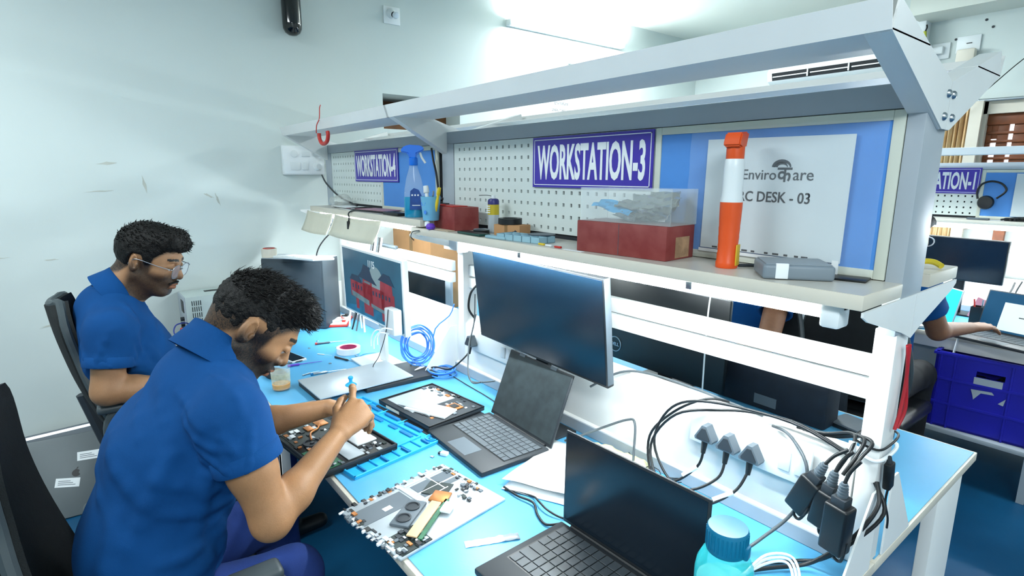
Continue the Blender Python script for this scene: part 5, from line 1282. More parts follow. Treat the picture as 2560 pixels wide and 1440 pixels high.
# grey case and black pad
t = thing('grey_case', 'grey plastic case with a white band lying at the right end of the shelf', 'case', (-.498, 1.085, S3), R(38))
MB().box(-.062, .062, -.050, .050, 0, .028, bev=.006, seg=3).build('case_body', mat('blue_grey_plastic', '#7b8791', .45, var=.05), t)
MB().box(-.057, .057, -.045, .045, .0275, .0300, bev=.002).build('case_lid', mat('blue_grey_lid', '#8b969f', .45, var=.04), t)
MB().box(-.040, -.018, -.0512, -.044, .002, .0305, bev=.001).build('white_band', m_white, t)
t = thing('black_pad', 'thin black pad lying behind the grey case', 'pad', (-.418, 1.135, S3), R(10)); MB().box(-.030, .035, -.026, .026, 0, .004, bev=.0015).build('pad_body', m_black, t)
t = thing('paper_slip', 'small white slip standing between the grey case and the pin board', 'paper', (-.448, 1.150, S3)); MB().box(-.006, .006, -.001, .001, 0, .030).build('slip', m_paper, t)
t = thing('pen', 'thin dark pen lying beside the foot of the orange bottle', 'pen', (-.600, 1.125, S3), R(50)); MB().cyl((-.03, 0, .004), (.03, 0, .004), .0035, n=10).build('barrel', m_matt, t); MB().cyl((.03, 0, .004), (.038, 0, .004), .003, .0008, n=10).build('tip', m_steel, t)
# cardboard box with tape roll, spray can, round tin
t = thing('cardboard_box', 'small brown cardboard box with a printed arrow on the near shelf', 'box', (-1.385, 1.092, S3), R(16))
MB().box(-.050, .050, -.030, .030, 0, .038, bev=.001).build('carton', m_card, t)
MB().box(-.008, .003, -.0306, -.0300, 0, .038).build('packing_tape', mat('packing_tape', '#8d6a42', .4, var=.05), t); MB().box(-.008, .003, -.0306, .0306, .0378, .0386).build('packing_tape', MATS['packing_tape'], t)
m = MB(); m.prism([(.020, .017), (.032, .021), (.032, .024), (.040, .020), (.032, .014), (.032, .017)], 'y', -.0309, -.0303); m.build('printed_arrow', m_matt, t)
t = thing('black_tape_roll', 'black tape roll lying on the small cardboard box', 'tape', (-1.395, 1.092, S3+.0390))
MB().lathe([(.024, 0), (.038, 0), (.038, .018), (.024, .018), (.024, 0)], n=32).build('tape', m_black, t)
t = thing('spray_can', 'slim aerosol can with blue and yellow label and thin straw', 'spray can', (-1.520, 1.118, S3))
MB().lathe([(0, 0), (.0185, 0), (.0190, .002), (.0190, .060)], n=30).build('can_body', m_silver, t); MB().lathe([(.0192, .060), (.0192, .094)], n=30).build('yellow_band', mat('yellow_band', '#c9b32c', .4, var=.1), t)
MB().lathe([(.0192, .094), (.0192, .106), (.016, .112), (.010, .114), (0, .1145)], n=30).build('blue_band', mat('dark_blue_band', '#2b2a6d', .4, var=.02), t)
MB().lathe([(0, .113), (.007, .113), (.007, .124), (0, .125)], n=16).build('nozzle', m_wplast, t); MB().tube([(.0, -.004, .121), (-.02, -.01, .124), (-.055, -.02, .123)], .0011, n=6).build('straw', m_matt, t)
m = MB()
for i in range(4): m.box(-.014+.001*i, .008, -.0206, -.0196, .066+.007*i, .069+.007*i)
m.build('printed_lines', m_white, t)
t = thing('round_tin', 'small dark round tin with a shiny rim beside the aerosol can', 'tin', (-1.512, 1.062, S3))
MB().lathe([(0, 0), (.026, 0), (.027, .002), (.027, .012), (.024, .014), (0, .0145)], n=28).build('tin_body', m_black, t); MB().lathe([(.0265, .0125), (.0275, .014), (.0255, .0155), (.0245, .014)], n=28).build('tin_rim', m_steel, t)
# smaller maroon box
t = thing('maroon_box', 'smaller dark maroon box with red sheets and a black stamp on it', 'box', (-1.735, 1.092, S3), R(-6))
MB().box(-.125, .105, -.046, .050, 0, .080, bev=.0015).build('box_body', m_maroon, t)
MB().box(.112, .168, -.040, .046, .0, .076, bev=.0015, M=Matrix.Translation((-.062, 0, 0))).build('box_flap', m_maroon, t)
t = thing('red_sheet', 'crumpled red plastic sheet on the smaller maroon box', 'sheet', (-1.735, 1.085, S3+.0805), R(-4)); MB().box(-.06, .07, -.03, .03, 0, .003, bev=.001).build('sheet_body', m_red, t); MB().box(-.10, -.02, -.038, -.01, .003, .006, bev=.001).build('sheet_fold', m_red, t)
t = thing('black_stamp', 'black hand stamp standing on the smaller maroon box', 'stamp', (-1.845, 1.110, S3+.0805)); MB().box(-.035, .035, -.016, .016, 0, .006, bev=.002).build('stamp_plate', m_black, t); MB().lathe([(.006, .005), (.006, .014), (.010, .019), (.009, .026), (0, .028)], n=18).build('stamp_knob', m_black, t)
# trays, phones, flat things on near shelf
m_tray = mat('pale_blue_tray_plastic', '#9cc4d3', .3, var=.06, alpha=.85)
t = thing('parts_organiser', 'pale blue compartment organiser lying on the near shelf edge', 'organiser', (-1.255, 1.050, S3), R(6))
for i in range(5):
    for j in range(2):
        x, y = -.10+.036*i, -.035+.034*j; q = MB()
        for a in ((x, x+.034, y, y+.0015), (x, x+.034, y+.0305, y+.032), (x, x+.0015, y, y+.032), (x+.0325, x+.034, y, y+.032)): q.box(*a, 0, .018)
        q.box(x, x+.034, y, y+.032, 0, .0015); q.build('compartment', m_tray, t)
circuit(t, -.09, .07, -.03, .028, .0015, 22, 31, [m_teal, m_white, m_copper, m_silver, m_lan], hmax=.008, name='small_part')
t = thing('grey_disc', 'thin grey round lid lying on the pale blue organiser', 'lid', (-1.235, 1.085, S3+.0185)); MB().lathe([(0, 0), (.040, 0), (.041, .002), (0, .003)], n=32).build('lid_disc', m_midgrey, t)
t = thing('green_phone_shell', 'dark green phone shell lying at the shelf edge by the round tin', 'phone shell', (-1.500, 1.022, S3), R(-3)); MB().box(-.07, .07, -.022, .022, 0, .008, bev=.003).build('shell', mat('dark_green_plastic', '#16443c', .4, var=.05), t); MB().box(-.064, .064, -.018, .018, .0078, .0084).build('inlay', m_black, t)
t = thing('flat_card', 'thin tan card lying at the left end of the near shelf', 'card', (-1.685, 1.018, S3), R(-2)); MB().box(-.06, .06, -.014, .014, 0, .003, bev=.0008, seg=1).build('card', mat('tan_card', '#c4b39b', .6, var=.05), t)
t = thing('small_blue_tray', 'flat pale blue tray lying at the shelf edge left of the organiser', 'tray', (-1.355, 1.015, S3), R(3)); MB().box(-.05, .045, -.014, .014, 0, .009, bev=.003).build('tray_body', m_tray, t)
for i, (x, y, c) in enumerate(((-1.125, 1.015, m_wplast), (-1.085, 1.012, m_red), (-1.16, 1.02, mat('yellow_plastic', '#dfc22c', .4, var=.02)))):
    tag(MB().box(x-.012, x+.012, y-.004, y+.004, S3, S3+.005, bev=.0015).build('cable_connector', c), ['small white connector lying at the shelf edge left of the larger maroon box', 'small red connector at the foot of the larger maroon box', 'small yellow connector lying at the shelf edge by the organiser'][i], 'connector')
t = thing('paper_slip', 'thin white slip lying at the foot of the larger maroon box', 'paper', (-1.02, 1.005, S3)); MB().box(-.035, .035, -.006, .006, 0, .001).build('slip', m_paper, t)

# left shelf
t = thing('spray_bottle', 'clear spray bottle with blue liquid and blue trigger head', 'bottle', (-1.935, 1.045, S4), R(60))
m_bl = mat('blue_cleaning_liquid', '#1793bf', .1, var=0, alpha=.9, spec=.9)
MB().lathe([(.0378, .078), (.039, .085), (.036, .11), (.028, .150), (.017, .185), (.0145, .200)], n=32, sy=.62).build('clear_body', m_clear, t)
MB().lathe([(0, 0), (.036, 0), (.039, .004), (.039, .078), (0, .0785)], n=32, sy=.62).build('liquid', m_bl, t)
MB().lathe([(.0160, .196), (.0170, .198), (.0170, .222), (.014, .226)], n=24).build('collar_ring', mat('bright_blue_plastic', '#1673e0', .35, var=.02), t)
m = MB(); m.prism([(-.048, .246), (-.040, .262), (-.018, .272), (.030, .270), (.044, .258), (.038, .250), (.014, .240), (.012, .222), (-.014, .222), (-.020, .240)], 'y', -.013, .013)
bmesh.ops.bevel(m.bm, geom=list(m.bm.edges), offset=.004, segments=2, affect='EDGES'); m.build('trigger_head', MATS['bright_blue_plastic'], t)
m = MB(); m.tube([(.026, 0, .244), (.033, 0, .225), (.046, 0, .205)], .0045, n=8); m.build('trigger', m_wplast, t)
m = MB(); m.prism([(-.018, .030), (.028, .030), (.028, .085), (.018, .105), (.0, .112), (-.014, .100)], 'y', -.0262, -.0245); m.build('body_label', mat('blue_printed_label', '#214f9d', .5, var=.15, vscale=50), t)
m = MB()
for i in range(3): m.box(-.010+.011*i, -.004+.011*i, -.0268, -.0262, .082, .088); 
m.box(-.008, .022, -.0268, -.0262, .045, .048); m.build('label_print', m_white, t)
t = thing('pen_cup', 'pale blue printed cup holding a marker and pens', 'cup', (-1.768, 1.020, S4), R(10))
mc = mat('pale_blue_paper_cup', '#6fb2d4', .5, var=.06); MB().lathe([(0, .0), (.028, 0), (.029, .003), (.036, .085), (.0345, .085), (.0275, .004), (0, .003)], n=32).build('cup_body', mc, t)
m = MB(); m.box(-.014, .010, -.0332, -.030, .060, .064); m.box(-.014, .006, -.0332, -.030, .054, .057); m.lathe([(.0, 0), (.007, 0), (.007, .001), (0, .001)], M=Matrix.Translation((.008, -.0325, .030)) @ Matrix.Rotation(PI/2, 4, 'X'), n=16); m.build('cup_print', m_lan, t)
for nm, lb, dx, dy, ln, rr_, mm, cm, tilt_ in (('marker', 'thick white marker leaning in the pale blue cup', -.012, 0, .115, .0085, m_wplast, m_wplast, -10), ('cutter', 'yellow cutter knife leaning in the pale blue cup', .016, .004, .115, .0055, MATS['yellow_plastic'], MATS['yellow_plastic'], 20), ('pen', 'thin steel pen leaning in the pale blue cup', .008, -.006, .10, .0025, m_steel, m_steel, 14)):
    q = thing(nm, lb, 'pen', (-1.768+dx, 1.020+dy, S4+.006), rot=(0, R(tilt_), 0)); MB().lathe([(0, 0), (rr_, .002), (rr_, ln*.62), (rr_*.8, ln*.64), (rr_*.8, ln), (0, ln+.001)], n=14).build('barrel', mm, q)
    MB().lathe([(rr_*1.1, ln*.80), (rr_*1.25, ln*.82), (rr_*1.1, ln*1.02), (0, ln*1.03)], n=14).build('end_piece', cm, q)
t = thing('lens_ball', 'small white and violet round container in front of the pale blue cup', 'container', (-1.735, .998, S3+.0005)); MB().lathe([(0, 0), (.014, .001), (.018, .010), (.012, .020), (0, .022)], n=20).build('container_body', m_purple, t); MB().lathe([(.0, .010), (.010, .012), (.009, .026), (0, .029)], c=(-.012, -.006, 0), n=16).build('white_cap', m_white, t)
for i, (x, y, w_, d_, rz_, mm, lb) in enumerate(((-2.62, 1.075, .15, .05, -4, m_paper, 'stack of white papers with dark print on the left shelf'), (-2.40, 1.085, .16, .05, 3, mat('faded_pink_folder', '#b98c98', .6, var=.06), 'flat faded pink folder on the left shelf against the pegboard'))):
    t = thing('paper_stack', lb, 'papers', (x, y, S4), R(rz_))
    for k in range(3): MB().box(-w_, w_, -d_, d_, .003*k, .003*k+.0022, M=rz(R(3*k-3))).build('leaf', mm if k != 1 else m_matt, t)
t = thing('black_slab', 'flat black device lying near the right end of the left shelf', 'device', (-2.08, 1.03, S4), R(-3)); MB().box(-.075, .075, -.020, .020, 0, .012, bev=.003).build('device_body', m_black, t); MB().box(-.03, .03, -.015, .015, .0118, .0128).build('device_panel', m_matt, t)
t = thing('small_bottle', 'small brown bottle and pale jar lying by the blue board on the left shelf', 'bottle', (-2.06, 1.135, S4)); MB().lathe([(0, 0), (.012, 0), (.013, .002), (.013, .020), (.006, .026), (.006, .032), (0, .033)], n=16).build('bottle_body', mat('brown_bottle', '#5e3424', .3, var=.05), t)
t = thing('small_jar', 'pale little jar standing by the blue board on the left shelf', 'jar', (-2.12, 1.135, S4)); MB().lathe([(0, 0), (.015, 0), (.015, .022), (.012, .026), (0, .026)], n=16).build('jar_body', m_cream, t); MB().lathe([(.0155, .018), (.0155, .028), (0, .029)], n=16).build('jar_lid', m_wplast, t)
Fb = Field()
for c, r in (((0, 0, .022), (.085, .045, .030)), ((.05, .0, .03), (.05, .035, .035)), ((-.05, .01, .02), (.05, .035, .03))): Fb.ell(c, r, k=.02)
Fb.noise(.006, 70, 1); Fb.plane((0, 0, .001), (0, 0, -1))
o = np_object('plastic_bag', [Fb.mesh((-.15, -.07, -.01), (.15, .07, .09), .006)], mat('clear_bag_film', '#dfe4df', .25, var=.05, alpha=.35)); o.location = (-2.83, 1.10, S4); tag(o, 'crumpled clear plastic bag at the left end of the left shelf', 'plastic bag')
cable('power_cord', 'black cord running from the wall switch panel down onto the left shelf', [(-3.285, 1.175, 1.548), (-3.12, 1.14, 1.50), (-2.90, 1.12, 1.44), (-2.70, 1.11, 1.41), (-2.62, 1.10, 1.402)], .0045)
cable('usb_cord', 'black cord with a plug hanging over the left shelf edge', [(-2.15, 1.03, S4+.004), (-2.28, 1.0, S4+.006), (-2.40, .992, S4+.004), (-2.44, .983, S4-.01), (-2.43, .98, S4-.03), (-2.44, .98, S4-.048)], .0032)
tag(MB().box(-2.448, -2.432, .974, .986, S4-.082, S4-.046, bev=.002).build('usb_plug', m_black), 'black usb plug dangling under the left shelf edge', 'plug')
cable('thin_cord', 'thin dark cord at the gap between the two shelves', [(-1.80, .988, 1.352), (-1.84, .982, 1.345), (-1.86, .985, 1.325), (-1.865, 1.0, 1.31)], .0018)
cable('power_cord', 'black cord hanging behind the divider post by the blue board', [(-1.985, 1.155, 1.655), (-1.965, 1.150, 1.61), (-1.945, 1.150, 1.56), (-1.935, 1.152, 1.50)], .0042)
# paper sheets hanging from the left shelf edge
for i, (xa, xb, zt, zb, lb) in enumerate(((-3.02, -2.665, 1.3655, 1.262, 'left paper sheet taped under the left shelf as a lamp shade'), (-2.63, -2.13, 1.3655, 1.268, 'right larger paper sheet taped under the left shelf as a lamp shade'))):
    m = MB(); N = 10; G_ = []
    for a in range(N+1):
        u = a/N; G_.append([m.bm.verts.new((xa+(xb-xa)*u-.03*v/4, .990-.030*(v/4)**1.5-.004*math.sin(u*5), zt+(zb-zt)*v/4-.006*math.sin(u*3))) for v in range(5)])
    for a in range(N):
        for v in range(4): m.bm.faces.new((G_[a][v+1], G_[a+1][v+1], G_[a+1][v], G_[a][v]))
    o = m.build('paper_sheet', mat('cream_paper', '#d9d6c4', .8, var=.06, vscale=5)); md = o.modifiers.new('s', 'SOLIDIFY'); md.thickness = .0012; tag(o, lb, 'paper')

# signs and sheets on the boards
t = thing('desk_sheet', 'white sheet in a clear sleeve reading EnviroKare RC DESK - 03', 'notice', (-.594, 1.1600, 1.508), rot=(0, R(.6), 0))
MB().box(-.156, .152, -.0012, 0, -.122, .122).build('sheet', mat('notice_paper', '#cfd9dd', .55, var=.02), t)
m_ink = mat('grey_print', '#3a4248', .6, var=0); m_ink2 = mat('black_print', '#20252b', .6, var=0)
text('logo_text', 'Enviro', .034, m_ink, t, MY(-.028, -.0016, .046), fit=(.074, .021))
text('logo_text', '\u0915', .034, m_ink, t, MY(.026, -.0016, .046), fit=(.030, .029), bold=.0004)
text('logo_text', 'are', .034, m_ink, t, MY(.064, -.0016, .043), fit=(.040, .0155))
text('desk_text', 'RC DESK - 03', .034, m_ink2, t, MY(.006, -.0016, .0), fit=(.152, .022), bold=.0003)
m = MB()
for k, (r_, w2) in enumerate(((.020, .0045), (.013, .003))):
    pts = [(.018-r_*math.cos(a*PI/10)*1.0, .062+r_*.75*math.sin(a*PI/10)) for a in range(11)]; inn = [(.018-(r_-w2)*math.cos(a*PI/10)+.002, .061+(r_-w2)*.6*math.sin(a*PI/10)) for a in range(10, -1, -1)]
    m.prism(pts+inn, 'y', -.0018, -.0012)
m.build('logo_leaf', m_ink, t)
m = MB()
for i, x in enumerate((-.125, -.085, -.070, -.052, -.030, .0, .018, .042, .064, .078)): m.box(x, x+(.008 if i % 3 else .013), -.0016, -.0012, -.1205, -.1165)
MB().box(-.16, .15, -.0014, -.0002, -.131, -.124).build('perforated_edge', m_paper, t)
m.build('edge_marks', m_ink2, t)
N = 26; m = MB(); G_ = [[m.bm.verts.new((-.20+.405*a/N, -.004-.0022*math.sin(a*.9+b*.5)*math.sin(b*.7+a*.3), -.138+.285*b/16)) for b in range(17)] for a in range(N+1)]
for a in range(N):
    for b in range(16): m.bm.faces.new((G_[a][b], G_[a+1][b], G_[a+1][b+1], G_[a][b+1]))
m.build('clear_sleeve', mat('clear_sleeve_film', '#eef4f8', .08, var=0, alpha=.10, spec=1), t)

# ------------------------------------------------------------ left wall and back wall fittings
t = thing('switch_panel', 'large white switch and socket panel on the left wall beside the bench', 'switch panel', (XW, 1.085, 1.632))
MB().box(0, .028, -.124, .112, -.082, .080, bev=.005).build('panel_box', m_wplast, t); MB().box(.027, .031, -.118, .106, -.076, .074, bev=.002).build('cover_plate', m_white, t)
for y, z in ((-.06, .035), (.07, .038)): MB().lathe([(0, 0), (.020, 0), (.020, .005), (.017, .006), (0, .006)], n=24, M=Matrix.Translation((.030, y, z)) @ Matrix.Rotation(PI/2, 4, 'Y')).build('round_socket', m_wplast, t)
for a, b, c, d in ((-.085, -.03, -.055, -.010), (-.02, .015, -.055, -.012), (-.02, .03, .02, .05)): MB().box(.030, .037, a, b, c, d, bev=.003).build('rocker_switch', m_wplast, t)
MB().lathe([(0, 0), (.024, 0), (.022, .018), (.015, .030), (0, .031)], n=24, M=Matrix.Translation((.030, .068, -.035)) @ Matrix.Rotation(PI/2, 4, 'Y')).build('round_plug', m_wplast, t)
t = thing('black_wall_cylinder', 'glossy black rounded cylinder high on the left wall', 'cylinder', (XW+.062, 1.055, 2.60))
MB().lathe([(0, -.315), (.020, -.312), (.038, -.300), (.048, -.280), (.050, -.255), (.050, .16), (.046, .17), (0, .17)], n=36).build('cylinder_body', mat('glossy_black', '#07090b', .12, var=0, coat=.5), t)
MB().box(-.061, -.040, -.02, .02, -.05, .05, bev=.004).build('wall_bracket', m_matt, t)
t = thing('bulb_holder', 'white bulb holder with a small bulb on a square plate on the left wall', 'bulb holder', (XW, 1.675, 2.50))
MB().box(0, .006, -.055, .055, -.048, .052, bev=.002).build('back_plate', m_wplast, t)
Mb = Matrix.Translation((.006, -.005, .012)) @ Matrix.Rotation(R(110), 4, 'Y')
MB().lathe([(.030, 0), (.028, .012), (.018, .024), (.016, .040), (0, .040)], n=24, M=Mb).build('holder', m_wplast, t); MB().lathe([(.0165, .036), (.0165, .044), (0, .044)], n=24, M=Mb).build('black_ring', m_black, t)
MB().lathe([(.010, .042), (.018, .054), (.020, .064), (.015, .078), (0, .084)], n=24, M=Mb).build('bulb', mat('bulb_glass', '#dfe9f2', .15, var=0), t)
t = thing('wall_holder', 'small white clip fitting on the left wall under the bare tube lamp', 'fitting', (XW, 3.18, 2.40)); MB().box(0, .03, -.02, .02, 0, .03, bev=.006).build('clip_body', m_wplast, t); MB().cyl((.012, .0, .02), (.03, .02, .055), .012, .007, n=12).build('clip_arm', m_wplast, t)
t = thing('wall_notice', 'white notice sheet with a small logo on the left wall behind the rails', 'notice', (XW+.001, 3.10, 2.055)); MB().box(0, .0015, -.14, .13, -.12, .10).build('sheet', m_paper, t)
MXq = Matrix.Rotation(PI/2, 4, 'Z') @ Matrix.Rotation(PI/2, 4, 'X')
text('logo_text', 'EnviroKare', .04, m_ink, t, Matrix.Translation((.002, 0, .05)) @ MXq, fit=(.14, .03)); text('notice_text', 'GENERAL STORAGE AREA', .03, m_ink2, t, Matrix.Translation((.002, 0, -.005)) @ MXq, fit=(.20, .020)); text('notice_text', 'FOR', .03, m_ink2, t, Matrix.Translation((.002, 0, -.045)) @ MXq, fit=(.04, .014))
# scuffs on the left wall
for i, (y, z, w_, h_, a) in enumerate(((.12, 1.47, .10, .006, 3), (.30, 1.50, .012, .07, 8), (-.45, 1.80, .08, .05, 0), (-.40, 1.28, .05, .012, 40), (-.43, 1.12, .10, .010, -20), (.58, 1.44, .05, .010, -30), (.62, 1.42, .010, .06, 15), (.16, 1.60, .07, .012, 5), (-.30, 1.18, .10, .006, 4), (-.1, 1.16, .05, .006, 0), (-.1, .86, .16, .008, 10))):
    pts = [(w_/2*math.cos(k*PI/6)*(1+.3*math.sin(k*2.3+i)), h_/2*math.sin(k*PI/6)*(1+.4*math.cos(k*1.9+i))) for k in range(12)]
    o = MB().prism(pts, 'x', 0, .0006, M=Matrix.Translation((XW, y, z)) @ Matrix.Rotation(R(a), 4, 'X')).build('trim_%d' % (i+2), mat('wall_scuff', '#c2c5bb', .9, var=.1)); struct(o)
cable('red_hook_cord', 'red cord with a curved red handle hanging over the left top rail', [(-2.62, .950, 1.862), (-2.60, .938, 1.845), (-2.595, .932, 1.80), (-2.595, .918, 1.77), (-2.597, .915, 1.735)], .0022, m_red, cat='cord')
t = thing('red_hook', 'curved red plastic handle hanging below the left top rail', 'handle', (-2.53, .925, 1.715)); MB().tube([(-.060, 0, .020), (-.058, 0, -.002), (-.035, 0, -.024), (0, 0, -.028), (.035, 0, -.018), (.050, 0, .006), (.046, 0, .022)], .0085, n=10).build('handle_loop', m_red, t)
# air conditioner
t = thing('air_conditioner', 'white split air conditioner high on the back wall', 'air conditioner', (-2.03, YB-.02, 2.345))
MB().prism([(0, .12), (-.17, .10), (-.205, .03), (-.19, -.03), (-.12, -.065), (0, -.065)], 'x', -.46, .50).build('housing', m_wplast, t)
MB().prism([(-.2075, .028), (-.1935, -.028), (-.1905, -.028), (-.203, .028)], 'x', -.42, .46).build('air_outlet', m_dark, t)
for k in range(3):
    MB().box(-.41+.295*k, -.13+.295*k, -.211, -.204, -.006, .002, bev=.0015).build('louvre', m_wplast, t)
    MB().box(-.14+.295*k, -.130+.295*k, -.212, -.200, -.026, .026, bev=.0015).build('louvre', m_wplast, t)
# sockets in the upper right corner
t = thing('pipe_box', 'white vertical duct box in the upper back corner with a green yellow wire', 'duct', (-1.50, YB-.05, 2.53)); MB().box(-.055, .045, -.05, .05, -.09, .13, bev=.004).build('duct_box', m_wplast, t)
MB().tube([(.045, -.055, .0), (.05, -.058, -.05), (.048, -.058, -.10)], .010, n=8).build('yellow_wire', mat('green_yellow_wire', '#b4b83c', .5, var=.1), t); MB().tube([(.05, -.055, .04), (.055, -.06, .02), (.048, -.06, .0)], .005, n=8).build('dark_wire', m_black, t)
t = thing('wall_socket', 'white square socket with a plug and black cord near the upper back corner', 'socket', (-1.385, YB, 2.400)); MB().box(-.062, .062, -.014, 0, -.052, .052, bev=.004).build('face_plate', m_wplast, t); MB().box(-.035, .030, -.045, -.012, -.022, .030, bev=.010).build('plug_body', m_wplast, t)
MB().tube([(-.005, -.04, -.022), (-.012, -.04, -.06), (-.006, -.03, -.10), (.0, -.02, -.14)], .006, n=8).build('cord', m_black, t)
t = thing('wall_socket', 'white junction box with a lidded cover right of the square wall socket', 'socket', (-1.215, YB, 2.390)); MB().box(-.075, .055, -.012, 0, -.02, .085, bev=.004).build('face_plate', m_wplast, t); MB().box(-.055, .045, -.07, -.012, -.085, -.005, bev=.008).build('cover_box', m_cream, t); MB().box(-.02, .01, -.016, -.011, .035, .040).build('dark_mark', m_black, t)
for x, z, lb in ((-1.150, 2.56, 'upper dark drill hole plug in the back wall'), (-1.110, 2.51, 'lower dark drill hole plug in the back wall'), (-1.30, 2.465, 'dark drill hole plug beside the junction box')):
    tag(MB().lathe([(0, 0), (.008, 0), (.008, .003), (0, .003)], n=12, M=Matrix.Translation((x, YB, z)) @ Matrix.Rotation(PI/2, 4, 'X')).build('wall_plug', m_matt), lb, 'wall plug')
cable('power_cord', 'thin black cord running diagonally across the curtains', [(-1.28, 4.72, 1.90), (-1.20, 4.71, 1.97), (-1.1, 4.72, 2.06), (-.95, 4.80, 2.25), (-.85, 4.83, 2.35)], .003)

# ------------------------------------------------------------ leaning laptops, PC tower, power supply at the left wall
t = thing('leaning_laptop', 'grey laptop with two paper stickers leaning against the left wall', 'laptop', (-3.05, -.155, 0), rot=(R(-2), R(-25), 0))
MB().box(-.008, .004, -.205, .185, .003, .375, bev=.0035, seg=3).build('lid_shell', mat('space_grey_aluminium', '#5d6568', .42, metal=.2, var=.04), t)
MB().box(.0042, .0050, -.045, .055, .245, .285, M=Matrix.Translation((0, .055, 0)) @ Matrix.Rotation(R(-4), 4, 'X')).build('paper_sticker', m_paper, t)
MB().box(.0042, .0050, -.045, .045, -.020, .020, M=Matrix.Translation((0, -.015, .160)) @ Matrix.Rotation(R(-12), 4, 'X')).build('paper_sticker', m_paper, t)
m = MB()
for k in range(3): m.box(.0050, .0054, -.035, .03-.01*k, .255+.008*k, .2575+.008*k, M=Matrix.Translation((0, .055, 0)) @ Matrix.Rotation(R(-4), 4, 'X')); m.box(.0050, .0054, -.035, .03-.01*k, -.010+.008*k, -.0075+.008*k, M=Matrix.Translation((0, -.015, .160)) @ Matrix.Rotation(R(-12), 4, 'X'))
m.build('sticker_print', m_midgrey, t)
pts = [(.010*math.cos(a*PI/8)*1.25, .010*math.sin(a*PI/8)*1.2+(.002 if a in (4,) else 0)) for a in range(16)]; pts[0] = (.006, 0); pts[15] = (.009, -.005); pts[1] = (.009, .005)
MB().prism([(a*1.35, b*1.35) for a, b in pts], 'x', .0042, .0050, M=Matrix.Translation((0, .020, .195))).build('fruit_emblem', m_black, t); MB().prism([(0, 0), (.007, .004), (.009, .011), (.003, .008)], 'x', .0042, .0050, M=Matrix.Translation((0, .021, .211))).build('emblem_leaf', m_black, t)
t = thing('leaning_laptop', 'second grey laptop leaning behind the one with stickers', 'laptop', (-3.090, -.10, 0), rot=(R(1.5), R(-23.5), 0)); MB().box(-.010, .002, -.19, .165, .003, .400, bev=.0035).build('lid_shell', m_midgrey, t); MB().box(.0022, .0028, -.18, .155, .38, .392).build('pale_edge', m_steel, t)

t = thing('pc_tower', 'dark computer tower standing behind the near man on the left bench', 'computer', (-2.955, .868, T0), R(43))
MB().box(-.172, .172, 0, .17, .004, .368, bev=.004).build('case', mat('dark_grey_steel_case', '#39434b', .45, var=.05), t)
MB().box(-.176, -.170, .004, .166, .008, .362, bev=.003).build('front_panel', m_black, t); MB().box(-.14, .16, -.0022, .0, .02, .35, bev=.001).build('side_panel', mat('side_panel_steel', '#3d474f', .42, var=.05), t)
MB().box(-.172, .172, .0, .17, .3682, .370).build('top_plate', m_grey, t)
t = thing('keyboard', 'white keyboard lying tilted on top of the computer tower', 'keyboard', (-2.80, .885, T0+.3865), rot=(R(-4), R(-3), R(14)))
MB().box(-.19, .17, -.06, .06, 0, .012, bev=.004).build('keyboard_body', m_wplast, t)
kk = MB().box(-.0072, .0072, -.0072, .0072, 0, .003, bev=.001, seg=1).build('key', m_white, t); kk.location = (-.17, -.045, .012)
for r in range(6):
    for c in range(19):
        if r+c:
            k2 = kk.copy(); COL.objects.link(k2); k2.location = (-.175+.0185*c, -.046+.0182*r, .012)
t = thing('tape_roll', 'pale tape roll with red rim on the corner of the computer tower', 'tape', (-3.10, .80, T0+.3705)); MB().lathe([(.020, 0), (.038, 0), (.038, .045), (.020, .045), (.020, 0)], n=28).build('tape', m_cream, t); MB().lathe([(.020, .0455), (.030, .0455), (.030, .048), (.020, .048)], n=28).build('red_rim', m_red, t)

t = thing('bench_power_supply', 'pale grey bench power supply with slotted vents against the left wall', 'power supply', (-3.215, .545, T0))
MB().box(-.095, .10, -.155, .20, .008, .200, bev=.004).build('case', mat('pale_grey_enamel', '#b9c6c3', .45, var=.03), t)
MB().box(-.090, .096, -.162, -.154, .004, .200, bev=.003).build('front_panel', m_grey, t); MB().box(.02, .088, -.1645, -.160, .12, .18).build('display', m_black, t)
for z in (.06, .085, .04): MB().cyl((.06, -.160, z), (.06, -.178, z), .010, n=14).build('terminal', m_matt, t)
for c in range(2):
    for j in range(5):
        for i in range(5): MB().box(.0995, .1012, -.128+.0095*i+.15*c, -.1245+.0095*i+.15*c, .030+.031*j, .054+.031*j).build('vent_slot', m_matt, t)
MB().box(-.03, .0, -.05, .14, .1995, .203).build('carry_handle', m_black, t)
for x, y in ((-.08, -.13), (.08, -.13), (-.08, .18), (.08, .18)): MB().cyl((x, y, 0), (x, y, .009), .010, n=10).build('foot', m_black, t)
t = thing('blue_tub', 'blue round tub in front of the bench power supply', 'tub', (-3.00, .645, T0+.095)); 
MB().lathe([(0, 0), (.040, 0), (.042, .004), (.045, .075), (.047, .078), (.043, .080), (.040, .01), (0, .008)], n=32).build('tub_body', mat('bright_blue_tub', '#1c9be8', .4, var=.03), t)
t = thing('soldering_base', 'grey base unit carrying the blue tub', 'base unit', (-3.00, .645, T0)); MB().box(-.05, .05, -.06, .06, 0, .094, bev=.006).build('unit_body', m_midgrey, t); MB().box(.050, .053, -.045, .045, .02, .07, bev=.001).build('unit_panel', m_black, t)
t = thing('blue_clamp', 'small bright blue clamp on black legs beside the near man\'s shoulder', 'clamp', (-2.93, .430+.065, T0)); MB().box(-.028, .028, -.03, .03, .035, .060, bev=.008).build('clamp_head', MATS['bright_blue_tub'], t); MB().cyl((-.02, 0, 0), (-.01, 0, .037), .006, n=8).build('clamp_leg', m_black, t); MB().cyl((.02, .01, 0), (.01, 0, .037), .006, n=8).build('clamp_leg', m_black, t)
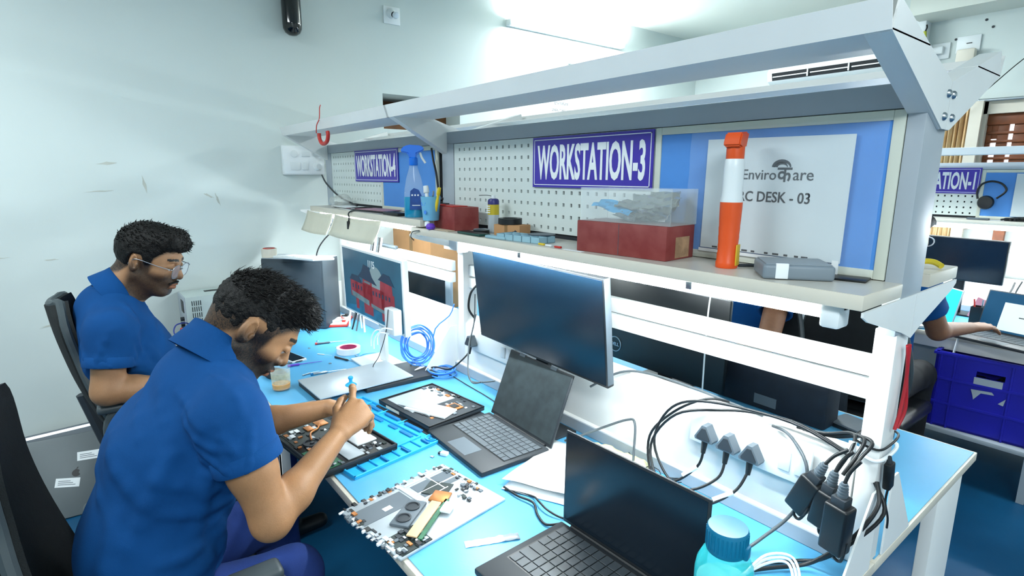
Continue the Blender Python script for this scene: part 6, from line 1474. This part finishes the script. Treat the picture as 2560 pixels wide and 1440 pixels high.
cable('test_lead', 'dark blue test lead with a red clip at the power supply', [(-3.10, .40, T0+.06), (-3.06, .375, T0+.085), (-3.02, .33, T0+.09), (-2.95, .31, T0+.07), (-2.88, .33, T0+.055)], .0032, mat('dark_blue_lead', '#2a3a8c', .5, var=.02), cat='lead')
tag(MB().cyl((-3.035, .350, T0+.062), (-3.000, .385, T0+.062), .008, .006, n=12).build('crocodile_clip', m_red), 'red crocodile clip on the lead by the power supply', 'clip')
cable('test_lead', 'white lead looping in front of the power supply', [(-3.02, .50, T0+.05), (-2.97, .47, T0+.075), (-2.93, .50, T0+.07), (-2.90, .56, T0+.04), (-2.90, .60, T0+.004)], .0050, m_white, cat='lead')
t = thing('red_tray', 'red edged tray holding tangled tools left of the pagoda monitor', 'tray', (-2.945, 1.085, T0), R(-30)); MB().box(-.12, .12, -.075, .075, 0, .012, bev=.004).build('tray_body', m_red, t); MB().box(-.11, .11, -.068, .068, .0118, .016, bev=.001).build('tray_inlay', m_white, t)
circuit(t, -.10, .10, -.06, .06, .016, 30, 41, [m_white, m_silver, m_black, m_red, m_midgrey], hmax=.02, name='small_part', smin=.01, smax=.04)
for i in range(7):
    r_ = random.Random(50+i); x = -2.74+.028*i*.8; 
    pts = [(x+r_.uniform(-.02, .02), 1.09+r_.uniform(-.03, .03), T0+.02), (x+r_.uniform(-.04, .04), 1.10+r_.uniform(-.03, .03), T0+.12), (x+.02+r_.uniform(-.04, .04), 1.12, T0+.22), (x+.05+r_.uniform(-.03, .03), 1.14, T0+.32), (x+.09, 1.16, T0+.42), (x+.10, 1.17, T0+.50)]
    cable('hanging_cord', ['leftmost white cord in the bundle left of the pagoda monitor', 'left grey cord in the bundle left of the pagoda monitor', 'left black cord in the bundle left of the pagoda monitor', 'middle white cord in the bundle left of the pagoda monitor', 'right grey cord in the bundle left of the pagoda monitor', 'right black cord in the bundle left of the pagoda monitor', 'rightmost white cord in the bundle left of the pagoda monitor'][i], pts, .0042 if i % 3 else .005, [m_white, MATS['grey_cord'], m_black][i % 3], group='cords by the pagoda monitor')
cable('hanging_cord', 'black cord hanging from the left shelf down to the computer tower', [(-2.72, 1.13, 1.33), (-2.80, 1.10, 1.30), (-2.92, 1.04, 1.22), (-2.96, 1.0, 1.12), (-3.0, 1.02, .95)], .0036)
t = thing('green_strip', 'short green strip hanging from the left shelf behind the paper sheets', 'strip', (-2.64, 1.17, 1.22)); MB().box(-.018, .018, -.003, .003, 0, .13, bev=.001).build('strip_body', m_pcbg, t)
tag(MB().box(-2.66, -2.46, 1.215, 1.232, 1.1985, 1.212, bev=.004).build('cable_bundle', m_midgrey), 'grey bundle of cords lying on the cross rail above the pagoda monitor', 'cable bundle')
# books and cardboard behind, seen through the gap of the left bench
t = thing('cardboard_carton', 'brown cardboard carton seen through the gap behind the left bench', 'box', (-3.08, 1.78, T0)); MB().box(-.24, .24, -.15, .15, 0, .46, bev=.002).build('carton', m_card, t); MB().box(-.02, .02, -.1506, -.15, 0, .46).build('packing_tape', MATS['packing_tape'], t)
t = thing('dark_monitor', 'small dark screen seen through the gap of the left bench', 'monitor', (-2.86, 1.60, T0), R(2)); MB().box(-.235, .275, -.008, .012, .0, .23, bev=.004).build('housing', m_grey, t); MB().box(-.225, .225, -.0095, -.007, .01, .22).build('screen', m_scr, t); MB().box(-.06, .06, -.05, .05, 0, .008).build('stand_foot', m_midgrey, t); MB().box(-.02, .02, .0, .012, .006, .06).build('stand_neck', m_midgrey, t)
# ------------------------------------------------------------ far side of the double bench
t = thing('monitor', 'black monitor seen from behind with a round DELL emblem on the far side table', 'monitor', (-1.255, 1.735, 1.005), rot=(R(0), R(1), 0))
MB().box(-.30, .262, 0, .022, -.215, .13, bev=.006).build('housing', mat('black_monitor_back', '#14191c', .35, var=.05), t)
MB().box(-.292, .254, .0215, .0235, -.205, .12).build('screen', m_scr, t)
m = MB(); pts = [(.031*math.cos(2*PI*i/28), 0, .031*math.sin(2*PI*i/28)) for i in range(28)]; m.tube(pts, .0022, n=6, closed=True, smooth=0, M=Matrix.Translation((-.238, -.001, -.152)))
m.build('emblem_ring', m_steel, t); text('emblem_text', 'DELL', .03, m_steel, t, MY(-.238, -.0015, -.152), fit=(.042, .014), bold=.0006)
t = thing('monitor_stand', 'black stand of the emblem monitor on the far side table', 'monitor stand', (-1.27, 1.77, T0)); MB().box(-.03, .03, .0, .02, .004, .2, bev=.004).build('stand_neck', m_black, t); MB().box(-.11, .11, -.06, .10, 0, .010, bev=.003).build('stand_foot', m_black, t)
t = thing('black_laptop_bag', 'dark blue black upright box on the far side table near the end', 'box', (-.865, 1.86, T0), R(-2)); MB().box(-.20, .19, -.05, .05, 0, .155, bev=.01).build('box_body', mat('navy_fabric_box', '#0d1826', .7, var=.15, vscale=20), t); MB().box(-.05, .03, -.052, -.050, .02, .055).build('label_patch', m_midgrey, t)
t = thing('silver_adapter', 'flat grey device lying beyond the dark box on the far side table', 'device', (-.590, 1.90, T0), R(-12)); MB().box(-.10, .06, -.05, .05, 0, .02, bev=.004).build('device_body', m_midgrey, t); MB().box(-.09, .05, -.052, -.050, .004, .014).build('device_slot', m_black, t)
t = thing('yellow_clip', 'bright yellow curved clip on the far side shelf behind the end post', 'clip', (-.372, 1.425, S3)); MB().tube([(-.022, -.006, .006), (-.008, .004, .012), (.010, .004, .012), (.026, -.004, .006)], .006, n=10).build('clip_body', MATS['yellow_plastic'], t)
cable('hanging_cord', 'thin white cord hanging down behind the trunking of the near bench', [(-.925, 1.55, 1.30), (-.955, 1.55, 1.18), (-.96, 1.55, 1.0), (-.958, 1.55, .80)], .0026, m_white)
# ------------------------------------------------------------ people in the back
P3 = Person('person with dark hair and white rimmed glasses typing at the back bench', (-1.0, 3.05, 0), (-.885, 3.015, 1.285), R(72), R(14), skin='#7d563e')
P3.head(); F = P3.F; nb = V3(-.91, 2.94, 1.165); F.cap(P3.H(-.035, 0, -.03), nb, .057, .063, .03)
shR, elR, wrR = V3(-.775, 2.95, 1.06), V3(-.735, 3.12, .845), V3(-.665, 3.36, .835); shL, elL, wrL = V3(-1.15, 2.97, 1.06), V3(-1.19, 3.15, .84), V3(-1.05, 3.38, .82)
for sh, el, wr in ((shR, elR, wrR), (shL, elL, wrL)):
    F.cap(nb+(0, .01, -.03), sh, .048, .052, .04); F.cap(sh, el, .052, .044, .03); F.cap(el, wr, .042, .027, .02)
hand(F, wrR, V3(.45, .95, .05), V3(0, 0, 1), V3(-1, .3, 0), [(.2, .35, .2), (.25, .35, .2), (.3, .4, .2), (.35, .4, .2)], (.15, .03, -.06, -.14), [(.03, .020, -.004), (.055, .030, -.010), (.078, .036, -.014)])
hand(F, wrL, V3(.3, .95, .05), V3(0, 0, 1), V3(1, -.3, 0), [(.2, .35, .2)]*4, (.15, .03, -.06, -.14), [(.03, .020, -.004), (.055, .030, -.010), (.078, .036, -.014)])
F.cap((-.96, 2.93, 1.0), (-.97, 2.95, .66), .11, .12, .05)
np_object('body', [F.mesh((-1.32, 2.78, .55), (-.50, 3.62, 1.42), .006)], m_skin, P3.root, color=P3.colour(beard=.2, mous=.4))
FH = Field(); H = P3.H; Mh = P3.M; FH.ell(H(-.016, 0, .036), (.104, .086, .096), Mh, .03); FH.ell(H(.05, 0, .08), (.075, .066, .042), Mh, .03); FH.plane(H(0, 0, .030), Mh@V3(.5, 0, -1), .008); FH.plane(H(-.03, 0, .01), Mh@V3(-1.3, 0, -1), .01); FH.noise(.003, 120, 2)
hv, hf = FH.mesh(P3.hc-.17, P3.hc+.18, .005); np_object('hair', [(hv, hf)], m_hair, P3.root); P3.eyes(-.3)
m_wg = mat('white_spectacle_frame', '#e9ecef', .3, var=0); q = MB(); T_ = Matrix(np.vstack([np.column_stack([P3.M, P3.hc]), [0, 0, 0, 1]]).tolist())
for y in (-1, 1): q.tube([(.108+.0, y*(.033+.026*math.cos(a*PI/8)), -.002+.021*math.sin(a*PI/8)) for a in range(16)], .003, n=6, closed=True, smooth=0); q.tube([(.106, y*.059, .006), (.06, y*.079, .008), (-.01, y*.083, .012)], .0025, n=6)
bmesh.ops.transform(q.bm, matrix=T_, verts=q.bm.verts); q.build('glasses', m_wg, P3.root, world=True)
def simple_polo(P, nb, shR, elR, shL, elL, base, top, k=.5, res=.008, col_=True, ax=(0, .2, 1)):
    FS = Field(); hs = [(shR, elR, shR+(elR-shR)*k), (shL, elL, shL+(elL-shL)*k)]
    for sh, el, hem in hs:
        d_ = (el-sh)/np.linalg.norm(el-sh); FS.cap(sh, hem+d_*.03, .067, .072, .03); FS.cutnear(hem, d_, .2)
    for dx in (-.05, .05): FS.cap(base+(dx, 0, 0), top+(dx, 0, 0), .14, .125, .05)
    for sh in (shR, shL): FS.cap(nb+(0, -.01, -.032), sh, .082, .066, .05)
    FS.noise(.002, 28, 4)
    for sh, el, hem in hs:
        d_ = (el-sh)/np.linalg.norm(el-sh); FS.cap(hem-d_*.04, hem+d_*.05, .056, .061, .004, 's')
    a = np.array(ax, float); a /= np.linalg.norm(a); FS.cap(nb-a*.03, nb+a*.08, .060, .068, .006, 's'); FS.plane(base-(0, 0, .1), (0, 0, -1))
    lo = np.minimum(np.minimum(shR, shL), base)-.22; hi = np.maximum(np.maximum(shR, shL), top)+.2; lo[2] = base[2]-.14
    np_object('polo_shirt', [FS.mesh(lo, hi, res)], m_polo, P.root)
    if col_: collar(P, nb+V3(0, -.002, .022), ax, .073, .077, fwd=(0, 1, 0))
simple_polo(P3, nb, shR, elR, shL, elL, V3(-.97, 2.96, .66), V3(-.96, 2.95, .98))
legs_and_shoes(P3, (-1.07, 2.98, .56), (-.87, 2.98, .56), (-1.10, 3.36, .55), (-.84, 3.36, .55), (-1.10, 3.38, .09), (-.84, 3.38, .09), (0, 1, 0), res=.014, m_=mat('black_cloth', '#0c0f14', .85, var=.1))
office_chair('black office chair of the person at the back bench', -.97, 3.03, 0, tilt=9, arms=False)
# person on the far side, seen only through the gap under the shelf
P4 = Person('person in a blue polo shirt seen through the gap of the near bench', (-1.15, 2.42, 0), (-1.22, 2.46, 1.33), R(-95), R(12), skin='#8a5f45')
P4.head(); F = P4.F; nb = V3(-1.21, 2.53, 1.17); F.cap(P4.H(-.035, 0, -.03), nb, .057, .063, .03)
shR, elR, wrR = V3(-1.41, 2.52, 1.07), V3(-1.46, 2.36, .87), V3(-1.30, 2.14, .83); shL, elL, wrL = V3(-1.01, 2.52, 1.07), V3(-.96, 2.34, .87), V3(-1.06, 2.12, .81)
for sh, el, wr in ((shR, elR, wrR), (shL, elL, wrL)):
    F.cap(nb+(0, -.01, -.03), sh, .048, .052, .04); F.cap(sh, el, .052, .044, .03); F.cap(el, wr, .042, .027, .02)
hand(F, wrR, V3(.4, -.9, -.1), V3(0, 0, 1), V3(1, 0, 0), [(.3, .5, .3)]*4, (.1, .02, -.04, -.1), [(.03, .018, -.008), (.055, .024, -.014), (.075, .024, -.018)])
hand(F, wrL, V3(-.3, -.9, -.1), V3(0, 0, 1), V3(-1, 0, 0), [(.3, .5, .3)]*4, (.1, .02, -.04, -.1), [(.03, .018, -.008), (.055, .024, -.014), (.075, .024, -.018)])
F.cap((-1.21, 2.56, 1.0), (-1.21, 2.55, .66), .11, .12, .05)
np_object('body', [F.mesh((-1.6, 1.9, .55), (-.85, 2.75, 1.46), .0065)], m_skin, P4.root, color=P4.colour(beard=.3, mous=.6))
FH = Field(); H = P4.H; Mh = P4.M; FH.ell(H(-.016, 0, .036), (.104, .084, .096), Mh, .03); FH.ell(H(.04, 0, .08), (.075, .066, .042), Mh, .03); FH.plane(H(0, 0, .034), Mh@V3(.5, 0, -1), .008); FH.plane(H(-.03, 0, .012), Mh@V3(-1.3, 0, -1), .01); FH.noise(.003, 120, 2)
np_object('hair', [FH.mesh(P4.hc-.17, P4.hc+.18, .006)], m_hair, P4.root); P4.eyes(-.3)
simple_polo(P4, nb, shR, elR, shL, elL, V3(-1.21, 2.56, .66), V3(-1.21, 2.55, .98), col_=False)
collar(P4, nb+V3(0, .002, .022), (0, -.2, 1), .073, .077, fwd=(0, -1, 0))
legs_and_shoes(P4, (-1.31, 2.52, .56), (-1.11, 2.52, .56), (-1.33, 2.20, .55), (-1.09, 2.20, .55), (-1.33, 2.2, .09), (-1.09, 2.2, .09), (0, -1, 0), res=.014)
P4.root.location.y -= .10; P4.root.location.x -= .14
office_chair('black office chair on the far side of the near bench', -1.35, 2.37, PI, tilt=9, arms=False)

# ------------------------------------------------------------ back bench things
t = monitor('large black monitor on the back bench facing the typing person', (-.915, 4.06, 1.080), .30*1.45, .250, 0, 2, 1, m_scr)
t = thing('monitor_stand', 'black stand of the large monitor on the back bench', 'monitor stand', (-.905, 4.09, T0)); MB().box(-.02, .03, .0, .02, .004, .32, bev=.004).build('stand_neck', m_black, t); MB().box(-.09, .09, -.06, .08, 0, .010, bev=.003).build('stand_foot', m_black, t)
laptop('small laptop with a plain turquoise screen on the back bench', (-.905, 3.72, T0), R(-42), .27, .19, .20, 100, m_silver, m_key, mat('turquoise_screen_light', '#12a6b8', .4, var=0, emit=.8), rows=4, cols=10)
L4 = laptop('open laptop with a white dialog window on its dark teal screen, back bench', (-.545, 3.640, T0), R(-14), .34, .235, .22, 108, m_lap, m_key, mat('teal_screen_light', '#0b3b57', .3, var=0, emit=.5), rows=5, cols=12)
lid4 = [c for c in L4.children if c.name.startswith('lid')][0]
Mx = Matrix.Translation((0, .004, .014)) @ Matrix.Rotation(R(108-90), 4, 'X').inverted()
MB().box(-.085, .155, -.0016, -.0009, .02, .165, M=Mx).build('dialog_window', mat('pale_dialog_light', '#b9c2bd', .4, var=0, emit=.5), lid4)
m = MB(); m.box(-.01, .05, -.0022, -.0015, .095, .100, M=Mx); m.box(.01, .03, -.0022, -.0015, .118, .128, M=Mx); m.build('dialog_text', m_ink, lid4)
t = thing('pen_holder', 'black box shaped pen holder with pens on the back bench', 'pen holder', (-.735, 3.88, T0)); obox(t, .085, .07, .10, .003, m_black)
for i, (x, mm) in enumerate(((-.02, m_red), (.0, m_steel), (.02, m_wplast))): q = thing('pen', ['red pen in the black pen holder', 'grey pen in the black pen holder', 'white pen in the black pen holder'][i], 'pen', (-.735+x, 3.88, T0+.004), rot=(0, R(8*(i-1)), 0)); MB().cyl((0, 0, 0), (0, 0, .135), .004, n=8).build('barrel', mm, q)
t = thing('pink_folder', 'pink and blue papers leaning behind the black pen holder', 'papers', (-.76, 3.99, T0)); MB().box(-.06, .06, -.004, .004, 0, .12, M=Matrix.Rotation(R(18), 4, 'Y')).build('pink_leaf', mat('pink_paper', '#d98a92', .6, var=.05), t); MB().box(-.02, .07, .006, .012, 0, .13, M=Matrix.Rotation(R(24), 4, 'Y')).build('blue_leaf', mc, t)
t = thing('blue_box', 'bright blue low box right of the black pen holder', 'box', (-.650, 3.90, T0)); MB().box(-.045, .045, -.05, .05, 0, .035, bev=.003).build('box_body', MATS['bright_blue_tub'], t); MB().box(-.047, .047, -.052, .052, .033, .040, bev=.002).build('box_lid', m_teal, t)
cable('power_cord', 'black cord drooping at the back bench trunking', [(-.67, 4.20, .96), (-.68, 4.16, .90), (-.72, 4.10, .84), (-.71, 4.02, .79), (-.66, 4.0, .757)], .005)
cable('power_cord', 'second black cord crossing at the back bench trunking', [(-.64, 4.20, .97), (-.655, 4.17, .90), (-.64, 4.12, .84), (-.62, 4.05, .79)], .004)
t = thing('headset', 'black headset hanging on the pin board of the back bench', 'headset', (-.845, 4.188, 1.462))
MB().tube([(-.055, 0, -.035), (-.062, 0, .01), (-.045, 0, .050), (-.005, 0, .066), (.040, 0, .055), (.066, 0, .025), (.060, 0, .0), (.030, 0, -.030)], .0055, n=8).build('headband', m_black, t)
MB().lathe([(0, 0), (.036, 0), (.040, .008), (.034, .022), (0, .026)], n=28, M=Matrix.Translation((-.015, .004, -.055)) @ Matrix.Rotation(PI/2, 4, 'X')).build('ear_cushion', m_black, t)
t = thing('desk_sheet', 'white sheet in a sleeve on the back bench pin board', 'notice', (-.595, 4.2000, 1.452)); MB().box(-.15, .15, -.0012, 0, -.12, .12).build('sheet', MATS['notice_paper'], t); text('desk_text', 'TC DESK - 01', .034, m_ink2, t, MY(0, -.0016, .01), fit=(.15, .022))
t = thing('cable_pile', 'pile of black leads on the shelf of the back bench', 'cables', (-.66, 4.10, 1.3125)); 
for k in range(4): MB().tube([(-.10+.02*k, -.02, .006), (-.05, .01*k, .014), (0, -.01*k, .010+.004*k), (.06, .01, .016), (.12, -.01, .006)], .0055, n=7).build('lead', m_black, t)
MB().box(-.09, .14, .0, .04, 0, .016, bev=.003).build('dark_strip', m_matt, t)
t = thing('flat_tray', 'flat grey tray on the shelf of the back bench near the headset', 'tray', (-.86, 4.08, 1.3125)); MB().box(-.05, .05, -.02, .02, 0, .010, bev=.003).build('tray_body', m_midgrey, t)
t = thing('wooden_post', 'brown wooden window part seen below the back bench shelf', 'post', (-.89, 4.80, .0)); MB().box(-.028, .03, -.02, .02, 0, 1.30, bev=.003).build('post_body', m_wood, t)
# crate
m_cr = mat('royal_blue_crate', '#1a1aa6', .45, var=.06)
t = thing('plastic_crate', 'royal blue plastic crate with white sticker remains under the back bench', 'crate', (-.60, 3.72, .27))
t.rotation_euler = (0, 0, R(4)); w_, d_, h_, th = .44, .52, .40, .012
def wall_with_hole(axis, c, a0, a1, hole):
    m = MB()
    if hole is None: rects = [(a0, a1, 0, h_)]
    else: rects = [(a0, hole[0], 0, h_), (hole[1], a1, 0, h_), (hole[0], hole[1], 0, hole[2]), (hole[0], hole[1], hole[3], h_)]
    for r0, r1, z0, z1 in rects: m.box(*((r0, r1, c, c+th) if axis == 'y' else (c, c+th, r0, r1)), z0, z1)
    return m.build('crate_wall', m_cr, t)
wall_with_hole('y', -d_/2, -w_/2, w_/2, (-.05, .06, .30, .33)); wall_with_hole('y', d_/2-th, -w_/2, w_/2, (-.06, .06, .30, .34)); wall_with_hole('x', -w_/2, -d_/2, d_/2, (-.06, .06, .30, .34)); wall_with_hole('x', w_/2-th, -d_/2, d_/2, (-.06, .06, .30, .34))
MB().box(-w_/2, w_/2, -d_/2, d_/2, 0, .01).build('crate_floor', m_cr, t)
for z in (.125, .255, .385): 
    m = MB(); m.box(-w_/2-.010, w_/2+.010, -d_/2-.010, -d_/2, z, z+.012); m.box(-w_/2-.010, w_/2+.010, d_/2, d_/2+.010, z, z+.012); m.box(-w_/2-.010, -w_/2, -d_/2, d_/2, z, z+.012); m.box(w_/2, w_/2+.010, -d_/2, d_/2, z, z+.012); m.build('rib', m_cr, t)
for x in (-.20, -.14, .02+.06, .17): MB().box(x, x+.008, -d_/2-.008, -d_/2, 0, .39).build('rib', m_cr, t)
MB().box(-.055, .055, -d_/2-.0085, -d_/2-.001, .262, .300).build('sticker', m_grey, t)
m = MB(); m.prism([(-.06, .235), (.02, .240), (.03, .228), (-.02, .225), (-.045, .185), (-.05, .205)], 'y', -d_/2-.0085, -d_/2-.001); m.prism([(.05, .19), (.075, .22), (.07, .185)], 'y', -d_/2-.0085, -d_/2-.001); m.build('sticker_rest', m_grey, t)
Fb = Field()
for c, r in (((0, 0, .08), (.12, .14, .12)), ((.10, -.1, .2), (.10, .10, .10)), ((-.05, -.12, .18), (.10, .09, .09))): Fb.ell(c, r, k=.03)
Fb.noise(.008, 60, 1); o = np_object('cable_heap', [Fb.mesh((-.21, -.25, .012), (.21, .25, .34), .012)], m_black); o.location = (-.60, 3.72, .27); tag(o, 'dark heap of leads inside the royal blue crate', 'leads', kind='stuff')
t = thing('low_shelf', 'grey low shelf board carrying the royal blue crate', 'shelf', (-.60, 3.72, 0)); MB().box(-.40, 1.0, -.30, .30, .245, .268, bev=.002).build('board', m_grey, t)
for x in (-.38, .20, .96): MB().box(x, x+.03, -.28, -.24, 0, .245).build('leg', m_grey, t); MB().box(x, x+.03, .24, .28, 0, .245).build('leg', m_grey, t)
cable('white_lead', 'white lead hanging from the back bench into the crate', [(-.735, 3.495, .74), (-.74, 3.49, .68), (-.75, 3.50, .60), (-.76, 3.52, .54)], .005, m_wplast)
